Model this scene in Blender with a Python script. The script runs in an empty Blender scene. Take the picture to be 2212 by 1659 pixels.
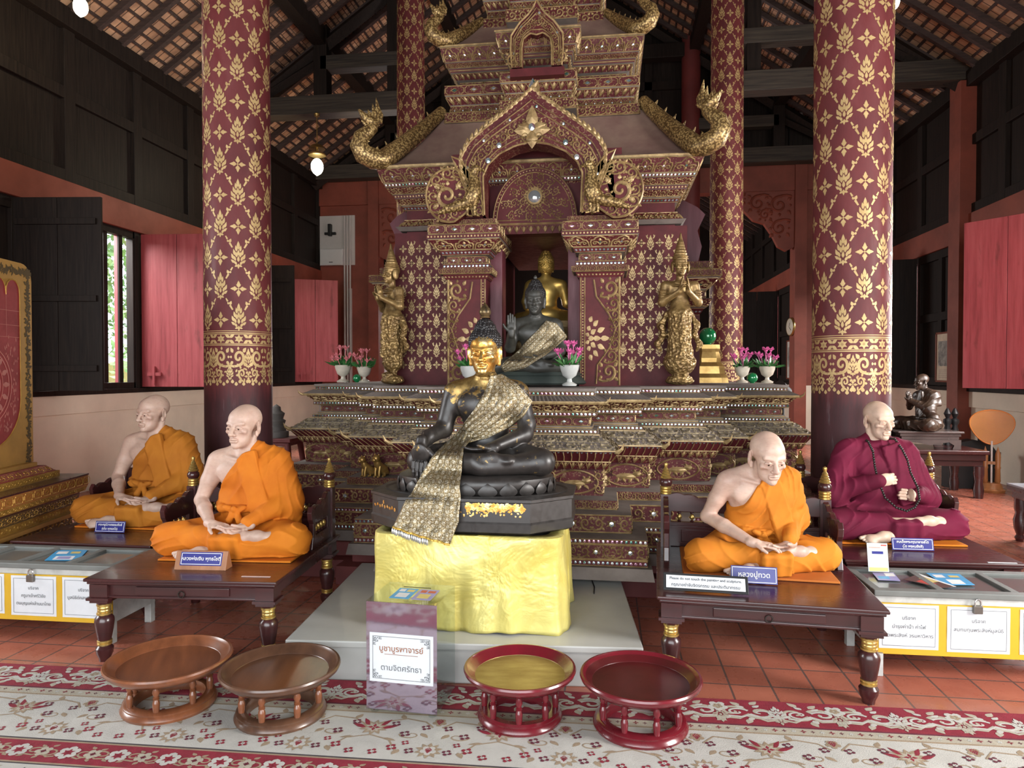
import bpy, math, random
import numpy as np
from mathutils import Vector, Matrix
from math import sin, cos, pi, radians, sqrt, atan2
random.seed(7)
SC = bpy.context.scene
COL = SC.collection

# ------------------------------------------------------------ camera
FPX, CX, CY = 1500.0, 1106.0, 829.5
YAW, PITCH, EYE = radians(7.8), radians(1.01), 1.58
_cd = bpy.data.cameras.new('camera')
_cd.sensor_fit = 'HORIZONTAL'; _cd.sensor_width = 36.0; _cd.lens = FPX / 2212 * 36.0
_cd.clip_start = 0.05; _cd.clip_end = 200
CAM = bpy.data.objects.new('camera', _cd)
CAM.location = (0, 0, EYE); CAM.rotation_euler = (pi / 2 - PITCH, 0, YAW)
COL.objects.link(CAM); SC.camera = CAM

# ------------------------------------------------------------ world, exposure
W = bpy.data.worlds.new('sky'); SC.world = W; W.use_nodes = True
_bg = W.node_tree.nodes['Background']
_bg.inputs['Color'].default_value = (0.86, 0.93, 1.0, 1); _bg.inputs['Strength'].default_value = 2.2
SC.view_settings.view_transform = 'Standard'; SC.view_settings.look = 'None'
SC.view_settings.gamma = 1.0; SC.view_settings.use_curve_mapping = False
SC.view_settings.exposure = 0.15
try:
    SC.cycles.max_bounces = 6; SC.cycles.diffuse_bounces = 3; SC.cycles.glossy_bounces = 3
    SC.cycles.transmission_bounces = 6; SC.cycles.transparent_max_bounces = 20
    SC.cycles.caustics_reflective = False; SC.cycles.caustics_refractive = False
    SC.cycles.sample_clamp_indirect = 4.0
    SC.cycles.use_adaptive_sampling = True; SC.cycles.adaptive_threshold = 0.02
except Exception:
    pass

# ------------------------------------------------------------ daylight through the doors and windows
def area(name, loc, aim, w, h, power, col=(1, 1, 1)):
    d = bpy.data.lights.new(name, 'AREA'); d.shape = 'RECTANGLE'; d.size = w; d.size_y = h
    d.energy = power * 2.2; d.color = col
    o = bpy.data.objects.new(name, d); o.location = loc
    o.rotation_euler = (Vector(aim) - Vector(loc)).to_track_quat('-Z', 'Y').to_euler()
    COL.objects.link(o); return o
area('daylight_front_doors', (-0.6, -3.45, 2.2), (-0.6, 6.0, 2.0), 8.4, 4.2, 235, (0.95, 0.985, 1.0))
area('daylight_right_window_near', (5.62, 1.7, 2.45), (-4.0, 6.0, 1.2), 2.1, 2.1, 230, (1.0, 0.96, 0.92))
area('daylight_right_window', (5.72, 8.25, 2.45), (-5.0, 9.0, 0.8), 2.0, 2.1, 270, (1.0, 0.96, 0.93))
area('added_fill_left_near', (-6.95, 3.0, 2.45), (2.0, 5.5, 1.4), 2.1, 2.1, 80, (0.97, 0.99, 1.0))  # fill light added at an unseen opening to brighten the interior
for _n, _x, _y, _p in (('left', -8.6, 8.25, 420), ('left_far', -8.6, 13.25, 420), ('right_far', 7.4, 13.25, 420)):
    area('daylight_window_' + _n, (_x, _y, 4.6), (_x * .45, _y - .3, 0.6), 2.2, 2.0, _p, (1.0, 0.975, 0.955))
area('daylight_rear_right', (6.2, 18.4, 4.4), (2.0, 18.0, 0.0), 2.2, 2.0, 300, (1.0, 0.95, 0.93))
area('daylight_rear_left', (-5.3, 18.3, 2.45), (3.0, 16.0, 1.0), 1.7, 2.0, 160, (1.0, 0.97, 0.95))
# ------------------------------------------------------------ picture -> place helpers
_F = Vector((-sin(YAW) * cos(PITCH), cos(YAW) * cos(PITCH), -sin(PITCH)))
_R = Vector((cos(YAW), sin(YAW), 0)); _U = _R.cross(_F)
_C = Vector((0, 0, EYE))
def ray(px, py): return _F + _R * ((px - CX) / FPX) - _U * ((py - CY) / FPX)
def PD(px, py, d): return _C + ray(px, py) * d                     # at depth d along the view axis
def PZ(px, py, z=0.0):
    r = ray(px, py); return _C + r * ((z - EYE) / r.z)
def PY(px, py, y):
    r = ray(px, py); return _C + r * (y / r.y)
def PX(px, py, x):
    r = ray(px, py); return _C + r * (x / r.x)

# ------------------------------------------------------------ objects
def link(o, parent=None):
    COL.objects.link(o)
    if parent is not None: o.parent = parent
    return o
def thing(name, label, cat, loc=(0, 0, 0), rz=0.0, group=None):
    o = bpy.data.objects.new(name, None); o.empty_display_size = 0.1
    o.location = loc; o.rotation_euler = (0, 0, rz)
    return tag(link(o), label, cat, group)
def tag(o, label=None, cat=None, group=None, kind=None):
    if label: o['label'] = label
    if cat: o['category'] = cat
    if group: o['group'] = group
    if kind: o['kind'] = kind
    return o
def copy_tree(o, parent=None):
    c = o.copy(); COL.objects.link(c)
    if parent is not None: c.parent = parent
    for ch in list(o.children): copy_tree(ch, c)
    return c

class MB:
    """collects faces and links them as one mesh object"""
    def __init__(s): s.v = []; s.f = []; s.m = []
    def add(s, vs, fs, mi=0):
        n = len(s.v); s.v.extend([tuple(p) for p in vs])
        for f in fs: s.f.append(tuple(i + n for i in f)); s.m.append(mi)
        return s
    def box(s, c, d, rz=0.0, mi=0, M=None):
        x, y, z = d[0] / 2, d[1] / 2, d[2] / 2; vs = []
        for k in (-z, z):
            for a, b in ((-x, -y), (x, -y), (x, y), (-x, y)):
                if M is not None: vs.append(tuple(M @ Vector((a, b, k)) + Vector(c)))
                else: vs.append((c[0] + a * cos(rz) - b * sin(rz), c[1] + a * sin(rz) + b * cos(rz), c[2] + k))
        return s.add(vs, [(3, 2, 1, 0), (4, 5, 6, 7), (0, 1, 5, 4), (1, 2, 6, 5), (2, 3, 7, 6), (3, 0, 4, 7)], mi)
    def bb(s, x0, x1, y0, y1, z0, z1, mi=0):
        return s.box(((x0 + x1) / 2, (y0 + y1) / 2, (z0 + z1) / 2), (abs(x1 - x0), abs(y1 - y0), abs(z1 - z0)), 0, mi)
    def lathe(s, prof, c=(0, 0, 0), n=24, mi=0, M=None, cap=True, sx=1.0, sy=1.0):
        vs = []
        for r, z in prof:
            for i in range(n):
                a = 2 * pi * i / n; p = Vector((r * cos(a) * sx, r * sin(a) * sy, z))
                if M is not None: p = M @ p
                vs.append((p.x + c[0], p.y + c[1], p.z + c[2]))
        fs = []
        for k in range(len(prof) - 1):
            for i in range(n):
                j = (i + 1) % n; fs.append((k * n + i, k * n + j, (k + 1) * n + j, (k + 1) * n + i))
        if cap:
            fs.append(tuple(range(n))[::-1]); fs.append(tuple((len(prof) - 1) * n + i for i in range(n)))
        return s.add(vs, fs, mi)
    def tube(s, pts, r, n=8, mi=0, cap=True, closed=False):
        pts = [Vector(p) for p in pts]; N = len(pts)
        if not hasattr(r, '__len__'): r = [r] * N
        vs = []; up = None
        for i, p in enumerate(pts):
            t = (pts[(i + 1) % N] - pts[i - 1]) if closed else (pts[min(i + 1, N - 1)] - pts[max(i - 1, 0)])
            if t.length < 1e-9: t = Vector((0, 0, 1))
            t.normalize()
            if up is None:
                up = Vector((0, 0, 1)) if abs(t.z) < .9 else Vector((1, 0, 0))
            u = up - t * up.dot(t)
            if u.length < 1e-6: u = t.orthogonal()
            u.normalize(); up = u; w = t.cross(u)
            ri = r[i]; ra, rb = (ri if isinstance(ri, tuple) else (ri, ri))
            for k in range(n):
                a = 2 * pi * k / n; vs.append(tuple(p + u * (ra * cos(a)) + w * (rb * sin(a))))
        fs = []
        for i in range(N if closed else N - 1):
            i2 = (i + 1) % N
            for k in range(n):
                j = (k + 1) % n; fs.append((i * n + k, i * n + j, i2 * n + j, i2 * n + k))
        if cap and not closed:
            fs.append(tuple(range(n))[::-1]); fs.append(tuple((N - 1) * n + k for k in range(n)))
        return s.add(vs, fs, mi)
    def prism(s, poly, a, b, mi=0, axis='z', M=None):
        n = len(poly); vs = []
        for h in (a, b):
            for (x, y) in poly:
                p = Vector((x, y, h)) if axis == 'z' else (Vector((x, h, y)) if axis == 'y' else Vector((h, x, y)))
                if M is not None: p = M @ p
                vs.append(tuple(p))
        fs = [tuple(range(n))[::-1], tuple(range(n, 2 * n))]
        for i in range(n): fs.append((i, (i + 1) % n, n + (i + 1) % n, n + i))
        return s.add(vs, fs, mi)
    def loft(s, rings, mi=0, cap=True):
        n = len(rings[0]); vs = [p for r in rings for p in r]; fs = []
        for k in range(len(rings) - 1):
            m = mi[k] if isinstance(mi, (list, tuple)) else mi
            s_f = [(k * n + i, k * n + (i + 1) % n, (k + 1) * n + (i + 1) % n, (k + 1) * n + i) for i in range(n)]
            fs.append((s_f, m))
        base = len(s.v); s.v.extend([tuple(p) for p in vs])
        for ff, m in fs:
            for f in ff: s.f.append(tuple(i + base for i in f)); s.m.append(m)
        if cap:
            m0 = mi[0] if isinstance(mi, (list, tuple)) else mi
            m1 = mi[-1] if isinstance(mi, (list, tuple)) else mi
            s.f.append(tuple(base + i for i in range(n))[::-1]); s.m.append(m0)
            s.f.append(tuple(base + (len(rings) - 1) * n + i for i in range(n))); s.m.append(m1)
        return s
    def surf(s, fn, nu, nv, mi=0, closed_u=False):
        vs = [tuple(fn(i / nu, j / nv)) for j in range(nv + 1) for i in range(nu + 1)]
        fs = [(j * (nu + 1) + i, j * (nu + 1) + i + 1, (j + 1) * (nu + 1) + i + 1, (j + 1) * (nu + 1) + i)
              for j in range(nv) for i in range(nu)]
        return s.add(vs, fs, mi)
    def sphere(s, c, r, nu=14, nv=8, mi=0):
        r = r if hasattr(r, '__len__') else (r, r, r)
        prof = [(max(1e-4, sin(pi * k / nv)), -cos(pi * k / nv)) for k in range(nv + 1)]
        M = Matrix.Diagonal((r[0], r[1], r[2])).to_3x3()
        return s.lathe(prof, c, nu, mi, M)
    def mesh(s, name, mats, smooth=None):
        me = bpy.data.meshes.new(name); me.from_pydata(s.v, [], s.f)
        for m in (mats if isinstance(mats, (list, tuple)) else [mats]): me.materials.append(m)
        if any(s.m): me.polygons.foreach_set('material_index', s.m)
        if smooth is not None:
            me.polygons.foreach_set('use_smooth', [True] * len(s.f))
            me.set_sharp_from_angle(angle=radians(smooth))
        me.update(); return me
    def build(s, name, mats, parent=None, loc=(0, 0, 0), rz=0.0, smooth=None, bevel=0.0):
        o = bpy.data.objects.new(name, s.mesh(name, mats, smooth)); o.location = loc; o.rotation_euler = (0, 0, rz)
        if bevel:
            b = o.modifiers.new('bevel', 'BEVEL'); b.width = bevel; b.segments = 2; b.limit_method = 'ANGLE'; b.angle_limit = radians(40)
        return link(o, parent)

# ------------------------------------------------------------ node materials
class NX:
    def __init__(s, name):
        s.mat = bpy.data.materials.new(name); s.mat.use_nodes = True
        s.nt = s.mat.node_tree; s.nt.nodes.clear()
        s.out = s.nt.nodes.new('ShaderNodeOutputMaterial')
        s.p = s.nt.nodes.new('ShaderNodeBsdfPrincipled'); s.nt.links.new(s.p.outputs[0], s.out.inputs[0])
        s.tc = s.nt.nodes.new('ShaderNodeTexCoord')
    def n(s, t, **kw):
        x = s.nt.nodes.new(t)
        for k, v in kw.items(): setattr(x, k, v)
        return x
    def put(s, sock, v):
        if hasattr(v, 'is_output'): s.nt.links.new(v, sock)
        elif v is not None:
            if sock.type == 'RGBA' and len(v) == 3: v = (*v, 1)
            sock.default_value = v
    def set(s, **kw):
        for k, v in kw.items(): s.put(s.p.inputs[k.replace('_', ' ')], v)
    def vec(s, scale=(1, 1, 1), coord='Object', rot=(0, 0, 0), loc=(0, 0, 0)):
        m = s.n('ShaderNodeMapping'); s.nt.links.new(s.tc.outputs[coord], m.inputs[0])
        m.inputs['Scale'].default_value = scale if hasattr(scale, '__len__') else (scale,) * 3
        m.inputs['Rotation'].default_value = rot; m.inputs['Location'].default_value = loc
        return m.outputs[0]
    def noise(s, v, scale=5, detail=3, rough=.55, dist=0.0):
        x = s.n('ShaderNodeTexNoise'); s.put(x.inputs['Vector'], v); x.inputs['Scale'].default_value = scale
        x.inputs['Detail'].default_value = detail; x.inputs['Roughness'].default_value = rough; x.inputs['Distortion'].default_value = dist
        return x.outputs[0]
    def voro(s, v, scale=5, feat='F1', out='Distance', rand=1.0):
        x = s.n('ShaderNodeTexVoronoi', feature=feat); s.put(x.inputs['Vector'], v); x.inputs['Scale'].default_value = scale
        x.inputs['Randomness'].default_value = rand
        return x.outputs[out]
    def ramp(s, f, stops, interp='LINEAR'):
        x = s.n('ShaderNodeValToRGB'); s.put(x.inputs[0], f); cr = x.color_ramp; cr.interpolation = interp
        while len(cr.elements) < len(stops): cr.elements.new(0.5)
        for e, (p, c) in zip(cr.elements, stops):
            e.position = p; e.color = (*c, 1) if hasattr(c, '__len__') else (c, c, c, 1)
        return x.outputs[0]
    def mix(s, f, a, b, blend='MIX'):
        x = s.n('ShaderNodeMix', data_type='RGBA', blend_type=blend)
        s.put(x.inputs[0], f); s.put(x.inputs[6], a); s.put(x.inputs[7], b); return x.outputs[2]
    def math(s, op, a, b=0.0, c=None):
        x = s.n('ShaderNodeMath', operation=op); s.put(x.inputs[0], a); s.put(x.inputs[1], b)
        if c is not None: s.put(x.inputs[2], c)
        return x.outputs[0]
    def bump(s, h, strength=.3, dist=.01, normal=None):
        x = s.n('ShaderNodeBump'); s.put(x.inputs['Height'], h); x.inputs['Strength'].default_value = strength
        x.inputs['Distance'].default_value = dist
        if normal is not None: s.put(x.inputs['Normal'], normal)
        s.nt.links.new(x.outputs[0], s.p.inputs['Normal']); return x.outputs[0]
def darker(c, k): return tuple(x * k for x in c)
def mat(name, c, rough=.5, metal=0.0, var=.25, scale=6.0, bump=.0, bscale=60, stretch=(1, 1, 1), c2=None, coat=0.0, spec=None, sheen=0.0, bdist=.004):
    x = NX(name); v = x.vec(stretch)
    f = x.noise(v, scale, 4, .6)
    x.set(Base_Color=x.ramp(f, [(.3, c2 if c2 else darker(c, 1 - var)), (.7, c)]), Metallic=metal)
    x.set(Roughness=x.ramp(f, [(.3, min(1, rough * 1.15)), (.7, rough * .9)]))
    if coat: x.set(Coat_Weight=coat, Coat_Roughness=.15)
    if spec is not None: x.set(Specular_IOR_Level=spec)
    if sheen: x.set(Sheen_Weight=sheen)
    if bump: x.bump(x.noise(v, bscale, 3), bump, bdist)
    return x.mat
def emit(name, c, strength):
    x = NX(name); x.set(Base_Color=c, Emission_Color=(*c, 1), Emission_Strength=strength); return x.mat
def wood(name, c, c2, rough=.45, axis=(1, 1, .08), scale=14, bump=.25, coat=0.0):
    x = NX(name); v = x.vec(axis)
    f = x.noise(v, scale, 5, .6, .3)
    x.set(Base_Color=x.ramp(f, [(.32, c2), (.68, c)]), Roughness=rough)
    if coat: x.set(Coat_Weight=coat, Coat_Roughness=.2)
    x.bump(f, bump, .003); return x.mat

# ------------------------------------------------------------ writing
def text(name, body, size, m, parent, M, align='CENTER', ext=0.0, fat=0.0, line=1.0, shear=0.0):
    c = bpy.data.curves.new(name, 'FONT'); c.body = body; c.size = size; c.align_x = align; c.align_y = 'CENTER'
    c.resolution_u = 3; c.space_line = line; c.shear = shear; c.offset = fat
    t = bpy.data.objects.new(name, c)
    COL.objects.link(t)
    me = bpy.data.meshes.new_from_object(t.evaluated_get(bpy.context.evaluated_depsgraph_get()))
    bpy.data.objects.remove(t); bpy.data.curves.remove(c)
    me.transform(M); me.materials.clear(); me.materials.append(m)
    o = bpy.data.objects.new(name, me); return link(o, parent)

# ------------------------------------------------------------ raised ornament drawn on a surface
def leafpts(cx, cy, a, l, w, n=4):
    out = []
    for k in range(n + 1):
        t = k / n; out.append((t * l, w * .5 * sin(pi * t ** .75) ))
    pts = out + [(x, -y) for x, y in out[1:-1][::-1]]
    return [(cx + x * cos(a) - y * sin(a), cy + x * sin(a) + y * cos(a)) for x, y in pts]
def spiralpts(cx, cy, r, turns, a0, d=1, n=20, r1=.12):
    return [(cx + r * (1 - (1 - r1) * k / n) * cos(a0 + d * 2 * pi * turns * k / n),
             cy + r * (1 - (1 - r1) * k / n) * sin(a0 + d * 2 * pi * turns * k / n)) for k in range(n + 1)]
class Orn:
    """strokes and leaves in a unit cell, (u, v) in metres of that surface"""
    def __init__(s): s.st = []; s.fl = []
    def stroke(s, pts, w, taper=0.0): s.st.append((pts, w, taper)); return s
    def fill(s, pts): s.fl.append(pts); return s
    def leaf(s, *a): s.fl.append(leafpts(*a)); return s
    def put(s, mb, F, h=.004, mi=0, lift=.0006, S=(1, 1), O=(0, 0), rot=0.0, flip=False):
        c, sn = cos(rot), sin(rot)
        def T(p):
            x, y = p[0] * (-1 if flip else 1), p[1]
            return (O[0] + (x * c - y * sn) * S[0], O[1] + (x * sn + y * c) * S[1])
        for pts, w, tp in s.st:
            q = [T(p) for p in pts]; N = len(q); vs = []
            for i, p in enumerate(q):
                a = q[max(i - 1, 0)]; b = q[min(i + 1, N - 1)]
                dx, dy = b[0] - a[0], b[1] - a[1]; L = sqrt(dx * dx + dy * dy) or 1
                ww = w * S[1] * .5 * (1 - tp * i / (N - 1)); nx, ny = -dy / L * ww, dx / L * ww
                for k, hh in ((1, lift), (0, h), (-1, lift)):
                    P, n_ = F(p[0] + nx * k, p[1] + ny * k); vs.append(tuple(P + n_ * hh))
            fs = []
            for i in range(N - 1):
                fs.append((i * 3, i * 3 + 1, i * 3 + 4, i * 3 + 3)); fs.append((i * 3 + 1, i * 3 + 2, i * 3 + 5, i * 3 + 4))
            mb.add(vs, fs, mi)
        for pts in s.fl:
            q = [T(p) for p in pts]; n = len(q); cx = sum(p[0] for p in q) / n; cy = sum(p[1] for p in q) / n
            vs = []
            for p in q:
                P, n_ = F(*p); vs.append(tuple(P + n_ * lift))
            P, n_ = F(cx, cy); vs.append(tuple(P + n_ * max(h, lift)))
            mb.add(vs, [(i, (i + 1) % n, n) for i in range(n)], mi)
def quadF(a, b, c, d):
    """map metres (u along a->b, v along a->d) onto the quad abcd"""
    a, b, c, d = map(Vector, (a, b, c, d)); W_ = (b - a).length; H_ = (d - a).length
    nrm = (b - a).cross(d - a).normalized()
    def F(u, v):
        s, t = u / W_, v / H_
        return a * (1 - s) * (1 - t) + b * s * (1 - t) + c * s * t + d * (1 - s) * t, nrm
    return F, W_, H_

# motifs (unit height cells, centred)
def m_bud():                                   # pointed lotus bud of stacked petals, 1 high
    o = Orn(); o.leaf(0, .20, pi / 2, .31, .15); o.leaf(0, -.02, pi / 2, .22, .12); o.leaf(0, -.24, pi / 2, .22, .12); o.leaf(0, -.30, -pi / 2, .19, .11)
    for x, y, a, l, w in ((.075, .13, .20, .23, .11), (.15, -.01, .30, .24, .115), (.075, -.08, .12, .21, .11), (.215, -.15, .42, .23, .115), (.12, -.21, .38, .20, .105), (.17, -.27, 1.0, .20, .10), (.06, -.33, .9, .20, .10), (.04, -.36, 1.9, .14, .08)):
        for sg in (-1, 1): o.leaf(sg * x, y, pi / 2 - sg * a, l, w)
    return o
def m_flower(n=4, r=.5, a0=0.0):
    o = Orn()
    for k in range(n):
        a = a0 + pi / 2 + 2 * pi * k / n
        o.leaf(.1 * r * cos(a), .1 * r * sin(a), a, .9 * r, .42 * r)
        for sg in (-1, 1): o.leaf(.25 * r * cos(a), .25 * r * sin(a), a + sg * .75, .42 * r, .2 * r)
    o.fill([(.1 * r * cos(2 * pi * k / 8), .1 * r * sin(2 * pi * k / 8)) for k in range(8)])
    return o
def m_bar():                                   # connecting bar along +x from 0..1 with a flame
    o = Orn(); o.fill([(.05, -.05), (.42, -.07), (.42, .07), (.05, .05)]); o.fill([(.72, -.06), (.97, -.04), (.97, .04), (.72, .06)])
    o.leaf(.44, 0, .9, .3, .2); o.leaf(.5, -.06, .2, .2, .14); return o
def m_scroll():                                # one curling vine cell, 1 x 1, centred
    o = Orn(); o.stroke(spiralpts(0.02, 0, .38, 1.35, -pi * .6, 1, 22), .14, .4)
    o.stroke([(-.5, -.36), (-.3, -.42), (-.08, -.4), (.0, -.36)], .11)
    o.leaf(.28, .24, .8, .3, .2); o.leaf(-.31, .22, 2.2, .28, .19); o.leaf(.31, -.26, -.6, .26, .18); o.leaf(-.3, -.2, 3.6, .24, .16); o.leaf(.0, .34, pi / 2, .17, .14); o.leaf(.36, 0, 0, .15, .14); o.leaf(-.38, .02, pi, .14, .13)
    return o
def m_loz():                                   # panel frame with a lozenge
    o = Orn(); o.stroke([(-.46, 0), (-.46, .2), (-.38, .3), (-.36, .42), (0, .43), (.36, .42), (.38, .3), (.46, .2), (.46, -.2), (.38, -.3), (.36, -.42), (0, -.43), (-.36, -.42), (-.38, -.3), (-.46, -.2), (-.46, 0)], .095)
    o.stroke([(-.2, 0), (0, .2), (.2, 0), (0, -.2), (-.2, 0)], .08); return o
def m_arch():                                  # trefoil frame
    o = Orn(); o.stroke([(-.46, -.46), (-.46, -.1), (-.4, .1), (-.26, .12), (-.2, .3), (0, .46), (.2, .3), (.26, .12), (.4, .1), (.46, -.1), (.46, -.46)], .11)
    o.stroke(spiralpts(-.24, -.2, .17, 1.2, 0, 1, 14), .1, .3); o.stroke(spiralpts(.24, -.2, .17, 1.2, pi, -1, 14), .1, .3)
    o.leaf(0, -.05, pi / 2, .32, .16); o.leaf(0, -.4, pi / 2, .25, .12); return o
def m_fan():                                   # half fan of petals opening to +x
    o = Orn()
    for r, n, l in ((.05, 3, .2), (.2, 5, .25), (.42, 7, .3)):
        for k in range(n):
            a = -1.1 + 2.2 * k / (n - 1); q = 1 - .45 * abs(a)
            o.leaf(r * cos(a) * q, r * sin(a), a, l * q, .13)
    return o
def m_blossom(n=5, r=.5, a0=0.0):              # rounded woven blossom
    o = Orn()
    for k in range(n):
        a = a0 + pi / 2 + 2 * pi * k / n; cx, cy = .58 * r * cos(a), .58 * r * sin(a)
        o.fill([(cx + .38 * r * cos(2 * pi * j / 7 + a), cy + .38 * r * sin(2 * pi * j / 7 + a)) for j in range(7)])
    return o
BUD, FLOWER, BAR, SCROLL, LOZ, ARCH, FAN = m_bud(), m_flower(), m_bar(), m_scroll(), m_loz(), m_arch(), m_fan()
SIXF = m_flower(6, .5)

# ------------------------------------------------------------ sculpting: smooth-blended solids meshed by surface nets
class SDF:
    def __init__(s, k=.02): s.pr = []; s.k = k
    def _a(s, fn, lo, hi, k, mode='u'): s.pr.append((fn, np.array(lo, float), np.array(hi, float), s.k if k is None else k, mode)); return s
    def cone(s, a, b, ra, rb=None, k=None, mode='u'):
        a = np.array(a, float); b = np.array(b, float); rb = ra if rb is None else rb
        ba = b - a; L2 = float(ba @ ba) or 1e-9
        def fn(X, Y, Z):
            t = np.clip(((X - a[0]) * ba[0] + (Y - a[1]) * ba[1] + (Z - a[2]) * ba[2]) / L2, 0, 1)
            return np.sqrt((X - a[0] - t * ba[0]) ** 2 + (Y - a[1] - t * ba[1]) ** 2 + (Z - a[2] - t * ba[2]) ** 2) - (ra + (rb - ra) * t)
        m = max(ra, rb); return s._a(fn, np.minimum(a, b) - m, np.maximum(a, b) + m, k, mode)
    def chain(s, pts, rs, k=None):
        for i in range(len(pts) - 1): s.cone(pts[i], pts[i + 1], rs[i], rs[i + 1], k)
        return s
    def ell(s, c, r, rot=(0, 0, 0), k=None, mode='u'):
        c = np.array(c, float); r = np.array(r, float)
        from mathutils import Euler
        Mi = np.array(Euler(rot).to_matrix().transposed())
        def fn(X, Y, Z):
            x, y, z = X - c[0], Y - c[1], Z - c[2]
            if any(rot):
                x, y, z = (Mi[0, 0] * x + Mi[0, 1] * y + Mi[0, 2] * z, Mi[1, 0] * x + Mi[1, 1] * y + Mi[1, 2] * z, Mi[2, 0] * x + Mi[2, 1] * y + Mi[2, 2] * z)
            k0 = np.sqrt((x / r[0]) ** 2 + (y / r[1]) ** 2 + (z / r[2]) ** 2)
            k1 = np.sqrt((x / r[0] ** 2) ** 2 + (y / r[1] ** 2) ** 2 + (z / r[2] ** 2) ** 2) + 1e-9
            return k0 * (k0 - 1) / k1
        m = r.max() if any(rot) else r
        return s._a(fn, c - m, c + m, k, mode)
    def box(s, c, h, rad=.01, rot=(0, 0, 0), k=None, mode='u'):
        c = np.array(c, float); h = np.array(h, float)
        from mathutils import Euler
        Mi = np.array(Euler(rot).to_matrix().transposed())
        def fn(X, Y, Z):
            p = [X - c[0], Y - c[1], Z - c[2]]
            p = [Mi[i, 0] * p[0] + Mi[i, 1] * p[1] + Mi[i, 2] * p[2] for i in range(3)]
            q = [np.abs(p[i]) - h[i] + rad for i in range(3)]
            return np.sqrt(sum(np.maximum(x, 0) ** 2 for x in q)) + np.minimum(np.maximum(np.maximum(q[0], q[1]), q[2]), 0) - rad
        m = float(np.sqrt((h ** 2).sum())) if any(rot) else h
        return s._a(fn, c - m, c + m, k, mode)
    def field(s, lo, hi, res):
        lo = np.array(lo, float); n = np.ceil((np.array(hi, float) - lo) / res).astype(int) + 1
        ax = [(lo[i] + res * np.arange(n[i])).astype(np.float32) for i in range(3)]
        Fd = np.full(n, .3, np.float32)
        for fn, a, b, k, mode in s.pr:
            pad = k + 3 * res + .012
            i0 = np.clip(np.floor((a - pad - lo) / res).astype(int), 0, n); i1 = np.clip(np.ceil((b + pad - lo) / res).astype(int) + 1, 0, n)
            if (i1 <= i0).any(): continue
            sl = tuple(slice(i0[i], i1[i]) for i in range(3))
            X = ax[0][sl[0]][:, None, None]; Y = ax[1][sl[1]][None, :, None]; Z = ax[2][sl[2]][None, None, :]
            d = fn(X, Y, Z).astype(np.float32); g = Fd[sl]
            if mode == 'u':
                if k > 0:
                    h = np.clip(.5 + .5 * (g - d) / k, 0, 1); Fd[sl] = g * (1 - h) + d * h - k * h * (1 - h)
                else: Fd[sl] = np.minimum(g, d)
            else:
                if k > 0:
                    h = np.clip(.5 - .5 * (g + d) / k, 0, 1); Fd[sl] = g * (1 - h) - d * h + k * h * (1 - h)
                else: Fd[sl] = np.maximum(g, -d)
        return Fd, ax
def nets(Fd, ax, res, drop=None):
    neg = Fd < 0
    c = neg[:-1, :-1, :-1].astype(np.int8)
    for i in (0, 1):
        for j in (0, 1):
            for k in (0, 1):
                if i or j or k: c = c + neg[i:neg.shape[0] - 1 + i, j:neg.shape[1] - 1 + j, k:neg.shape[2] - 1 + k]
    act = (c > 0) & (c < 8)
    I = np.argwhere(act)
    if len(I) == 0: return np.zeros((0, 3)), np.zeros((0, 4), int)
    idx = np.full(act.shape, -1, np.int64); idx[act] = np.arange(len(I))
    acc = np.zeros((len(I), 3)); cnt = np.zeros(len(I))
    cor = [(i, j, k) for i in (0, 1) for j in (0, 1) for k in (0, 1)]
    val = {q: Fd[I[:, 0] + q[0], I[:, 1] + q[1], I[:, 2] + q[2]] for q in cor}
    for q in cor:
        for d in range(3):
            if q[d] == 0:
                r = list(q); r[d] = 1; r = tuple(r); a, b = val[q], val[r]
                mk = (a < 0) != (b < 0); t = np.where(mk, a / (a - b + 1e-20), 0)
                p = np.array(q, float)[None, :].repeat(len(I), 0); p[:, d] += t
                acc += p * mk[:, None]; cnt += mk
    V = np.stack([ax[i][0] + res * (I[:, i] + acc[:, i] / cnt) for i in range(3)], 1)
    faces = []
    for d in range(3):
        e1, e2 = (d + 1) % 3, (d + 2) % 3
        sa = [slice(None)] * 3; sb = [slice(None)] * 3; sa[d] = slice(0, -1); sb[d] = slice(1, None)
        A = neg[tuple(sa)]; B = neg[tuple(sb)]
        for flip, mk in ((False, A & ~B), (True, ~A & B)):
            E = np.argwhere(mk); E = E[(E[:, e1] > 0) & (E[:, e2] > 0) & (E[:, e1] < act.shape[e1]) & (E[:, e2] < act.shape[e2])]
            if not len(E): continue
            q = []
            for o1, o2 in ((-1, -1), (0, -1), (0, 0), (-1, 0)):
                t = E.copy(); t[:, e1] += o1; t[:, e2] += o2; q.append(idx[t[:, 0], t[:, 1], t[:, 2]])
            q = np.stack(q, 1)
            if flip: q = q[:, ::-1]
            faces.append(q)
    Q = np.concatenate(faces); Q = Q[(Q >= 0).all(1)]
    if drop:
        cen = V[Q].mean(1); keep = np.ones(len(Q), bool)
        for lo, hi in drop: keep &= ~((cen > np.array(lo)) & (cen < np.array(hi))).all(1)
        Q = Q[keep]
    return V, Q
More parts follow.
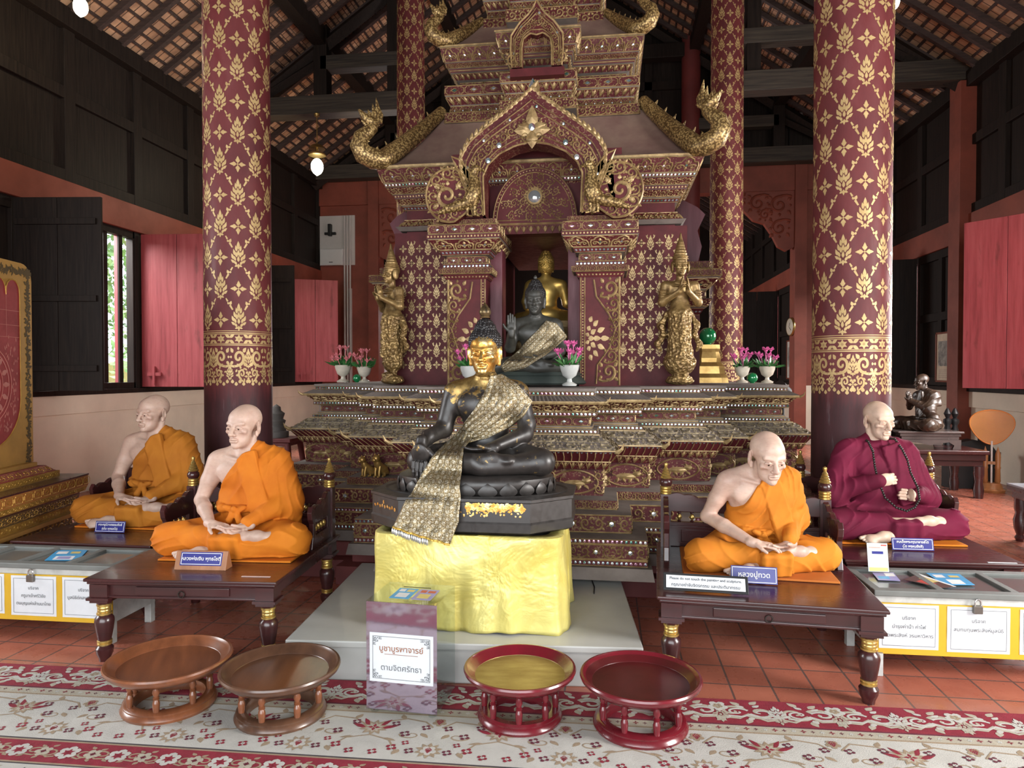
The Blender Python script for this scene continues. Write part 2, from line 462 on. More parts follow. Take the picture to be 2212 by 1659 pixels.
def np_mesh(name, parts, mats):
    """parts: list of (verts, quads, material index array or int)"""
    V = np.concatenate([p[0] for p in parts]); off = 0; Q = []; Mi = []
    for v, q, m in parts:
        Q.append(q + off); off += len(v); Mi.append(np.full(len(q), m) if np.isscalar(m) else m)
    Q = np.concatenate(Q); Mi = np.concatenate(Mi)
    used = np.unique(Q); rm = np.full(len(V), -1); rm[used] = np.arange(len(used)); V = V[used]; Q = rm[Q]
    me = bpy.data.meshes.new(name); me.vertices.add(len(V)); me.vertices.foreach_set('co', V.astype(np.float32).ravel())
    me.loops.add(Q.size); me.loops.foreach_set('vertex_index', Q.astype(np.int32).ravel())
    me.polygons.add(len(Q)); me.polygons.foreach_set('loop_start', np.arange(0, Q.size, 4, dtype=np.int32))
    me.polygons.foreach_set('use_smooth', np.ones(len(Q), bool))
    for m in (mats if isinstance(mats, (list, tuple)) else [mats]): me.materials.append(m)
    me.polygons.foreach_set('material_index', Mi.astype(np.int32)); me.update(calc_edges=True); me.validate()
    return me
# ============================================================ THE SETTING
AX, XL, XR = -0.66, -6.8, 5.5                     # hall axis, side walls
YF, YB, YE = -3.6, 15.8, 24.0                     # front doors, step of the hall, far end
def dark_planks():
    x = NX('dark_planks'); v = x.vec((1, 1, .05))
    f = x.noise(v, 9, 4, .6); g = x.noise(x.vec((7, 7, .4)), 6, 3)
    x.set(Base_Color=x.mix(f, x.ramp(g, [(.3, (.008, .006, .006)), (.75, (.031, .022, .017))]), (.017, .012, .010)), Roughness=.55, Specular_IOR_Level=.14)
    x.bump(g, .35, .004); return x.mat
M_DARK = dark_planks()
M_BEAM = wood('old_beam', (.062, .048, .034), (.016, .012, .010), .7, (.12, 3, 3), 12, .5)
M_CREAM = mat('cream_plaster', (.76, .67, .535), .7, var=.16, scale=1.6, bump=.06, bscale=30)
M_RED = mat('red_wall_paint', (.27, .062, .036), .55, var=.4, scale=1.5, bump=.05, bscale=20)
M_WHITE = mat('white_plaster', (.55, .52, .5), .7, var=.12, scale=3)
def red_boards():
    x = NX('red_boards'); v = x.vec((6, 6, .35)); f = x.noise(v, 3, 5, .65)
    n = x.noise(x.vec((3, 3, .8)), 2.2, 4)
    c = x.ramp(f, [(.28, (.22, .032, .038)), (.5, (.34, .058, .066)), (.8, (.42, .10, .105))])
    x.set(Base_Color=x.mix(x.ramp(n, [(.62, 0.0), (.75, 1.0)]), c, (.16, .03, .03)), Roughness=.55)
    x.bump(f, .25, .004); return x.mat
M_REDB = red_boards()
def tiles():
    x = NX('terracotta_tiles'); v = x.vec((1, 1, 1))
    b = x.n('ShaderNodeTexBrick', offset=0.0); x.put(b.inputs['Vector'], v)
    b.inputs['Scale'].default_value = 1.0; b.inputs['Brick Width'].default_value = .205; b.inputs['Row Height'].default_value = .225
    b.inputs['Mortar Size'].default_value = .006; b.inputs['Mortar Smooth'].default_value = .3; b.inputs['Bias'].default_value = -.1
    x.put(b.inputs['Color1'], (.46, .15, .095)); x.put(b.inputs['Color2'], (.37, .11, .07)); x.put(b.inputs['Mortar'], (.12, .08, .07))
    n = x.noise(v, 7, 4); c = x.mix(x.ramp(n, [(.3, .25), (.7, 0.0)]), b.outputs[0], (.22, .07, .05))
    x.set(Base_Color=c, Roughness=x.ramp(x.noise(v, 11, 3), [(.3, .2), (.7, .42)]))
    x.bump(x.math('SUBTRACT', x.math('MULTIPLY', n, .25), b.outputs[1]), .35, .004); return x.mat
def st(name, mb, mats, smooth=None, bevel=0.0, parent=None):
    o = mb.build(name, mats, parent, smooth=smooth, bevel=bevel)
    if parent is None: o['kind'] = 'structure'
    return o
st('floor', MB().bb(XL - .3, XR + .3, YF - 1.2, YE, -.12, 0), tiles())
M_GROUND = mat('pale_ground', (.55, .52, .42), .9, scale=2)  # pale ground colour with a slight random variation
st('ground', MB().bb(-60, 60, -40, 80, -.5, -.35), M_GROUND)

# ---- side walls: cream base, dark boards, red beam
WIN = ((7.2, 9.3), (12.3, 14.2))
def side_wall(name, X, sg, y0, y1, wins, posts):
    m = MB(); o = lambda a, b: sorted((X + sg * a, X + sg * b))     # a, b: inwards from the wall face
    def bx(a, b, ya, yb, za, zb, mi): xx = o(a, b); m.bb(xx[0], xx[1], ya, yb, za, zb, mi)
    bx(-.2, 0, y0, y1, 0, 1.04, 0); bx(-.2, .035, y0, y1, 1.04, 1.28, 0); bx(-.25, .07, y0, y1, 1.28, 1.345, 2)
    edges = [y0] + [e for w in wins for e in w] + [y1]
    for i in range(0, len(edges), 2):
        ya, yb = edges[i], edges[i + 1]
        bx(-.1, -.02, ya, yb, 1.345, 3.6, 2)
        n = max(1, round((yb - ya) / .85))
        for k in range(n + 1): y = ya + (yb - ya) * k / n; bx(-.05, .03, y - .06, y + .06, 1.345, 3.6, 2)
        for z in (1.42, 2.5, 3.53): bx(-.05, .028, ya, yb, z - .07, z + .07, 2)
    bx(-.2, .07, y0, y1, 3.6, 3.98, 1)
    bx(-.1, -.03, y0, y1, 3.98, 6.0, 2)
    n = round((y1 - y0) / 1.27)
    for k in range(n + 1): y = y0 + (y1 - y0) * k / n; bx(-.06, .035, y - .09, y + .09, 3.98, 6.0, 2)
    for z in (4.06, 5.1): bx(-.06, .03, y0, y1, z - .075, z + .075, 2)
    bx(-.25, .12, y0, y1, 5.9, 6.14, 2)
    for y in posts: bx(-.15, .2, y - .17, y + .17, 0, 6.0, 1)
    return st(name, m, [M_CREAM, M_RED, M_DARK], bevel=.006)
side_wall('wall_left', XL, 1, YF, YB, ((1.9, 4.1),) + WIN, (11.6, 5.4))
side_wall('wall_right', XR, -1, YF, YB, ((.6, 2.8), (7.2, 9.3), (13.2, 15.1)), (11.6, 5.4))
side_wall('wall_rear_left', -5.55, 1, YB + .2, YE, ((17.4, 19.2),), ())
side_wall('wall_rear_right', 4.25, -1, YB + .2, YE, ((18.0, 19.8),), ())

# ---- windows: frame, bars, an open shutter on each side
def window(name, X, sg, ya, yb, dark, red, bars=6):
    m = MB(); x0, x1 = sorted((X - sg * .09, X + sg * .02))
    m.bb(x0, x1, ya, ya + .09, 1.345, 3.6); m.bb(x0, x1, yb - .09, yb, 1.345, 3.6)
    m.bb(x0, x1, ya, yb, 3.5, 3.6); m.bb(x0, x1, ya, yb, 1.345, 1.43)
    w = st(name, m, M_DARK, bevel=.005)
    for k in range(bars):
        y = ya + (yb - ya) * (k + 1) / (bars + 1)
        MB().bb(X - sg * .09, X - sg * .03, y - .036, y + .036, 1.4, 3.55).bb(X - sg * .04, X - sg * .015, y - .038, y + .038, 1.4, 3.55, 1).build('window_bar', [M_REDB, M_DARK], w)  # dark slab on the room side paints in the shade of the red bar
    def leaf(nm, hinge, free, mt, thick=.035, cross=True):
        a, b = Vector((*hinge, 0)), Vector((*free, 0)); L = (b - a).length; ang = atan2(b.y - a.y, b.x - a.x)
        lf = MB(); n = 2
        for k in range(n): lf.bb(L * k / n + .003, L * (k + 1) / n - .003, -thick / 2, thick / 2, 1.36, 3.58)
        if cross:
            for z in (1.62, 2.42, 3.3): lf.bb(.03, L - .05, -thick / 2 - .035, -thick / 2 + .004, z - .035, z + .035)
        return lf.build(nm, mt, w, loc=(a.x, a.y, 0), rz=ang, bevel=.004)
    if dark: d = leaf('shutter', *dark, M_DARK); d['label'] = 'dark timber shutter leaf'
    if red:
        r = leaf('shutter', *red, M_REDB, cross=False); r['label'] = 'red painted shutter leaf'
        L = (Vector(red[1]) - Vector(red[0])).length
        MB().bb(.1, .3, -.045, -.015, 1.52, 1.57).bb(.18, .21, -.05, -.02, 1.4, 1.66).build('shutter_latch', M_REDB, r)
    return w
window('window_1', XL, 1, 7.2, 9.3, ((-6.76, 7.16), (-5.74, 7.28)), ((-6.74, 9.34), (-5.66, 9.42)))
window('window_2', XL, 1, 12.3, 14.2, ((-6.76, 12.32), (-5.83, 12.42)), ((-6.74, 14.22), (-5.86, 14.62)))
window('window_3', XR, -1, 7.2, 9.3, None, ((5.44, 9.34), (4.77, 10.14)))
window('window_4', XR, -1, 13.2, 15.1, ((5.44, 13.22), (4.45, 13.38)), None)
window('window_5', 4.25, -1, 18.0, 19.8, ((4.2, 18.02), (3.22, 18.15)), None)
window('window_6', -5.55, 1, 17.4, 19.2, None, None)

# ---- step of the hall, lintel, carved bracket, far end
m = MB(); m.bb(XL - .2, -5.55, YB, YB + .25, 0, 6.1, 0)
m.bb(-5.55, -5.3, YB - .12, YB + .3, 0, 6.1, 0)
m.bb(XL, -5.9, YB - .03, YB, 4.1, 6.02 - .75, 1); m.bb(XL + .75, -5.98, YB - .03, YB, 1.2, 3.55, 1)
m.bb(XL - .02, -5.98, YB - .035, YB, .0, 1.04, 1)
st('wall_step_left', m, [M_RED, M_WHITE], bevel=.005)
m = MB(); m.bb(4.0, 4.25, YB - .12, YB + .3, 0, 6.1, 0); m.bb(4.25, XR + .2, YB, YB + .25, 0, 6.1, 0)
m.bb(4.25, XR, YB - .03, YB, 0, 1.28, 1)
st('wall_step_right', m, [M_RED, M_CREAM], bevel=.005)
st('trim_1', MB().bb(XL, XR, YB - .06, YB + .26, 5.5, 6.14), M_RED, bevel=.006)
def bracket(sg, xj):
    pr = [(0, 0), (1.75, 0), (1.72, -.12), (1.3, -.2), (1.05, -.4), (.85, -.62), (.62, -.7), (.45, -.95), (.33, -1.2), (.16, -1.3), (0, -1.22)]
    P = [(xj - sg * x, 5.5 + z) for x, z in pr]
    if sg > 0: P = P[::-1]
    m = MB(); m.prism(P, YB - .02, YB + .12, axis='y')
    o_ = lambda u, v: (Vector((xj - sg * u, YB - .021, 5.5 - v)), Vector((0, -1, 0)))
    for cx, cy, s in ((.3, .3, .5), (.3, .8, .45), (.75, .25, .45), (1.15, .14, .28), (1.45, .08, .2), (.6, .5, .3)):
        SCROLL.put(m, o_, .03, S=(s, s), O=(cx, cy))
    return m
st('trim_2', bracket(1, 4.0), M_RED); st('trim_3', bracket(-1, -5.3), M_RED)
m = MB(); m.bb(XL, XR, YB + .02, YB + .12, 6.1, 10.6)
for k in range(9): x = XL + (XR - XL) * k / 8; m.bb(x - .08, x + .08, YB - .05, YB + .05, 6.1, 10.4)
for z in (6.2, 7.0, 7.9): m.bb(XL, XR, YB - .05, YB + .05, z - .09, z + .09)
st('wall_gable', m, M_DARK)
st('wall_back', MB().bb(XL, XR, YE, YE + .2, 0, 8), M_DARK)
m = MB(); m.bb(XL - .3, -4.9, YF - .3, YF - .1, 0, 10.5); m.bb(3.6, XR + .3, YF - .3, YF - .1, 0, 10.5); m.bb(-4.9, 3.6, YF - .3, YF - .1, 4.35, 10.5)
st('wall_front', m, M_RED)

# ---- roof seen from below: clay tiles on battens and rafters
def roof_tiles():
    x = NX('clay_roof_tiles'); v = x.vec((1, 1, 1), 'Object')
    b = x.n('ShaderNodeTexBrick', offset=.5); m_ = x.vec((1, 1, 1), 'UV'); x.put(b.inputs['Vector'], m_)
    b.inputs['Scale'].default_value = 1; b.inputs['Brick Width'].default_value = .13; b.inputs['Row Height'].default_value = .17
    b.inputs['Mortar Size'].default_value = .008
    x.put(b.inputs['Color1'], (.66, .41, .26)); x.put(b.inputs['Color2'], (.44, .24, .135)); x.put(b.inputs['Mortar'], (.06, .03, .02))
    n = x.noise(v, 5, 3); x.set(Base_Color=x.mix(x.ramp(n, [(.35, .5), (.7, 0.0)]), b.outputs[0], (.2, .11, .07)), Roughness=.8)
    x.bump(b.outputs[1], -.5, .01); return x.mat
M_TILE = roof_tiles(); M_RAFT = wood('rafter', (.06, .035, .03), (.022, .014, .013), .7, (.3, 3, 3), 10, .2)
def roof(parent, sg, xe, ze, xr, zr, y0, y1):
    L = sqrt((xr - xe) ** 2 + (zr - ze) ** 2); ca, sa = (xr - xe) / L, (zr - ze) / L
    def P(s, y, d): return (xe + ca * s + (sa if ca > 0 else -sa) * d, y, ze + sa * s - abs(ca) * d)  # d: below the tiles
    me = bpy.data.meshes.new('tiles')
    me.from_pydata([P(-.3, y0, 0), P(-.3, y1, 0), P(L, y1, 0), P(L, y0, 0)], [], [(0, 1, 2, 3)])
    me.materials.append(M_TILE); uv = me.uv_layers.new(name='UVMap')
    for i, q in enumerate(((y0, 0), (y1, 0), (y1, L), (y0, L))): uv.data[i].uv = q
    link(bpy.data.objects.new('roof_tiles', me), parent)
    b = MB(); s = .05
    while s < L:
        vs = [P(s + a, y, d) for y in (y0, y1) for a, d in ((0, .005), (.036, .005), (.036, .026), (0, .026))]
        b.add(vs, [(0, 1, 5, 4), (1, 2, 6, 5), (2, 3, 7, 6), (3, 0, 4, 7)]); s += .17
    b.build('battens', M_RAFT, parent)
    n = int((y1 - y0) / .46); vs = [P(s, y, d) for s in (-.2, L) for y, d in ((-.036, .027), (.036, .027), (.036, .105), (-.036, .105))]
    me = MB().add(vs, [(0, 1, 5, 4), (1, 2, 6, 5), (2, 3, 7, 6), (3, 0, 4, 7), (0, 1, 2, 3), (4, 5, 6, 7)]).mesh('rafter', M_RAFT)
    for k in range(n):
        o = bpy.data.objects.new('rafter', me); o.location = (0, y0 + .2 + k * .46, 0); link(o, parent)
ceil = MB().bb(AX - .12, AX + .12, YF, YB, 10.12, 10.34).build('ceiling', M_DARK); ceil['kind'] = 'structure'
roof(ceil, 1, XL - .05, 6.12, AX, 10.42, 3.2, YB); roof(ceil, -1, XR + .05, 6.12, AX, 10.42, 3.2, YB)
c2 = MB().bb(AX - .1, AX + .1, YB, YE, 8.6, 8.8).build('ceiling_rear', M_DARK); c2['kind'] = 'structure'
roof(c2, 1, -5.6, 5.7, AX, 8.9, YB + .2, YE); roof(c2, -1, 4.3, 5.7, AX, 8.9, YB + .2, YE)
st('ceiling_front', MB().add([(XL - .4, YF - .4, 5.95), (AX, YF - .4, 10.5), (XR + .4, YF - .4, 5.95), (XL - .4, 3.25, 5.95), (AX, 3.25, 10.5), (XR + .4, 3.25, 5.95)],
   [(0, 1, 4, 3), (1, 2, 5, 4)]), M_DARK)

# ---- trusses
def truss(y, n0):
    k = n0
    def beam(x0, x1, z0, z1, d=.2, mt=M_BEAM):
        nonlocal k
        st('trim_%d' % k, MB().bb(x0, x1, y - d / 2, y + d / 2, z0, z1), mt, bevel=.01); k += 1
    for sg, xw in ((-1, XL), (1, XR)):
        xi = AX + sg * 2.48; xs = sorted((xw, xi)); beam(xs[0], xs[1], 6.02, 6.34, .3)
        xm = AX + sg * 4.25; xs = sorted((xm, xi)); beam(xs[0], xs[1], 6.78, 7.02, .24)
        beam(xm - .12, xm + .12, 6.34, 8.0 - .15, .24, M_DARK)
        beam(AX + sg * 2.95 - .11, AX + sg * 2.95 + .11, 6.34, 8.7, .22, M_DARK)
        m = MB(); xs = ((xw, 6.1), (AX, 10.36)); a, b = Vector((xs[0][0], y, xs[0][1])), Vector((xs[1][0], y, xs[1][1]))
        m.tube([a - Vector((0, 0, .2)), b - Vector((0, 0, .2))], .12, 4); st('trim_%d' % k, m, M_DARK); k += 1
        m = MB(); m.tube([(xm, y, 7.0), (AX + sg * 5.5, y, 6.34)], .09, 4); st('trim_%d' % k, m, M_DARK); k += 1
    beam(AX - 2.5, AX + 2.5, 8.35, 8.65, .26, M_DARK); beam(AX - .14, AX + .14, 8.6, 10.2, .24, M_DARK)
    return k
_k = truss(11.6, 10); _k = truss(YB - .3, _k)
for sg in (-1, 1):                                              # purlins along the hall
    for dx, z in ((2.5, 8.45), (4.25, 7.2)):
        st('trim_%d' % _k, MB().bb(AX + sg * dx - .11, AX + sg * dx + .11, 3.2, YB, z, z + .26), M_DARK); _k += 1

# ---- outside the windows: trees and a pale wall
M_LEAF = mat('tree_leaves', (.30, .50, .22), .6, var=.5, scale=3, c2=(.12, .26, .08)); M_BARK = mat('tree_bark', (.12, .09, .06), .9)
def tree(x, y, h, r, seed):
    rnd = random.Random(seed); t = thing('leafy_tree', None, None, (x, y, -.35)); f = MB()
    for k in range(2600):
        while True:
            p = Vector((rnd.uniform(-1, 1), rnd.uniform(-1, 1), rnd.uniform(-1, 1)))
            if .35 < p.length < 1: break
        c = Vector((p.x * r, p.y * r, h * .6 + p.z * h * .45)); a = Vector((rnd.gauss(0, 1), rnd.gauss(0, 1), rnd.gauss(0, 1))).normalized(); b = a.orthogonal().normalized(); s = rnd.uniform(.06, .13)
        f.add([c - a * s, c + b * s * .4, c + a * s, c - b * s * .4], [(0, 1, 2, 3)])
    f.build('foliage', M_LEAF, t); MB().tube([(0, 0, 0), (.1, 0, h * .35), (0, .1, h * .8)], [.16, .12, .04], 7).build('trunk', M_BARK, t); return t
for k, (x, y, h, lab) in enumerate(((-10.5, 12.0, 6.5, 'leafy green tree outside the near left window behind the red bars'), (-15.5, 17.0, 7, 'leafy green tree outside the left windows, beyond the nearer tree'), (-16, 24, 8, 'tall green tree farthest off outside the left windows'))):
    tag(tree(x, y, h, 2.1, k), lab, 'tree')
w = MB(); w.bb(-19, -18.7, 4, 30, -.35, 1.9); tag(w.build('garden_wall', mat('yellow_garden_wall', (.75, .62, .25), .8)), 'low yellow garden wall outside beyond the trees', 'wall')

# ============================================================ COLUMNS
def lacquer():
    x = NX('column_lacquer'); v = x.vec((1, 1, .5)); n = x.noise(v, 2.5, 6, .65); n2 = x.noise(x.vec((2, 2, .25)), 5, 5, .7)
    c = x.ramp(n, [(.3, (.075, .014, .017)), (.55, (.125, .022, .024)), (.75, (.16, .042, .045))])
    z = x.n('ShaderNodeSeparateXYZ'); x.nt.links.new(x.tc.outputs['Object'], z.inputs[0])
    low = x.ramp(x.math('ADD', z.outputs[2], x.math('MULTIPLY', n2, .5)), [(.60, 1.0), (.82, 0.0)]) if False else x.ramp(x.math('ADD', x.math('MULTIPLY', z.outputs[2], .5), x.math('MULTIPLY', n2, .25)), [(.78, 1.0), (.9, 0.0)])
    c = x.mix(x.math('MULTIPLY', low, .85), c, x.ramp(n2, [(.35, (.018, .009, .011)), (.58, (.048, .016, .019)), (.70, (.13, .115, .125))]))
    x.set(Base_Color=c, Roughness=x.ramp(n2, [(.3, .48), (.7, .68)]), Specular_IOR_Level=.35); x.bump(n2, .12, .004); return x.mat
M_LACQ = lacquer()
def gold_leaf(name, c=(.62, .40, .13), c2=(.40, .22, .06), rough=.38, metal=.75, dirt=.0):
    x = NX(name); v = x.vec(); n = x.noise(v, 9, 4, .6)
    col = x.ramp(n, [(.3, c2), (.7, c)])
    x.set(Base_Color=col, Metallic=metal, Roughness=rough); return x.mat
M_STENCIL = gold_leaf('gold_stencil', (.54, .39, .18), (.40, .27, .11), .5, .3)
def column(name, label, x, y, r0, r1, h, nper=6, zb=(1.46, 1.80, 1.90), patt=True):
    t = MB(); N = 48; prof = [(r0 * 1.0, 0), (r0, zb[0]), (r0 * .99, 3), ((r0 + r1) / 2, h * .6), (r1, h)]
    t.lathe(prof, n=N)
    def R(z):
        for (ra, za), (rb, zb_) in zip(prof, prof[1:]):
            if z <= zb_: return ra + (rb - ra) * (z - za) / (zb_ - za)
        return r1
    def F(u, v):
        a = u / r0; r = R(v); return Vector((r * cos(a), r * sin(a), v)), Vector((cos(a), sin(a), 0))
    if patt:
        C = 2 * pi * r0; w = C / nper; hz = w * .885; rows = int((h - zb[2]) / hz); z0 = zb[2] + hz * .42
        for j in range(rows):
            z = z0 + j * hz
            for i in range(nper):
                u = (i + (.5 if j % 2 else 0)) * w; u2 = u + w / 2
                if sin(u / r0) < .45:
                    BUD.put(t, F, 0, 1, .0012, (w * .60, hz * .90), (u, z + .02))
                    for sg in (1, -1):
                        L = sqrt((w / 2) ** 2 + hz ** 2); a = atan2(hz, sg * w / 2)
                        BAR.put(t, F, 0, 1, .0012, (1, 1), (u, z), 0) if False else None
                        o = Orn(); ca, sa = cos(a), sin(a)
                        for pts in BAR.fl:
                            q = []
                            for (px, py) in pts:
                                l = (.30 + px * .40) * L; q.append((l * ca - py * .40 * w * sa * sg, l * sa + py * .40 * w * ca * sg))
                            o.fill(q)
                        o.put(t, F, 0, 1, .0012, O=(u, z))
                if sin(u2 / r0) < .45: FLOWER.put(t, F, 0, 1, .0012, (w * .45, w * .47), (u2, z))
        for z in (zb[1], zb[1] + .012, zb[2], zb[2] - .012, zb[2] + .016):
            o = Orn(); o.stroke([(C * k / 60, z) for k in range(61)], .008 if abs(z - zb[1]) < .001 or abs(z - zb[2]) < .001 else .005); o.put(t, F, .001, 1, .0008)
        for i in range(nper * 2):
            u = i * w / 2
            if sin(u / r0) < .45:
                SIXF.put(t, F, 0, 1, .001, (.075, .075), (u, (zb[1] + zb[2]) / 2))
                for sg in (-1, 1): o = Orn(); o.leaf(0, 0, .7 * sg, .05, .025); o.leaf(0, 0, pi - .7 * sg, .05, .025); o.put(t, F, 0, 1, .001, O=(u + w / 4, (zb[1] + zb[2]) / 2 + sg * .008))
        zh = zb[1] - zb[0]
        for i in range(nper):
            u = (i + .25) * w
            if sin(u / r0) > .5: continue
            for sg in (-1, 1):
                SCROLL.put(t, F, 0, 1, .001, (w * .44, zh * .52), (u + sg * w * .27, zb[1] - zh * .30), flip=sg > 0)
                SCROLL.put(t, F, 0, 1, .001, (w * .26, zh * .34), (u + sg * w * .17, zb[1] - zh * .70), flip=sg < 0, rot=sg * .5)
                o = Orn()
                for kk in range(5): o.leaf(sg * w * (.03 + .1 * kk), zb[1] - zh * .93 - (.02 if kk % 2 else 0), pi / 2, .035, .026)
                for kk in range(3): o.leaf(sg * w * (.10 + .12 * kk), zb[1] - zh * (.56 + .05 * kk), -1.2 - sg * .4 + kk, w * .1, w * .05)
                o.put(t, F, 0, 1, .001, O=(u, 0))
            BUD.put(t, F, 0, 1, .001, (w * .36, zh * .5), (u, zb[1] - zh * .33)); BUD.put(t, F, 0, 1, .001, (w * .3, zh * .4), (u + w / 2, zb[1] - zh * .66))
            FLOWER.put(t, F, 0, 1, .001, (w * .24, w * .24), (u, zb[1] - zh * .76))
    o = t.build(name, [M_LACQ, M_STENCIL], loc=(x, y, 0), smooth=40)
    return tag(o, label, 'column')
column('lacquered_column', 'thick red lacquered column with gold stencil behind the two monks at left', AX - 2.48, 5.6, .275, .265, 7.6)
column('lacquered_column', 'thick red lacquered column with gold stencil behind the monk in maroon', AX + 2.5, 5.6, .275, .28, 7.6, zb=(1.41, 1.73, 1.83))
column('lacquered_column', 'slimmer far gold-stencilled column at left, rising behind the shrine', AX - 2.5, 11, .24, .215, 8.4, zb=(1.3, 1.62, 1.72))
column('lacquered_column', 'slimmer far gold-stencilled column at right, rising behind the shrine', AX + 2.46, 11, .25, .235, 8.4, zb=(1.3, 1.62, 1.72))
tag(MB().lathe([(.2, 0), (.2, 9.4)], n=28).build('plain_column', mat('plain_red_column', (.16, .03, .028), .5, var=.3, scale=2), loc=(1.78, YB - .3, 0), smooth=40), 'plain red column without gold far behind the shrine at right', 'column')
# ============================================================ FURNISHINGS ON THE FLOOR
M_LACQB = mat('dark_maroon_lacquer', (.062, .016, .016), .28, var=.45, scale=5, stretch=(.3, 2, 2), c2=(.03, .010, .010), coat=.35)
M_GOLDR = mat('gold_paint', (.72, .50, .16), .3, .85, var=.3, scale=30)
M_MARBLE = mat('pale_grey_plinth', (.50, .50, .48), .4, var=.18, scale=2.2, bump=.03)
M_PAPER = mat('white_paper', (.62, .645, .67), .7, var=.05, scale=20, bump=.08, bscale=25)
M_INK = mat('grey_ink', (.09, .10, .11), .7); M_INKB = mat('brown_ink', (.33, .13, .06), .7)
M_BLUE = mat('blue_nameplate', (.018, .022, .22), .3); M_WHT = mat('white_lettering', (.85, .85, .85), .5)
M_STEEL = mat('dull_steel', (.5, .5, .5), .3, .9); M_BLACK = mat('black', (.012, .012, .013), .45)

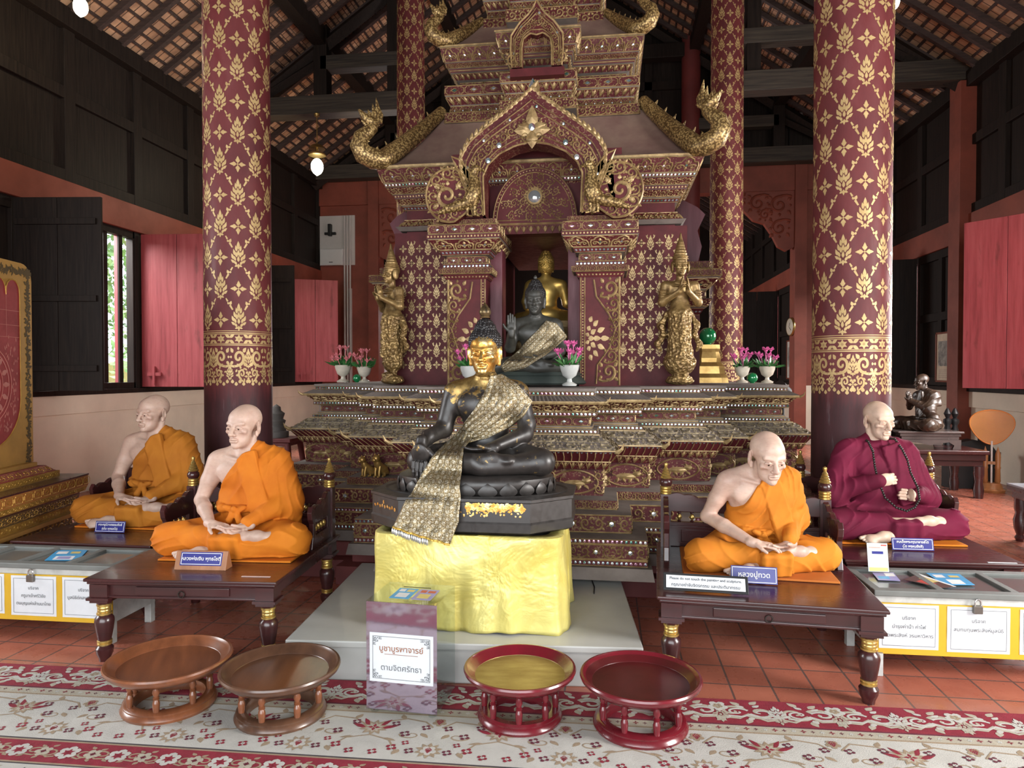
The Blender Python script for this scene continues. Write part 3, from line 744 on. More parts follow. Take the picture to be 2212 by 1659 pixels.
# ---- the carpet
CR = mat('carpet_cream', (.55, .535, .495), .95, var=.16, scale=9, bump=.5, bscale=220)
CM = mat('carpet_crimson', (.28, .016, .036), .95, var=.3, scale=20, bump=.5, bscale=220)
CT = mat('carpet_tan', (.36, .27, .18), .95, var=.2, scale=20, bump=.5, bscale=220)
CD = mat('carpet_maroon', (.14, .02, .04), .95, var=.3, scale=20, bump=.5, bscale=220)
CK = mat('carpet_charcoal', (.06, .05, .055), .95)
CG = mat('carpet_beige', (.46, .415, .33), .95, var=.15, scale=14, bump=.5, bscale=220)
def carpet():
    a, b = PZ(0, 1437), PZ(2212, 1548); d = (b - a).normalized(); n = Vector((d.y, -d.x, 0)); a = a - d * 1.2
    L = (b - a).length + 1.6; m = MB(); z = .012
    def rect(v0, v1, mi, zz=z):
        P = [a + n * v0, a + d * L + n * v0, a + d * L + n * v1, a + n * v1]
        m.add([(p.x, p.y, zz) for p in P], [(3, 2, 1, 0)], mi)
    def F(u, v): return a + d * u + n * v + Vector((0, 0, z)), Vector((0, 0, 1))
    P = [a, a + d * L, a + d * L + n * 3.2, a + n * 3.2]
    m.add([(p.x, p.y, 0.001) for p in P] + [(p.x, p.y, z) for p in P], [(4, 5, 1, 0), (5, 6, 2, 1), (7, 4, 0, 3)], 1)
    rect(0, .235, 1); rect(.235, .247, 3); rect(.247, .30, 5); rect(.30, .312, 2); rect(.312, .68, 0); rect(.68, .69, 4); rect(.69, .70, 2); rect(.70, .85, 1); rect(.85, .86, 2); rect(.86, .868, 4); rect(.868, 1.35, 0); rect(1.35, 1.37, 4); rect(1.37, 3.2, 1)
    lay = lambda k: dict(h=.0012 + .0004 * k, lift=.0008 + .0004 * k)
    def put(o, u, v, s, mi, k=0, rot=0, flip=False, sy=None): o.put(m, F, mi=mi, S=(s, sy or s), O=(u, v), rot=rot, flip=flip, **lay(k))
    ros = m_flower(10, .5); ros5 = m_blossom(5, .5); bl4 = m_blossom(4, .5, .4)
    vine = Orn(); vine.stroke(spiralpts(-.22, .0, .3, 1.1, .6, 1, 18), .1, .4); vine.stroke(spiralpts(.28, -.02, .26, 1.0, pi + .4, 1, 18), .1, .4)
    vine.stroke([(-.5, .3), (-.3, .38), (0, .1), (.2, .3), (.5, .25)], .09); 
    for q in ((-.45, .1, 2.2), (0, .32, 1.2), (.1, -.3, -.8), (.46, .3, .7), (-.1, -.36, 4), (.46, -.2, -.3)): vine.leaf(q[0], q[1], q[2], .24, .14)
    k = 0; u = .1
    while u < L:                                          # crimson border: beige scrolling vine
        put(vine, u, .12, .24, 5, 0, flip=k % 2 == 1, sy=.2); put(vine, u + .012, .125, .21, 0, 1, flip=k % 2 == 1, sy=.14)
        if k % 2 == 0: put(ros5, u + .135, .075, .1, 0, 2); put(ros5, u + .135, .075, .05, 2, 3); put(BUD, u + .135, .17, .11, 5, 2)
        else: put(BUD, u + .13, .12, .13, 0, 2, rot=pi); put(FLOWER, u + .13, .2, .06, 5, 2)
        u += .262; k += 1
    u = 0
    while u < L:
        put(FLOWER, u, .273, .03, 1, 0); put(FLOWER, u + .04, .273, .022, 3, 0); put(SIXF, u + .08, .273, .026, 0, 0); u += .12
    branch = Orn(); branch.stroke([(-.5, -.25), (-.4, -.42), (-.2, -.38), (-.05, -.2), (.05, -.32), (.25, -.44), (.42, -.38), (.5, -.25)], .028)
    branch.stroke([(-.28, .35), (-.18, .1), (0, 0), (.18, .1), (.28, .35)], .024); branch.stroke(spiralpts(-.34, -.05, .1, .9, 0, 1, 12), .026, .5); branch.stroke(spiralpts(.34, -.05, .1, .9, pi, -1, 12), .026, .5)
    for q in ((-.42, -.1, 2), (-.3, .3, 1.2), (.42, -.1, 1), (.3, .3, 1.9), (-.2, -.38, 5), (.22, -.42, 4.5), (0, -.2, pi / 2), (-.12, .06, 2.8), (.12, .06, .4)): branch.leaf(q[0], q[1], q[2], .13, .055)
    tongue = Orn()
    for a_ in (-.9, -.45, .45, .9): tongue.leaf(.12 * sin(a_), .12 * cos(a_), pi / 2 - a_ * 1.3, .24, .075)
    u = .05; k = 0
    while u < L:                                          # cream band: rosettes, sprays, small blossoms
        put(branch, u, .5, .52, 2, 0, sy=.34)
        put(ros, u, .44 + .0, .13, 2, 1); put(ros, u, .44, .085, 5, 2); put(FLOWER, u, .44, .06, 1, 3)
        put(tongue, u, .47, .34, 1, 1, rot=pi); 
        for sx in (-1, 1):
            for (dx, dy, s, mi) in ((.09, -.1, .05, 3), (.15, -.02, .055, 3), (.12, .09, .055, 1), (.2, .11, .05, 3), (.23, -.08, .05, 3), (.05, .13, .05, 1), (.17, .05, .04, 1)):
                put(bl4, u + sx * dx, .5 + dy, s * .95, mi, 2); put(ros5, u + sx * dx, .5 + dy, s * .40, 0, 3)
        put(ros, u + .28, .6, .12, 2, 1); put(ros5, u + .28, .6, .075, 0, 2); put(BUD, u + .28, .6, .045, 1, 3)
        put(ros5, u + .28, .37, .07, 2, 1); put(BUD, u + .28, .365, .05, 1, 2)
        u += .56; k += 1
    u = .02; k = 0
    while u < L:                                          # crimson inner band
        put(m_blossom(6, .5), u, .775, .1, 0, 1); put(SIXF, u, .775, .055, 1, 2); put(vine, u + .11, .775, .14, 2, 0, flip=k % 2 == 1, sy=.1)
        put(ros5, u + .11, .775, .075, 5, 1, rot=k); put(FLOWER, u + .11, .775, .03, 3, 2); u += .22; k += 1
    u = .1; k = 0
    while u < L:                                          # beginning of the cream field
        put(vine, u, .95, .3, 5, 0, flip=k % 2 == 1, sy=.12); put(SIXF, u + .18, .95, .12, 4, 1); put(SIXF, u + .18, .95, .09, 5, 2); put(FLOWER, u + .18, .95, .045, 3, 3)
        put(ros, u + .02, 1.12, .14, 2, 1); put(ros, u + .02, 1.12, .1, 0, 2); put(FLOWER, u + .02, 1.12, .06, 1, 3); put(branch, u + .2, 1.2, .34, 2, 0)
        put(ros5, u + .2, 1.1, .07, 1, 1); u += .37; k += 1
    u = .2; k = 0
    while u < L:                                          # crimson field with large pale sprays, towards the doors
        for q, v in enumerate((1.62, 2.0, 2.4, 2.85)):
            o_ = u + (.33 if q % 2 else 0); put(ros, o_, v, .3, 5, 1); put(ros, o_, v, .2, 0, 2); put(FLOWER, o_, v, .12, 3, 3); put(vine, o_ + .33, v, .42, 0 if q % 2 else 5, 0, flip=q % 2 == 1, sy=.34); put(branch, o_ + .33, v + .15, .5, 2, 0)
        u += .66; k += 1
    return tag(m.build('carpet', [CR, CM, CT, CD, CK, CG]), 'floral cream and crimson carpet with scrolling borders across the front', 'carpet')
carpet()

# ---- grey-white platform and the red plinth behind it
PLZ = .21
def plat():
    a, b = PZ(623, 1380, PLZ), PZ(1384, 1397, PLZ); d = (b - a).normalized(); n = Vector((-d.y, d.x, 0)); w = (b - a).length
    m = MB(); m.bb(0, w * .998, 0, 1.38, .0, PLZ - .035); m.bb(-.012, w + .012, -.015, 1.42, PLZ - .035, PLZ)
    o = m.build('low_platform', M_MARBLE, loc=(a.x, a.y, 0), rz=atan2(d.y, d.x), bevel=.006)
    tag(o, 'low pale grey platform carrying the yellow draped pedestal', 'platform'); return a, d, n, w
PLA, PLD, PLN, PLW = plat()

# ---- four pedestal trays
TW1 = wood('tray_wood', (.25, .085, .035), (.12, .04, .018), .3, (1, .15, 1), 12, .1, .4)
TW2 = wood('tray_wood_dark', (.125, .058, .032), (.06, .028, .017), .3, (1, .15, 1), 12, .1, .4)
TR = mat('tray_crimson_lacquer', (.17, .010, .019), .25, var=.4, scale=7, c2=(.1, .01, .014), coat=.5)
TRD = mat('tray_maroon_lacquer', (.095, .010, .012), .3, var=.4, scale=5, coat=.4)
TGO = mat('worn_gilt', (.36, .27, .11), .36, .55, var=.45, scale=7, c2=(.26, .17, .06), stretch=(1, 3, 1))
def tray(label, px, py, hpx, R, rb, H, ms, nsp, spz):
    p = PZ(px, py, 0); rt = thing('pedestal_tray', label, 'tray stand', (p.x, p.y, .013), spz, 'pedestal trays on the carpet')
    m = MB(); prof = [(rb * .8, H - .055), (R * .86, H - .05), (R * .98, H - .022), (R, H - .008), (R * .985, H), (R * .95, H + .001), (R * .93, H - .006), (R * .90, H - .012), (R * .80, H - .034), (R * .795, H - .036), (.001, H - .037)]
    m.lathe(prof[:8], n=56, mi=0, cap=False); m.lathe(prof[7:9], n=56, mi=1, cap=False); m.lathe(prof[8:], n=56, mi=2, cap=False)
    m.lathe([(rb * .8, H - .055), (.001, H - .056)], n=56, mi=0, cap=False)
    t = m.build('tray', [ms[0], ms[1], ms[2]], rt, smooth=40); t['label'] = 'dished top with a raised rim'
    m = MB(); m.lathe([(rb * .72, 0), (rb * 1.0, 0), (rb * 1.02, .012), (rb * .99, .024), (rb * .96, .03), (rb * .97, .038), (rb * .92, .046), (rb * .76, .046), (rb * .72, .03), (rb * .72, 0)], n=48, cap=False)
    m.build('base_ring', ms[0], rt, smooth=40)
    hs = H - .055 - .046; q = .013
    pr = [(q, 0), (q * 1.1, .01), (q * 1.25, .04 * hs / .14), (q * 1.2, .35 * hs), (q * .8, .45 * hs), (q * 1.15, .47 * hs), (q * .75, .5 * hs), (q * 1.15, .53 * hs), (q * .75, .56 * hs), (q * 1.25, .7 * hs), (q * .8, .88 * hs), (q * .7, .93 * hs), (q, hs)]
    sm = MB().lathe(pr, n=12).mesh('spindle', ms[3], 40)
    for k in range(nsp):
        a = 2 * pi * k / nsp; o = bpy.data.objects.new('spindle', sm); o.location = (rb * .85 * cos(a), rb * .85 * sin(a), .0455); link(o, rt)
tray('reddish brown wooden pedestal tray, leftmost on the carpet', 367, 1526, 0, .28, .205, .225, (TW1, TW1, TW1, TW1), 7, .5)
tray('dark brown wooden pedestal tray beside the mirrored donation box', 607, 1547, 0, .268, .2, .225, (TW2, TW2, TW2, TW1), 7, .2)
tray('crimson pedestal tray with a worn gilt dish, in front of the platform', 1123, 1552, 0, .256, .19, .23, (TR, TR, TGO, TR), 8, .1)
tray('crimson pedestal tray with a dark maroon dish, rightmost on the carpet', 1383, 1573, 0, .268, .205, .23, (TR, TRD, TRD, TR), 8, .35)

# ---- the carved benches
BZ = .4675
def scallop(x0, x1, z0, z1, bumps, amp):
    return [(x0 + (x1 - x0) * t / 40, z0 + (z1 - z0) * t / 40 + amp * abs(sin(pi * bumps * t / 40))) for t in range(41)]
def make_bench(w=1.04, d=1.08):
    """origin: front left corner on the floor, depth along +y"""
    rt = thing('carved_bench', None, None)
    m = MB(); m.bb(-.012, w + .012, -.012, d + .01, BZ - .018, BZ); m.bb(0, w, 0, d, BZ - .034, BZ - .018); m.bb(.02, w - .02, .02, d - .02, BZ - .045, BZ - .034)
    m.build('seat_top', M_LACQB, rt, bevel=.006)
    m = MB(); m.bb(.03, w - .03, .035, .06, .36, BZ - .04); m.bb(.03, w - .03, d - .06, d - .035, .36, BZ - .04); m.bb(.035, .06, .05, d - .05, .36, BZ - .04); m.bb(w - .06, w - .035, .05, d - .05, .36, BZ - .04)
    m.bb(.1, w - .1, .026, .06, .352, .366); m.build('apron', M_LACQB, rt, bevel=.004)
    dr = MB().bb(w * .25, w * .75, .022, .04, .372, .418).build('drawer', M_LACQB, rt, bevel=.004)
    MB().tube([(w * .5 + .017 * sin(t * pi / 8), .014, .384 + .017 * cos(t * pi / 8)) for t in range(16)], .0032, 6, closed=True).build('ring_pull', mat('dark_iron', (.05, .04, .035), .4, .7), dr, smooth=60)
    lp = [(.05, .40), (.05, .345)]
    for x in (.06, w - .06):
        for y in (.06, d - .06):
            m = MB(); m.box((x, y, .395), (.1, .1, .07), 0, 0); m.box((x, y, .352), (.125, .125, .014), 0, 0); m.box((x, y, .338), (.1, .1, .018), 0, 0)
            m.lathe([(.043, .33), (.036, .315)], (x, y, 0), 18, 0)
            g = [(.034, .316)]
            for k in range(4): z = .316 - .016 * k; g += [(.0385 - .004 * (k in (1, 2)), z - .003), (.0385 - .004 * (k in (1, 2)), z - .012), (.033, z - .016)]
            m.lathe(g[::-1], (x, y, 0), 18, 1)
            m.lathe([(.034, .252), (.048, .235), (.05, .215), (.044, .17), (.036, .125), (.034, .115)][::-1], (x, y, 0), 18, 0)
            g = [(.033, .116)]
            for k in range(2): z = .116 - .015 * k; g += [(.0375, z - .003), (.0375, z - .011), (.033, z - .015)]
            m.lathe(g[::-1], (x, y, 0), 18, 1)
            m.lathe([(.033, .086), (.045, .07), (.043, .045), (.03, .015), (.028, 0)][::-1], (x, y, 0), 18, 0)
            m.build('leg', [M_LACQB, M_GOLDR], rt, smooth=40)
    for x in (.045, w - .045):                      # tall rear posts with gilt finials
        y = d - .05; m = MB(); m.box((x, y, (BZ + .8) / 2), (.062, .062, .8 - BZ), 0, 0)
        g = [(.033, .8)]
        for k in range(3): z = .8 + .017 * k; g += [(.036, z + .003), (.036, z + .012), (.03, z + .017)]
        m.lathe(g, (x, y, 0), 18, 1); m.lathe([(.03, .851), (.04, .868), (.039, .885), (.028, .9)], (x, y, 0), 18, 0)
        g = []
        for k in range(4): z = .9 + .016 * k; r = .033 - .0055 * k; g += [(r, z), (r + .002, z + .006), (r - .003, z + .014)]
        g += [(.009, .97), (.013, .985), (.012, .994), (.001, 1.002)]; m.lathe(g, (x, y, 0), 18, 1)
        m.build('post', [M_LACQB, M_GOLDR], rt, smooth=40)
    y = d - .05
    top = [(.07, .80)] + [(.07 + (w - .14) * t / 60, .80 - .03 * sin(pi * min(1, abs(t - 30) / 24)) + (.075 * max(0, cos((t - 30) * pi / 16)) if abs(t - 30) < 8 else 0) + .012 * abs(sin(t * pi / 6))) for t in range(61)] + [(w - .07, .80)]
    m = MB(); m.prism([(w - .07, .69), (.07, .69)][::-1] + [(p[0], p[1]) for p in top][::-1], y - .016, y + .016, axis='y')
    m.build('crest_rail', M_LACQB, rt, bevel=.004)
    m = MB(); m.bb(.07, w - .07, y - .02, y + .02, .60, .625); m.bb(.07, w - .07, y - .012, y + .012, BZ, .60); m.bb(.14, w / 2 - .03, y - .02, y - .01, .50, .58); m.bb(w / 2 + .03, w - .14, y - .02, y - .01, .50, .58)
    m.build('back_panel', M_LACQB, rt, bevel=.004)
    sp = [(.009, 0), (.013, .006), (.008, .014), (.016, .028), (.016, .036), (.008, .05), (.013, .056), (.009, .066)]
    sm = MB().lathe([(r, z) for r, z in sp[:3]], n=10, mi=0).lathe(sp[2:6], n=10, mi=1).lathe(sp[5:], n=10, mi=0).mesh('spindle', [M_LACQB, M_GOLDR], 40)
    for k in range(11):
        o = bpy.data.objects.new('spindle', sm); o.location = (.13 + (w - .26) * k / 10, y, .6245); link(o, rt)
    for x in (.045, w - .045):                      # low carved arms
        A = [(d - .08, BZ + .001), (d - .08, .79)] + [(d - .08 - .3 * t / 24, .775 - .035 * sin(pi * t / 48) - .03 * (t / 24) + .016 * abs(sin(3 * pi * t / 24))) for t in range(1, 25)] + [(d - .41, .735), (d - .435, .70), (d - .425, .655), (d - .40, .60), (d - .405, .54), (d - .43, BZ + .001)]
        H = [(d - .13, .545), (d - .13, .625), (d - .36, .615), (d - .36, .545)]
        m = MB()
        # outline with an opening, as strips
        m.prism([(d - .08, BZ), (d - .43, BZ), (d - .405, .545), (d - .08, .545)], x - .016, x + .016, axis='x')
        m.prism([(d - .08, .622)] + [(d - .40, .622)] + A[27:29][::-1] + A[2:27][::-1] + [(d - .08, .79)], x - .016, x + .016, axis='x')
        m.bb(x - .016, x + .016, d - .135, d - .08, .54, .63); m.bb(x - .016, x + .016, d - .402, d - .36, .54, .63)
        arm = m.build('armrest', M_LACQB, rt, bevel=.004)
        for k in range(4):
            o = bpy.data.objects.new('spindle', sm); o.location = (x, d - .17 - .052 * k, .55); o.scale = (1, 1, 1.12); link(o, arm)
    return rt
def frame2(a, b):
    d = (b - a).normalized(); return d, atan2(d.y, d.x)
_B = []
bench0 = make_bench()
for i, (fl, fr, sxx, lab) in enumerate((((186, 1249), (591, 1257), 1.0, 'carved maroon bench at front left with gilt ringed legs'),
                                   ((1424, 1287), (1909, 1318), 1.0, 'carved maroon bench at front right carrying the warning notice'),
                                   ((27, 1167), (311, 1178), .95, 'carved maroon bench at back left, partly behind the donation cabinet'),
                                   ((1828, 1208), (2209, 1218), .95, 'carved maroon bench at back right under the figure in maroon'))):
    o = bench0 if i == 0 else copy_tree(bench0)
    a, b = PZ(*fl, BZ), PZ(*fr, BZ); d, r = frame2(a, b); o.location = (a.x, a.y, 0); o.rotation_euler = (0, 0, r); o.scale = (sxx, 1, 1)
    tag(o, lab, 'bench', 'carved benches under the seated figures'); _B.append((a, d, Vector((-d.y, d.x, 0)), r))

# ---- donation cabinets with papers
M_CABT = mat('grey_painted_wood', (.17, .18, .17), .5, var=.3, scale=4, bump=.1); M_YEL = mat('yellow_board', (.60, .36, .02), .5, var=.12, scale=5)
M_CABG = mat('dusty_glass', (.15, .16, .155), .18, var=.25, scale=3, coat=.4); M_CABW = mat('chipped_white_paint', (.56, .57, .55), .6, var=.4, scale=9)
def paper(m_parent, x, z, w, h, lines, y=-.004, sizes=.03, rot=0.0, pm=None):
    """sheet on the front face of a cabinet; local frame: x along, z up, -y outwards"""
    M = Matrix.Translation((x, y, z)) @ Matrix.Rotation(rot, 4, 'Y')
    m = MB(); vs = []
    n = 8
    for j in range(n + 1):
        for i in range(n + 1):
            u, v = i / n - .5, j / n - .5
            vs.append(tuple(M @ Vector((u * w, -.0015 - .0012 * sin(9 * u + 5 * v) * cos(7 * v), v * h))))
    m.add(vs, [(j * (n + 1) + i, j * (n + 1) + i + 1, (j + 1) * (n + 1) + i + 1, (j + 1) * (n + 1) + i) for j in range(n) for i in range(n)])
    p = m.build('paper_sheet', pm or M_PAPER, m_parent, smooth=60)
    fr = MB(); a, b = w * .44, h * .43
    for (cx, cz, sx, sz) in ((0, b, a * 2, .0016), (0, -b, a * 2, .0016), (a, 0, .0016, b * 2), (-a, 0, .0016, b * 2)):
        c = M @ Vector((cx, -.0036, cz)); fr.box(c, (sx, .0006, sz))
    fr.build('printed_border', M_INK, p)
    for i, t in enumerate(lines):
        zz = (len(lines) / 2 - .5 - i) * sizes * 1.75
        text('printed_line', t, sizes, M_INK, p, M @ Matrix.Translation((0, -.0042, zz)) @ Matrix.Rotation(pi / 2, 4, 'X'))
    return p
def padlock(x, y, z, label, a, r):
    t = thing('padlock', label, 'padlock', (0, 0, 0)); t.location = a; t.rotation_euler = (0, 0, r)
    MB().bb(x - .022, x + .022, y - .02, y + .0, z - .05, z - .008).build('lock_body', mat('brass_grey', (.22, .2, .18), .35, .8), t, bevel=.004)
    MB().tube([(x + .014 * cos(pi * k / 8), y - .01, z - .008 + .012 + .02 * sin(pi * k / 8)) for k in range(9)] , .0042, 7).tube([(x - .014, y - .01, z + .006), (x - .014, y - .01, z - .012)], .0042, 7).tube([(x + .014, y - .01, z + .006), (x + .014, y - .01, z - .012)], .0042, 7).build('shackle', M_STEEL, t, smooth=50)
def cabinet(label, a, r, x0, x1, dep, zt, panels, sheets, zb=.12, legs=()):
    rt = thing('donation_cabinet', label, 'cabinet', a, r, 'donation cabinets')
    m = MB(); m.bb(x0, x1, .012, dep, zb, zt - .03); m.build('cabinet_body', M_CABW, rt, bevel=.003)
    m = MB(); m.bb(x0, x1, 0, .01, zb, zt - .065); m.build('yellow_front', M_YEL, rt)
    m = MB(); m.bb(x0 - .005, x1 + .005, -.006, .05, zt - .03, zt); m.bb(x0 - .005, x1 + .005, dep - .05, dep + .005, zt - .03, zt)
    n = len(panels); m.bb(x0 - .005, x0 + .04, .05, dep - .05, zt - .03, zt); m.bb(x1 - .04, x1 + .005, .05, dep - .05, zt - .03, zt)
    for xx in panels: m.bb(xx - .02, xx + .02, .05, dep - .05, zt - .03, zt)
    m.build('lid_frame', M_CABT, rt, bevel=.004)
    m = MB(); m.bb(x0 + .02, x1 - .02, .03, dep - .03, zt - .028, zt - .014); m.build('glass_panel', M_CABG, rt)
    for (lx, ly) in legs: MB().bb(lx - .022, lx + .022, ly - .022, ly + .022, 0, zb + .01).build('leg', M_CABW, rt, bevel=.003)
    for (cx, cz, w, h, lines, sz) in sheets: paper(rt, cx, cz, w, h, lines, 0, sz)
    return rt
_a = PZ(258, 1393); _d, _r = frame2(PZ(0, 1341, .11), PZ(213, 1351, .11)); CABL = (_a, _d, _r)
cabinet('grey donation cabinet with yellow front at the left edge, papers pasted on it', _a, _r, -1.3, -.045, .40, .455, (-.36, -.68, -1.0),
        ((-.22, .265, .27, .235, ['บริจาค', 'มูลนิธิตึกสงฆ์อาพาธ', ' '], .026), (-.54, .265, .29, .235, ['บริจาค', 'ครูบาเจ้าศรีวิชัย', 'ตนบุญแห่งล้านนาไทย'], .026), (-.86, .27, .26, .235, ['บริจาค', 'บูรณปฏิสังขรณ์', 'พระวิหาร'], .026)),
        legs=((-.067, .022), (-.067, .375), (-1.25, .022), (-1.25, .375)))
def onplane(px, py, z): return PZ(px, py, z)
padlock(-.55, -.002, .40, 'steel padlock hanging on the left cabinet', _a, _r)
_a2 = PZ(1880, 1460); _d2, _r2 = frame2(PZ(1884, 1407, .12), PZ(2212, 1422, .12))
cabinet('grey donation cabinet with yellow front at the right edge, leaflets on its lid', _a2, _r2, 0.02, 1.5, .44, .45, (.36, .72, 1.08),
        ((.185, .265, .29, .23, ['บริจาค', 'บำรุงค่าน้ำ ค่าไฟ', 'วัดพระสิงห์ วรมหาวิหาร'], .026), (.52, .262, .30, .235, ['บริจาค', 'สมทบทุนพระสิงห์มูลนิธิ', ' '], .026), (.86, .262, .29, .23, ['บริจาค', 'วัดพระสิงห์', ' '], .026)),
        legs=((.042, .022), (.042, .42), (1.45, .022), (1.45, .42)))
padlock(.51, -.002, .40, 'steel padlock hanging on the right cabinet', _a2, _r2)

# ---- leaflets
M_LBLUE = mat('leaflet_blue', (.06, .38, .72), .4); M_LYEL = mat('leaflet_yellow', (.75, .6, .2), .4); M_LDARK = mat('leaflet_dark', (.10, .05, .04), .35); M_LRED = mat('leaflet_red', (.55, .06, .04), .4); M_LPUR = mat('leaflet_lilac', (.35, .33, .6), .4)
def leaflet(label, pts, z, base, bits, grp=None, thick=.0015):
    P = [PZ(x, y, z) for x, y in pts]; c = sum(P, Vector()) / 4
    m = MB(); q = [p - c for p in P]
    m.add([(p.x, p.y, 0) for p in q] + [(p.x, p.y, thick) for p in q], [(3, 2, 1, 0), (4, 5, 6, 7), (0, 1, 5, 4), (1, 2, 6, 5), (2, 3, 7, 6), (3, 0, 4, 7)], 0)
    mats = [base]
    for k, (u0, u1, v0, v1, mt) in enumerate(bits):
        mats.append(mt); w = []
        for u, v in ((u0, v0), (u1, v0), (u1, v1), (u0, v1)):
            p = q[0] * (1 - u) * (1 - v) + q[1] * u * (1 - v) + q[2] * u * v + q[3] * (1 - u) * v; w.append((p.x, p.y, thick + .0003 * (k + 1)))
        m.add(w, [(0, 1, 2, 3)], k + 1)
    o = m.build('leaflet', mats, loc=(c.x, c.y, z)); return tag(o, label, 'leaflet', grp)
zt = .4565
leaflet('bright blue leaflet lying on the left donation cabinet', ((96, 1211), (168, 1211), (190, 1188), (124, 1189)), zt - .012, M_LBLUE, ((.2, .8, .06, .4, M_WHT), (.1, .45, .6, .85, M_WHT), (.55, .85, .62, .82, M_LYEL), (.3, .7, .12, .34, M_LPUR)))
leaflet('small lilac and blue leaflet on the right cabinet behind the fan of leaflets', ((1897, 1253), (1945, 1255), (1930, 1237), (1884, 1237)), zt - .014, M_LPUR, ((.1, .6, .15, .5, M_LBLUE), (.5, .95, .5, .9, M_WHT)))
leaflet('bright blue leaflet on the right cabinet, under the darker one', ((2040, 1264), (2106, 1264), (2072, 1240), (2000, 1238)), zt - .013, M_LBLUE, ((.3, .75, .06, .45, M_WHT), (.1, .4, .6, .85, M_WHT), (.55, .85, .62, .8, M_LYEL)))
leaflet('dark red and orange magazine lying open on the right cabinet', ((2030, 1270), (2066, 1268), (1985, 1240), (1952, 1252)), zt - .009, M_LDARK, ((.1, .5, .3, .7, M_LRED), (.5, .9, .4, .8, M_LYEL), (.85, 1, 0, 1, M_WHT)))

# ---- mirror-fronted acrylic donation box
def acrylic():
    x = NX('clear_acrylic'); x.p.inputs['Transmission Weight'].default_value = 0
    g = x.n('ShaderNodeBsdfGlossy'); g.inputs['Roughness'].default_value = .02; t = x.n('ShaderNodeBsdfTransparent'); t.inputs[0].default_value = (.93, .95, .95, 1)
    f = x.n('ShaderNodeLayerWeight'); f.inputs[0].default_value = .28; mx = x.n('ShaderNodeMixShader')
    x.nt.links.new(x.math('ADD', x.math('MULTIPLY', x.math('POWER', f.outputs[1], 3.0), .6), .05), mx.inputs[0]); x.nt.links.new(t.outputs[0], mx.inputs[1]); x.nt.links.new(g.outputs[0], mx.inputs[2]); x.nt.links.new(mx.outputs[0], x.out.inputs[0]); return x.mat
M_ACR = acrylic()
M_MIR = mat('mirror_acrylic', (.62, .52, .66), .06, .92, var=.06, scale=3, bump=.10, bscale=5, bdist=.004)
def donation_box():
    fl, fr = PZ(792, 1545), PZ(944, 1561); d, r = frame2(fl, fr); w = (fr - fl).length; dp, h = .29, .515
    rt = thing('acrylic_donation_box', 'mirror-fronted acrylic donation box with a printed notice, standing on the carpet', 'donation box', (fl.x, fl.y, .0135), r)
    t = .004
    a = MB().bb(0, w, 0, t, .02, h).build('mirror_front', M_MIR, rt); a['label'] = 'mirrored lilac front sheet'
    MB().bb(w - t, w, t, dp, .02, h).build('side_panel', M_ACR, rt); MB().bb(0, t, t, dp, .02, h).build('side_panel', M_ACR, rt)
    MB().bb(0, w, dp - t, dp, .02, h).build('back_panel', M_ACR, rt)
    m = MB(); m.bb(0, w, 0, dp, h, h + t); lid = m.build('lid', M_ACR, rt); MB().bb(.1, w - .1, .22, .226, h + t, h + t + .0015).build('coin_slot', M_BLACK, lid)
    MB().bb(0, w, 0, dp, .018, .022).build('base_panel', M_ACR, rt)
    for x in (.03, w - .03):
        for y in (.03, dp - .03): MB().lathe([(.02, 0), (.022, .018)], (x, y, 0), 14).build('foot', M_ACR, rt)
    cx, cz, pw, ph = w * .5, .262, w * .9, .225
    m = MB(); m.bb(cx - pw / 2, cx + pw / 2, -.002, 0, cz - ph / 2, cz + ph / 2); no = m.build('notice', M_PAPER, rt); no['label'] = 'white printed notice sheet'
    m = MB(); a_, b_ = pw * .45, ph * .43
    for (x, z, sx, sz) in ((0, b_, a_ * 2, .0018), (0, -b_, a_ * 2, .0018), (a_, 0, .0018, b_ * 2), (-a_, 0, .0018, b_ * 2)): m.box((cx + x, -.0025, cz + z), (sx, .0006, sz))
    F = lambda u, v: (Vector((cx + u, -.0028, cz + v)), Vector((0, -1, 0)))
    for sx in (-1, 1):
        for sz in (-1, 1):
            SCROLL.put(m, F, .0004, S=(.024 * sx, .024 * sz), O=(sx * (a_ - .014), sz * (b_ - .014))); SCROLL.put(m, F, .0004, S=(.015 * sx, .013 * sz), O=(sx * (a_ - .036), sz * (b_ - .008))); SCROLL.put(m, F, .0004, S=(.013 * sx, .015 * sz), O=(sx * (a_ - .008), sz * (b_ - .034)))
    m.build('printed_border', M_INK, no)
    R90 = Matrix.Rotation(pi / 2, 4, 'X')
    text('printed_line', 'บูชาบูรพาจารย์', .037, M_INKB, no, Matrix.Translation((cx, -.003, cz + .042)) @ R90, fat=.0004)
    MB().bb(cx - .08, cx + .08, -.0032, -.0028, cz + .016, cz + .018).build('underline', M_INKB, no)
    text('printed_line', 'ตามจิตศรัทธา', .036, M_INK, no, Matrix.Translation((cx, -.003, cz - .046)) @ R90)
    return fl, d, Vector((-d.y, d.x, 0)), r, w, dp, h
DB = donation_box()
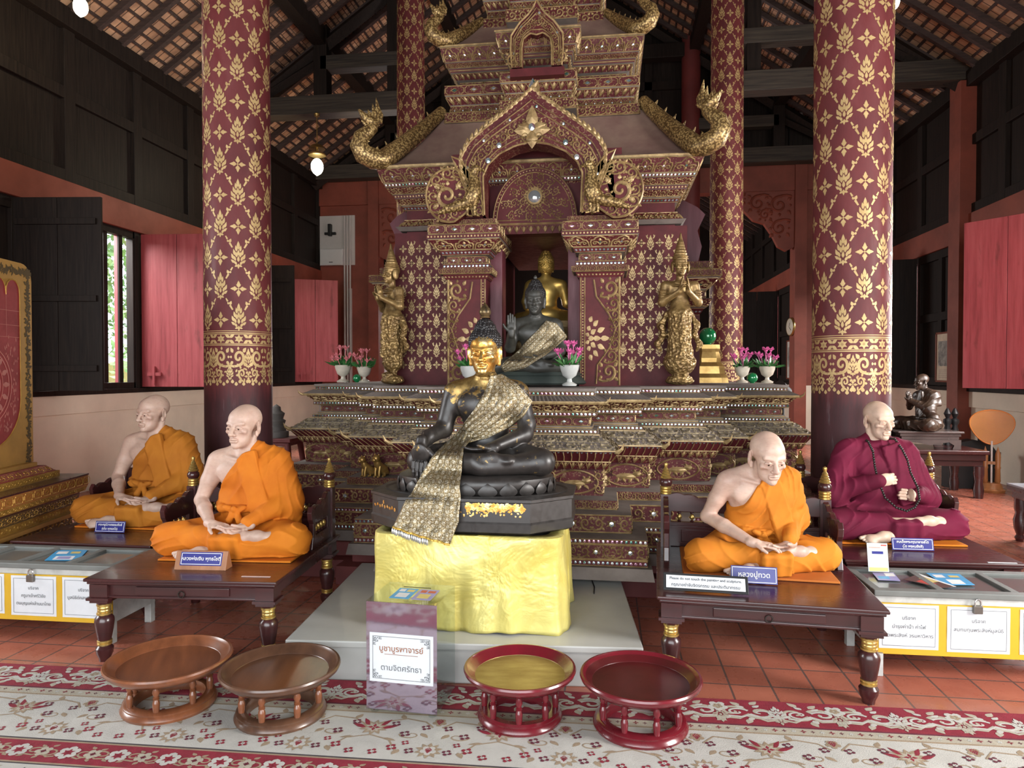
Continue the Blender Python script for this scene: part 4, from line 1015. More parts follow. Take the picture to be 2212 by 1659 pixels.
for k, (x0, mt, lab) in enumerate(((.09, M_LBLUE, 'blue card on the lid of the acrylic donation box'), (.195, M_LPUR, 'lilac and orange card on the lid of the acrylic donation box'))):
    m = MB(); m.bb(0, .095, 0, .15, 0, .001, 0); m.bb(.02, .075, .02, .08, .001, .0014, 1); m.bb(.012, .04, .1, .135, .001, .0014, 1 if k == 0 else 2); m.bb(.05, .085, .1, .13, .001, .0014, 2)
    p = DB[0] + DB[1] * x0 + DB[2] * .05
    tag(m.build('card', [mt, M_WHT if k == 0 else M_LYEL, M_LYEL if k == 0 else M_LRED], loc=(p.x, p.y, .0135 + DB[6] + .0045), rz=DB[3]), lab, 'card')

# ---- name plates, notices, the little wooden stand
def plate(px, py, z, wpx, h, lines, label, tilt=.25, rot=None, sz=.03, face=M_BLUE, ink=M_WHT, border=True, name='name_plate', cat='sign', stand=None, depth=.006, lsz=None, frame=None):
    p = PZ(px, py, z); zc = (p - _C).dot(_F); w = wpx / FPX * zc
    rt = thing(name, label, cat, p, rot if rot is not None else YAW * .5)
    T = Matrix.Translation((0, 0, .0015 + depth * sin(tilt))) @ Matrix.Rotation(-tilt, 4, 'X')
    def bx(nm, x0, x1, y0, y1, z0, z1, mt, par=rt):
        m = MB().bb(x0, x1, y0, y1, z0, z1); m.v = [tuple(T @ Vector(v)) for v in m.v]; return m.build(nm, mt, par, bevel=.0015)
    if stand:
        m = MB(); m.prism([(-.035, 0), (.05, 0), (.012, stand), (-.0, stand)], -w * .62, w * .62, axis='x'); m.build('wooden_stand', wood('teak', (.36, .16, .075), (.24, .10, .045), .4), rt, bevel=.002)
        T = Matrix.Translation((0, -.0235, .022)) @ Matrix.Rotation(-atan2(.035, stand), 4, 'X')
    b = bx('plate_board', -w / 2, w / 2, -depth, 0, 0, h, frame or face)
    if frame: bx('notice_sheet', -w / 2 + .014, w / 2 - .014, -depth - .001, -depth, .012, h - .012, face, b)
    if border:
        g = .006
        for (x0, x1, z0, z1) in ((-w / 2 + g, w / 2 - g, h - g - .003, h - g), (-w / 2 + g, w / 2 - g, g, g + .003), (-w / 2 + g, -w / 2 + g + .003, g, h - g), (w / 2 - g - .003, w / 2 - g, g, h - g)):
            m = MB().bb(x0, x1, -depth - .0008, -depth, z0, z1); m.v = [tuple(T @ Vector(v)) for v in m.v]; m.build('border_line', ink, b)
    for i, t in enumerate(lines):
        s = lsz[i] if lsz else sz
        zz = h / 2 + (len(lines) / 2 - .5 - i) * h * .36
        text('lettering', t, s, ink, b, T @ Matrix.Translation((0, -depth - .0016, zz)) @ Matrix.Rotation(pi / 2, 4, 'X'), fat=.0004)
    return rt
plate(438, 1228, BZ, 92, .075, ['หลวงพ่อเงิน พุทธโชติ'], 'blue name plate on a small wooden stand, front left bench', sz=.027, stand=.10, rot=_B[0][3])
plate(237, 1151, BZ, 68, .076, ['พระครูนิวาสธรรมขันธ์', '(เดิม พุทธสโร)'], 'blue two-line name plate leaning at the back left bench', rot=_B[2][3] + .05, sz=.0205)
plate(1629, 1262, BZ, 96, .088, ['หลวงปู่ทวด'], 'blue name plate with one line, front right bench', rot=_B[1][3], sz=.036)
plate(1972, 1190, BZ, 86, .075, ['สมเด็จพระพุฒาจารย์โต', '(โต พรหมรังสี)'], 'blue two-line name plate below the figure in maroon', rot=_B[3][3], sz=.021)
plate(1524, 1282, BZ, 178, .088, ['Please do not touch the painting and sculpture.', 'กรุณาอย่าจับจิตรกรรม และประติมากรรม'], 'white framed warning notice in two languages on the front right bench', rot=_B[1][3], face=M_PAPER, ink=M_INK, border=False, frame=M_BLACK, lsz=(.0185, .021), name='warning_notice', tilt=.55, depth=.008)
# acrylic card holder by the figure in maroon (its square code is left blank)
def card_holder():
    p = PZ(1898, 1236, .4505); rt = thing('card_holder', 'clear standing card holder with a pale donation card, on the right cabinet', 'card holder', p, _r2)
    T = lambda m: setattr(m, 'v', [tuple(Matrix.Rotation(-.2, 4, 'X') @ Vector(v)) for v in m.v]) or m
    T(MB().bb(-.06, .06, -.002, .001, 0, .165)).build('acrylic_sheet', M_ACR, rt)
    c = T(MB().bb(-.055, .055, -.0035, -.0025, .003, .16)).build('card', mat('pale_card', (.68, .74, .72), .4), rt)
    T(MB().bb(-.03, .03, -.0045, -.0036, .1, .115)).build('printed_bar', M_BLUE, c); T(MB().bb(.02, .05, -.0045, -.0036, .145, .152)).build('printed_bar', M_LRED, c)
    T(MB().bb(-.045, .015, -.0045, -.0036, .132, .139)).build('printed_bar', mat('salmon_print', (.75, .35, .3), .5), c)
    T(MB().bb(-.03, .03, -.0045, -.0036, .035, .092)).build('blank_square', M_WHT, c); T(MB().bb(-.05, .05, -.0045, -.0036, .006, .026)).build('printed_band', M_LYEL, c)
card_holder()
for b, (px, py, lab) in zip((0, 3), ((553, 1246, 'thin pale strip lying on the front left bench'), (2165, 1216, 'thin pale strip lying on the back right bench'))):
    p = PZ(px, py, BZ); m = MB().bb(-.08, .08, -.006, .006, 0, .002); tag(m.build('paper_strip', mat('pink_strip', (.7, .5, .45), .5) if b == 0 else M_PAPER, loc=(p.x, p.y, BZ + .0005), rz=_B[b][3]), lab, 'strip')

# ---- footprint panel on its stepped gilt pedestal (left edge)
M_GILT = gold_leaf('gilt_relief', (.60, .36, .08), (.34, .17, .03), .42, .55); M_GILTF = mat('gilt_flat', (.56, .32, .08), .4, .4, var=.25, scale=5)
M_FOOT = mat('footprint_red', (.27, .035, .035), .5, var=.3, scale=9); M_PINKL = mat('pale_red_line', (.45, .16, .13), .5)
def footprint():
    c = PD(192, 1022, 5.8); d = Vector((-.215, .977, 0)).normalized(); n = Vector((d.y, -d.x, 0))     # n: out to the hall
    rt = thing('stepped_pedestal', 'gilt and red stepped pedestal at the left edge under the footprint panel', 'pedestal')
    Z = c.z; Lp = 1.32
    def slab(nm, e, z0, z1, mt, orn=None, e1=None):
        e1 = e if e1 is None else e1
        P = lambda u, e_, z: c + d * (u) + n * e_ + Vector((0, 0, z - Z))
        rings = []
        for ee, z in ((e, z0), (e1, z1)):
            rings.append([P(ee, ee, z), P(ee, -1.0, z), P(-Lp, -1.0, z), P(-Lp, ee, z)])
        m = MB(); m.loft(rings)
        if orn:
            H_ = z1 - z0
            F, W_, HH = quadF(P(-Lp, e, z0), P(e, e, z0), P(e1, e1, z1), P(-Lp, e1, z1)); u = HH * .7
            while u < W_: orn.put(m, F, .004, 1, S=(HH * 1.25, HH * .8), O=(u, HH / 2)); u += HH * 1.35
            F, W_, HH = quadF(P(e, e, z0), P(e, -1.0, z0), P(e1, -1.0, z1), P(e1, e1, z1)); u = HH * .7
            while u < W_: orn.put(m, F, .004, 1, S=(HH * 1.25, HH * .8), O=(u, HH / 2)); u += HH * 1.35
        return m.build(nm, [mt, M_GILT], rt)
    slab('pedestal_top', 0, Z - .012, Z, M_LACQB)
    slab('frieze', -.005, Z - .095, Z - .012, mat('orange_gilt', (.50, .2, .05), .4, .3), LOZ)
    slab('moulding', -.02, Z - .14, Z - .095, M_GILT, SCROLL, -.005); slab('moulding', -.05, Z - .16, Z - .14, M_LACQB)
    slab('moulding', -.06, Z - .235, Z - .16, mat('bronzed_gilt', (.16, .1, .04), .4, .4), SCROLL, -.05); slab('waist', -.085, Z - .3, Z - .235, M_GILT, SCROLL)
    slab('moulding', -.05, Z - .33, Z - .3, M_GILTF); slab('waist', -.09, Z - .45, Z - .33, mat('bronzed_gilt', (.16, .1, .04), .4, .4), SCROLL, -.09); slab('moulding', -.03, Z - .5, Z - .45, M_GILTF); slab('base_step', .0, 0, Z - .5, M_GILT, SCROLL, -.03)
    e = -.22; slab('upper_step', e + .07, Z, Z + .05, M_GILT, SCROLL); slab('red_cushion', e + .05, Z + .05, Z + .10, M_FOOT, SCROLL, e + .0); slab('upper_moulding', e + .05, Z + .005, Z + .055, M_FOOT)
    slab('upper_slab', e - .04, Z + .10, Z + .13, M_GILTF)
    # the panel: a rounded slab with the sole in relief
    z0 = Z + .13; H = 1.56; w = 1.15; off = d * -.22 + n * -.36
    B = c + off; loc = (B.x, B.y, z0)
    tg = thing('footprint_panel', 'tall gold framed red panel of a sacred footprint at the left edge', 'panel', loc, atan2(-d.y, -d.x))   # local x runs from the far edge towards the camera
    def rr(x0, x1, za, zb, rad, n_=6):
        P = [(x0, za), (x1, za)]
        for k in range(n_ + 1): a_ = k * pi / 2 / n_; P.append((x1 - rad + rad * cos(a_), zb - rad + rad * sin(a_)))
        for k in range(n_ + 1): a_ = pi / 2 + k * pi / 2 / n_; P.append((x0 + rad + rad * cos(a_), zb - rad + rad * sin(a_)))
        return P
    m = MB(); m.prism(rr(0, w, 0, H, .13), -.05, .05, axis='y'); slabm = m
    F = lambda u, v: (Vector((u, .0505, v)), Vector((0, 1, 0)))
    for k in range(230):                                            # leafy border
        rnd = random.Random(k); t = k / 230 * (w + 2 * H)
        if t < H: u, v = .055, t
        elif t < H + w: u, v = t - H, H - .065
        else: u, v = w - .055, t - H - w
        for q in range(5): o = Orn(); o.leaf(0, 0, rnd.uniform(0, 6.28), .034, .016); o.put(slabm, F, .001, 2, O=(u + rnd.uniform(-.016, .022), min(v, H - .06) + rnd.uniform(-.022, .012)))
    slabm.build('gold_slab', [M_GILTF, M_GILT, mat('dark_leafwork', (.10, .065, .02), .5, .3)], tg, bevel=.004)
    foot = []
    for k in range(17): a_ = pi + pi * k / 16; foot.append((w / 2 + .41 * cos(a_), .5 + .36 * sin(a_)))
    toes = [(w / 2 + .41, 1.28)]
    for t in range(5):
        for k in range(1, 8): a_ = pi * k / 8; toes.append((w / 2 + .41 - .164 * (t + .5) + .082 * cos(a_), 1.32 + .1 * sin(a_)))
        toes.append((w / 2 + .41 - .164 * (t + 1), 1.30))
    m = MB(); m.prism(foot + toes, .05, .056, axis='y')
    F2 = lambda u, v: (Vector((u, .0562, v)), Vector((0, 1, 0)))
    o = Orn(); o.stroke(foot + toes + [foot[0]], .012); o.put(m, F2, .004, 1)
    for t in range(1, 5): o = Orn(); x = w / 2 + .41 - .164 * t; o.stroke([(x, .98), (x, 1.3)], .004); o.put(m, F2, .001, 2)
    for z in (.98, 1.07, 1.18): o = Orn(); o.stroke([(w / 2 - .4, z), (w / 2 + .4, z)], .004); o.put(m, F2, .001, 2)
    for r_ in (.30, .27, .2, .17, .1): o = Orn(); o.stroke([(w / 2 + r_ * cos(2 * pi * k / 32), .62 + r_ * sin(2 * pi * k / 32)) for k in range(33)], .008 if r_ > .25 else .005); o.put(m, F2, .002, 2)
    for k in range(16): o = Orn(); a_ = 2 * pi * k / 16; o.leaf(.2 * cos(a_), .2 * sin(a_), a_, .08, .04); o.put(m, F2, .002, 2, O=(w / 2, .62))
    o = Orn(); o.fill([(w / 2 + .09 * cos(2 * pi * k / 20), .62 + .09 * sin(2 * pi * k / 20)) for k in range(20)]); o.put(m, F2, .006, 3)
    rnd = random.Random(3)
    for k in range(420):
        u, v = w / 2 + rnd.uniform(-.38, .38), rnd.uniform(.25, .97)
        if (u - w / 2) ** 2 + (v - .62) ** 2 < .1 or (v < .5 and ((u - w / 2) / .38) ** 2 + ((v - .5) / .33) ** 2 > 1): continue
        o = Orn(); o.leaf(0, 0, pi / 2 + rnd.uniform(-.5, .5), rnd.uniform(.02, .04), .012); o.put(m, F2, .001, 2, O=(u, v))
    m.build('footprint_sole', [M_FOOT, M_GILT, M_PINKL, mat('dark_medallion', (.1, .075, .04), .35, .6)], tg)
footprint()

# ---- dark table at the right edge
def side_table():
    p = PZ(2174, 1043, .53); rt = thing('side_table', 'dark carved table with a pale top at the right edge', 'table', (p.x, p.y - .9, 0), .0)
    MB().bb(0, 1.0, 0, .9, .515, .53).build('table_top', mat('pale_table_top', (.3, .32, .36), .25), rt)
    MB().bb(0, 1.0, 0, .9, .47, .515).bb(.03, .97, .03, .87, .40, .47).build('apron', M_LACQB, rt, bevel=.006)
    for x in (.08, .92):
        for y in (.08, .82): MB().lathe([(.03, 0), (.045, .03), (.03, .06), (.05, .12), (.058, .2), (.04, .26), (.05, .3), (.05, .4)], (x, y, 0), 16).build('leg', M_LACQB, rt, smooth=40)
side_table()
# ---- fan on its stand, by the right wall
def fan():
    p = PZ(2141, 1062); rt = thing('ceremonial_fan_stand', 'wooden fan stand with two turned posts by the right wall', 'stand', (p.x, p.y, 0), YAW * -2)
    wd = wood('orange_teak', (.45, .2, .07), (.3, .12, .04), .4)
    MB().lathe([(.15, 0), (.16, .03), (.13, .05), (.12, .09), (.1, .12)], n=24).build('base', wd, rt, smooth=40)
    for sg in (-1, 1): MB().lathe([(.022, .11), (.035, .14), (.03, .3), (.036, .32), (.03, .34), (.034, .46), (.03, .5), (.012, .56), (.001, .6)], (sg * .07, 0, 0), 12).build('post', wd, rt, smooth=40)
    MB().bb(-.05, .05, -.012, .012, .36, .4).build('cross_bar', wd, rt)
    q = thing('ceremonial_fan', 'round orange ceremonial fan upright on a white stick by the right wall', 'fan', (p.x, p.y, .12), YAW * -2 - .05)
    MB().tube([(0, 0, 0), (0, 0, .55)], .012, 10).build('stick', mat('white_stick', (.75, .7, .65), .4), q)
    P = [(.235 * cos(2 * pi * k / 40) * (1 + .04 * cos(4 * pi * k / 40)), .75 + .225 * sin(2 * pi * k / 40) + .02 * cos(4 * pi * k / 40) + (.0)) for k in range(40)]
    P = [(x * (1.0 + .1 * (z - .75) / .22), z) for x, z in P]
    fm = mat('orange_satin', (.50, .175, .008), .4, var=.2, scale=4)
    MB().prism(P, -.006, .006, axis='y').build('fan_face', fm, q, bevel=.004)
    MB().tube([(x, 0, z) for x, z in P], .009, 8, closed=True).build('rim', mat('orange_rim', (.7, .22, .03), .4), q, smooth=60)
fan()
# ============================================================ THE GILDED SHRINE
def shrine_red():
    x = NX('shrine_lacquer'); v = x.vec(); n = x.noise(v, 6, 5, .65)
    x.set(Base_Color=x.ramp(n, [(.3, (.062, .008, .010)), (.65, (.098, .013, .016)), (.85, (.15, .045, .042))]), Roughness=.6, Specular_IOR_Level=.3)
    x.bump(n, .15, .004); return x.mat
def shrine_gold():
    x = NX('shrine_gilding'); v = x.vec(); n = x.noise(v, 14, 4, .65); n2 = x.noise(v, 3, 3)
    c = x.ramp(n, [(.3, (.21, .13, .055)), (.6, (.46, .33, .155)), (.85, (.60, .47, .27))])
    x.set(Base_Color=c, Metallic=.35, Roughness=.45); return x.mat
SH_R, SH_G = shrine_red(), shrine_gold()
def mirror_tess():
    x = NX('mirror_studs'); v = x.vec(); c = x.voro(v, 14, out='Color')
    h = x.n('ShaderNodeSeparateColor'); x.nt.links.new(c, h.inputs[0])
    x.set(Base_Color=x.ramp(h.outputs[0], [(.1, (.5, .56, .6)), (.45, (.78, .8, .78)), (.6, (.3, .4, .42)), (.78, (.42, .22, .30)), (.9, (.1, .22, .18))], 'CONSTANT'), Metallic=.7, Roughness=.12); return x.mat
SH_M = mirror_tess()
SH_D = mat('dusty_ledge', (.20, .165, .145), .75, var=.35, scale=6, bump=.1, bscale=25)
SH_C = mat('roof_cement', (.25, .165, .125), .75, var=.35, scale=3.5, c2=(.16, .085, .07), bump=.12, bscale=14)
SH_P = mat('plum_boards', (.13, .022, .035), .5, var=.35, scale=8, stretch=(2, 2, .3), bump=.15)
def scaly():
    x = NX('gilt_scales'); v = x.vec(); vo = x.voro(v, 58); n = x.noise(v, 8, 3)
    x.set(Base_Color=x.mix(x.ramp(vo, [(.3, 0.0), (.62, 1.0)]), x.ramp(n, [(.3, (.36, .24, .09)), (.7, (.60, .43, .18))]), (.12, .07, .025)), Metallic=.5, Roughness=.42)
    x.bump(vo, -.6, .006); return x.mat
M_SCALE = scaly()
def shrine_worn():
    x = NX('shrine_worn_gilding'); v = x.vec(); n = x.noise(v, 6, 5, .65); f = x.noise(v, 62, 3, .6); q = x.voro(v, 70)
    c = x.ramp(n, [(.3, (.060, .008, .010)), (.65, (.095, .013, .016)), (.85, (.14, .045, .042))])
    k = x.ramp(x.math('ADD', f, x.math('MULTIPLY', n, .35)), [(.735, 0.0), (.80, .6)])
    x.set(Base_Color=x.mix(k, c, (.28, .195, .10)), Roughness=.58, Specular_IOR_Level=.3); x.bump(x.math('ADD', k, x.math('MULTIPLY', q, .5)), .3, .004); return x.mat
SH_MATS = [SH_R, SH_G, SH_M, SH_D, SH_C, SH_P, M_SCALE, mat('dusty_gilding', (.27, .21, .12), .55, .2, var=.4, scale=12, c2=(.13, .10, .065)), shrine_worn()]
SX = -.62
def redent(plan, e, back, lat=.7, cx=SX):
    L = []
    n = len(plan)
    for k in range(n - 1, -1, -1):
        a, f = plan[k]; L.append((-(a + e * lat), f - e))
        if k > 0: L.append((-(plan[k - 1][0] + e * lat), f - e))
    R = [(-x, y) for x, y in L[::-1]]
    P = [(-(plan[-1][0] + e * lat), back + e * .3)] + L + R + [((plan[-1][0] + e * lat), back + e * .3)]
    return [(cx + x, y) for x, y in P]
LION = Orn()
LION.fill([(.34 * cos(2 * pi * k / 14), .17 * sin(2 * pi * k / 14)) for k in range(14)]); LION.fill([(.36 + .15 * cos(2 * pi * k / 12), .13 + .16 * sin(2 * pi * k / 12)) for k in range(12)])
for q in ((-.26, -.08, -1.75), (-.12, -.1, -1.2), (.18, -.1, -1.9), (.3, -.06, -1.1)): LION.leaf(q[0], q[1], q[2], .3, .13)
LION.stroke([(-.33, .04), (-.46, .12), (-.44, .3), (-.32, .32)], .07, .4); LION.leaf(.3, .26, 1.9, .14, .1); LION.leaf(.42, .26, 1.2, .14, .1); LION.leaf(.46, .1, -.1, .14, .12)
OVAL = Orn(); OVAL.stroke([(.62 * cos(2 * pi * k / 28) * (1 + .08 * cos(4 * pi * k / 28)), .44 * sin(2 * pi * k / 28)) for k in range(29)], .07)
ROS = Orn(); ROS.st += SIXF.st; ROS.fl += SIXF.fl
PEND = Orn(); PEND.leaf(0, .45, -pi / 2, .8, .42); PEND.stroke([(-.5, .45), (-.3, .1), (0, -.5), (.3, .1), (.5, .45)], .09)
def decorate(m, q, style):
    F, W_, H_ = quadF(*q)
    if W_ < .03 or H_ < .008: return
    def rep(o, asp, sy=.9, h=.008, mi=1, alt=False, n_min=1, sx=None):
        n = max(n_min, round(W_ / (H_ * asp))); w = W_ / n
        for k in range(n): o.put(m, F, h, mi, S=(w * (sx or .96), H_ * sy), O=(w * (k + .5), H_ / 2), flip=alt and k % 2 == 1)
    def line(v, w, h=.004):
        o = Orn(); o.stroke([(0, v), (W_, v)], w); o.put(m, F, h, 1, .0008)
    def studs(v, r, gap, mi=2):
        n = max(1, round(W_ / gap)); 
        for k in range(n):
            o = Orn(); o.fill([(r * cos(2 * pi * j / 8), r * sin(2 * pi * j / 8)) for j in range(8)]); o.put(m, F, .003, mi, .002, O=(W_ * (k + .5) / n, v))
    if style == 'mirror': studs(H_ / 2, min(.0095, H_ * .36), .03); line(.003, .006); line(H_ - .003, .006)
    elif style == 'loz':
        n = max(1, round(W_ / (H_ * 1.9))); w = W_ / n
        for k in range(n):
            c = (w * (k + .5), H_ / 2); LOZ.put(m, F, .006, 1, S=(w * 1.0, H_ * 1.0), O=c)
            o = Orn(); o.fill([(w * .13, 0), (0, H_ * .15), (-w * .13, 0), (0, -H_ * .15)]); o.put(m, F, .005, 2, .003, O=c)
        line(.003, .006); line(H_ - .003, .006)
    elif style == 'scroll': rep(SCROLL, 1.0, .92, .011, alt=True); line(.004, .008, .006); line(H_ - .004, .008, .006)
    elif style == 'scroll3':
        n = max(1, round(W_ / (H_ * .52))); w = W_ / n
        for k in range(n):
            for j in (0, 1): SCROLL.put(m, F, .012, 7, S=(w * .98, H_ * .47), O=(w * (k + .5), H_ * (.27 + .46 * j)), flip=(k + j) % 2 == 1, rot=0)
        line(.004, .009, .008); line(H_ - .004, .009, .006)
    elif style == 'scroll2':
        n = max(1, round(W_ / (H_ * 2.2))); w = W_ / n
        for k in range(n):
            c = w * (k + .5); ROS.put(m, F, .012, 1, S=(H_ * .62, H_ * .62), O=(c, H_ / 2))
            o = Orn(); o.fill([(H_ * .13 * cos(2 * pi * j / 10), H_ * .13 * sin(2 * pi * j / 10)) for j in range(10)]); o.put(m, F, .015, 2, .012, O=(c, H_ / 2))
            for sg in (-1, 1): SCROLL.put(m, F, .011, 1, S=(min(w * .33, H_ * .85), H_ * .86), O=(c + sg * w * .34, H_ / 2), flip=sg > 0)
        line(.005, .01, .006); line(H_ - .005, .01, .006)
    elif style == 'arch': rep(ARCH, 1.05, .92, .011); studs(H_ * .42, H_ * .07, H_ * 1.05); line(.004, .007); line(H_ - .004, .008)
    elif style == 'flute':
        n = max(1, round(W_ / .052))
        for k in range(n):
            c = W_ * (k + .5) / n; o = Orn(); o.stroke([(c - .012, H_), (c + .004, H_ * .5), (c + .012, .004)], .007); o.put(m, F, .006, 1)
        studs(H_ - .008, .007, .03); line(.003, .007)
    elif style == 'pend': rep(PEND, .8, .95, .009); line(H_ - .003, .006)
    elif style == 'tile':
        n = max(1, round(W_ / .03))
        for k in range(n):
            c = W_ * (k + .5) / n; o = Orn(); o.stroke([(c, 0), (c, H_)], .016); o.put(m, F, .007, 3)
        line(.004, .012, .008)
    elif style == 'relief':
        n = max(1, round(W_ / (H_ * 1.9))); w = W_ / n; s = min(w * .72, H_ * 1.2)
        for k in range(n):
            c = (w * (k + .5), H_ / 2)
            OVAL.put(m, F, .012, 1, S=(min(w * .76, H_ * 1.3), H_ * 1.0), O=c); LION.put(m, F, .028, 1, S=(s, H_ * .72), O=(c[0], c[1] - H_ * .04), flip=k % 2 == 1)
            for sg in (-1, 1):
                for sv in (-1, 1): SCROLL.put(m, F, .009, 1, S=(min(w * .16, H_ * .4), H_ * .42), O=(c[0] + sg * w * .42, c[1] + sv * H_ * .25), flip=sg > 0)
    elif style == 'vine': rep(SCROLL, .8, .95, .008, alt=True); line(.003, .006)
    elif style == 'line': line(H_ / 2, min(.01, H_ * .8))
    elif style == 'dots': studs(H_ / 2, min(.008, H_ * .3), .028, 1)
def stack(name, parent, plan, back, bands, lat=.7, cx=SX, tips=(), skip_back=True):
    """bands bottom to top: (z0, e0, z1, e1, material of the face, ornament)"""
    m = MB(); prev = None
    for (z0, e0, z1, e1, mi, style) in bands:
        if mi == 0 and style in ('scroll', 'vine', 'arch', 'pend', 'loz', 'relief', 'scroll2'): mi = 8
        r0 = [(x, y, z0) for x, y in redent(plan, e0, back, lat, cx)]; r1 = [(x, y, z1) for x, y in redent(plan, e1, back, lat, cx)]
        n = len(r0)
        if prev is not None:
            m.add(prev + r0, [(i, (i + 1) % n, n + (i + 1) % n, n + i) for i in range(n)], 3)
        m.add(r0 + r1, [(i, (i + 1) % n, n + (i + 1) % n, n + i) for i in range(n)], mi)
        if style:
            for i in range(n - 1):
                q = (r0[i], r0[i + 1], r1[i + 1], r1[i])
                L = (Vector(q[1]) - Vector(q[0])).length
                if i == 0 or i == n - 2:                        # long side walls: ornament only the front metre
                    k = min(1.0, 1.0 / L)
                    A = [Vector(p) for p in q]
                    if i == 0: q = (A[1] + (A[0] - A[1]) * k, A[1], A[2], A[2] + (A[3] - A[2]) * k)
                    else: q = (A[0], A[0] + (A[1] - A[0]) * k, A[3] + (A[2] - A[3]) * k, A[3])
                decorate(m, q, style)
        prev = r1
    n = len(prev); m.add(prev, [tuple(range(n))], 3)
    r0 = [(x, y, bands[0][0]) for x, y in redent(plan, bands[0][1], back, lat, cx)]; m.add(r0, [tuple(range(n))[::-1]], 3)
    for z, e, s in tips:                                        # upturned corner tips
        R_ = redent(plan, e, back, lat, cx); c_ = len(R_)
        for i in range(1, c_ - 1):
            x, y = R_[i]; a, b = R_[i - 1], R_[i + 1]
            crs = (x - a[0]) * (b[1] - y) - (y - a[1]) * (b[0] - x)
            if crs < 0: continue
            sg = -1 if x < cx else 1; dv = Vector((sg * .7, -.7, 0))
            m.tube([Vector((x, y, z)) - dv * s * .6, Vector((x, y, z + s * .05)), Vector((x, y, z + s * .35)) + dv * s * .5, Vector((x, y, z + s * .9)) + dv * s * .75], [s * .22, s * .24, s * .16, s * .03], 6, 1)
    return m.build(name, SH_MATS, parent)
SHR = thing('shrine', 'towering red and gold carved shrine with a pointed arch over its niche', 'shrine')
SHR_TOP = 1.46
PLAN0 = [(.53, 5.0), (.87, 5.38), (1.37, 5.78), (1.62, 6.12), (2.22, 6.5)]
M_RPL = mat('red_plinth', (.16, .028, .026), .6, var=.35, scale=3)
m = MB()
for e, z0, z1 in ((.72, 0, .14), (.6, .14, .25)):
    r0 = [(x, y, z0) for x, y in redent([(a, max(f, 5.62)) for a, f in PLAN0[1:]], e, 8.6)]; r1 = [(x, y, z1) for x, y, _ in r0]; m.loft([r0, r1])
m.build('red_plinth', M_RPL, SHR, bevel=.006)
stack('base', SHR, PLAN0, 8.6, [
    (.25, .56, .325, .54, 3, None),
    (.325, .5, .365, .5, 0, 'mirror'), (.365, .5, .468, .5, 0, 'scroll2'), (.468, .5, .5, .5, 0, 'mirror'),
    (.507, .36, .63, .36, 0, 'scroll2'), (.637, .23, .70, .23, 0, 'vine'),
    (.707, .09, .895, .09, 0, 'relief'), (.9, .13, .955, .16, 0, 'pend'), (.955, .165, 1.03, .235, 0, 'flute'),
    (1.034, .24, 1.132, .05, 3, 'scroll3'), (1.138, .03, 1.164, .03, 0, 'mirror'), (1.164, -.02, 1.187, -.02, 3, 'line'),
    (1.187, -.05, 1.25, -.05, 0, 'loz'), (1.26, .02, 1.29, .02, 0, 'mirror'),
    (1.293, .0, 1.35, .085, 0, 'vine'), (1.35, .12, 1.363, .125, 1, None), (1.363, .125, 1.402, .02, 3, 'tile'), (1.408, 0, 1.436, 0, 0, 'mirror'), (1.438, .012, SHR_TOP, .012, 3, None)],
    tips=((1.03, .235, .075), (1.362, .125, .05)))
# gilded guardian lions crouching on the left steps belong to the carving
def quadruped(m, c, s, rz, mi=1):
    M = Matrix.Rotation(rz, 3, 'Z'); P = lambda x, y, z: Vector(c) + M @ Vector((x * s, y * s, z * s))
    m.tube([P(-.3, 0, .12), P(-.2, 0, .2), P(0, 0, .34), P(.16, 0, .5), P(.2, 0, .62)], [s * .16, s * .2, s * .18, s * .15, s * .12], 10, mi)
    m.sphere(P(.26, 0, .72), s * .15, 12, 8, mi); m.sphere(P(.38, 0, .67), s * .085, 10, 6, mi)
    for y in (-.09, .09):
        m.tube([P(.14, y, .42), P(.2, y, .2), P(.2, y, .03), P(.28, y, .03)], [s * .07, s * .055, s * .05, s * .04], 8, mi); m.tube([P(-.22, y * 1.5, .16), P(0, y * 1.7, .12), P(-.04, y * 1.7, .03), P(.08, y * 1.7, .03)], [s * .1, s * .08, s * .05, s * .04], 8, mi)
        m.sphere(P(.22, y, .86), s * .04, 8, 5, mi)
    m.tube([P(-.36, 0, .1), P(-.5, 0, .25), P(-.44, 0, .45), P(-.34, 0, .5)], [s * .05, s * .05, s * .06, s * .02], 7, mi)
M_GOLDM = gold_leaf('gilt_figures', (.66, .44, .15), (.36, .21, .06), .36, .7)
for k, (px, py, s, lab) in enumerate(((794, 1010, .2, 'small gilded lion on the shrine step, left of the pair'), (822, 1022, .22, 'small gilded lion on the shrine step, right of the pair'))):
    p = PY(px, py + 16, 5.60); mm = MB(); quadruped(mm, (0, 0, 0), s, -2.2 if k == 0 else -1.9, 0)
    tag(mm.build('guardian_lion', M_GOLDM, loc=(p.x, p.y, .702), smooth=60), lab, 'statue', 'guardian lions')

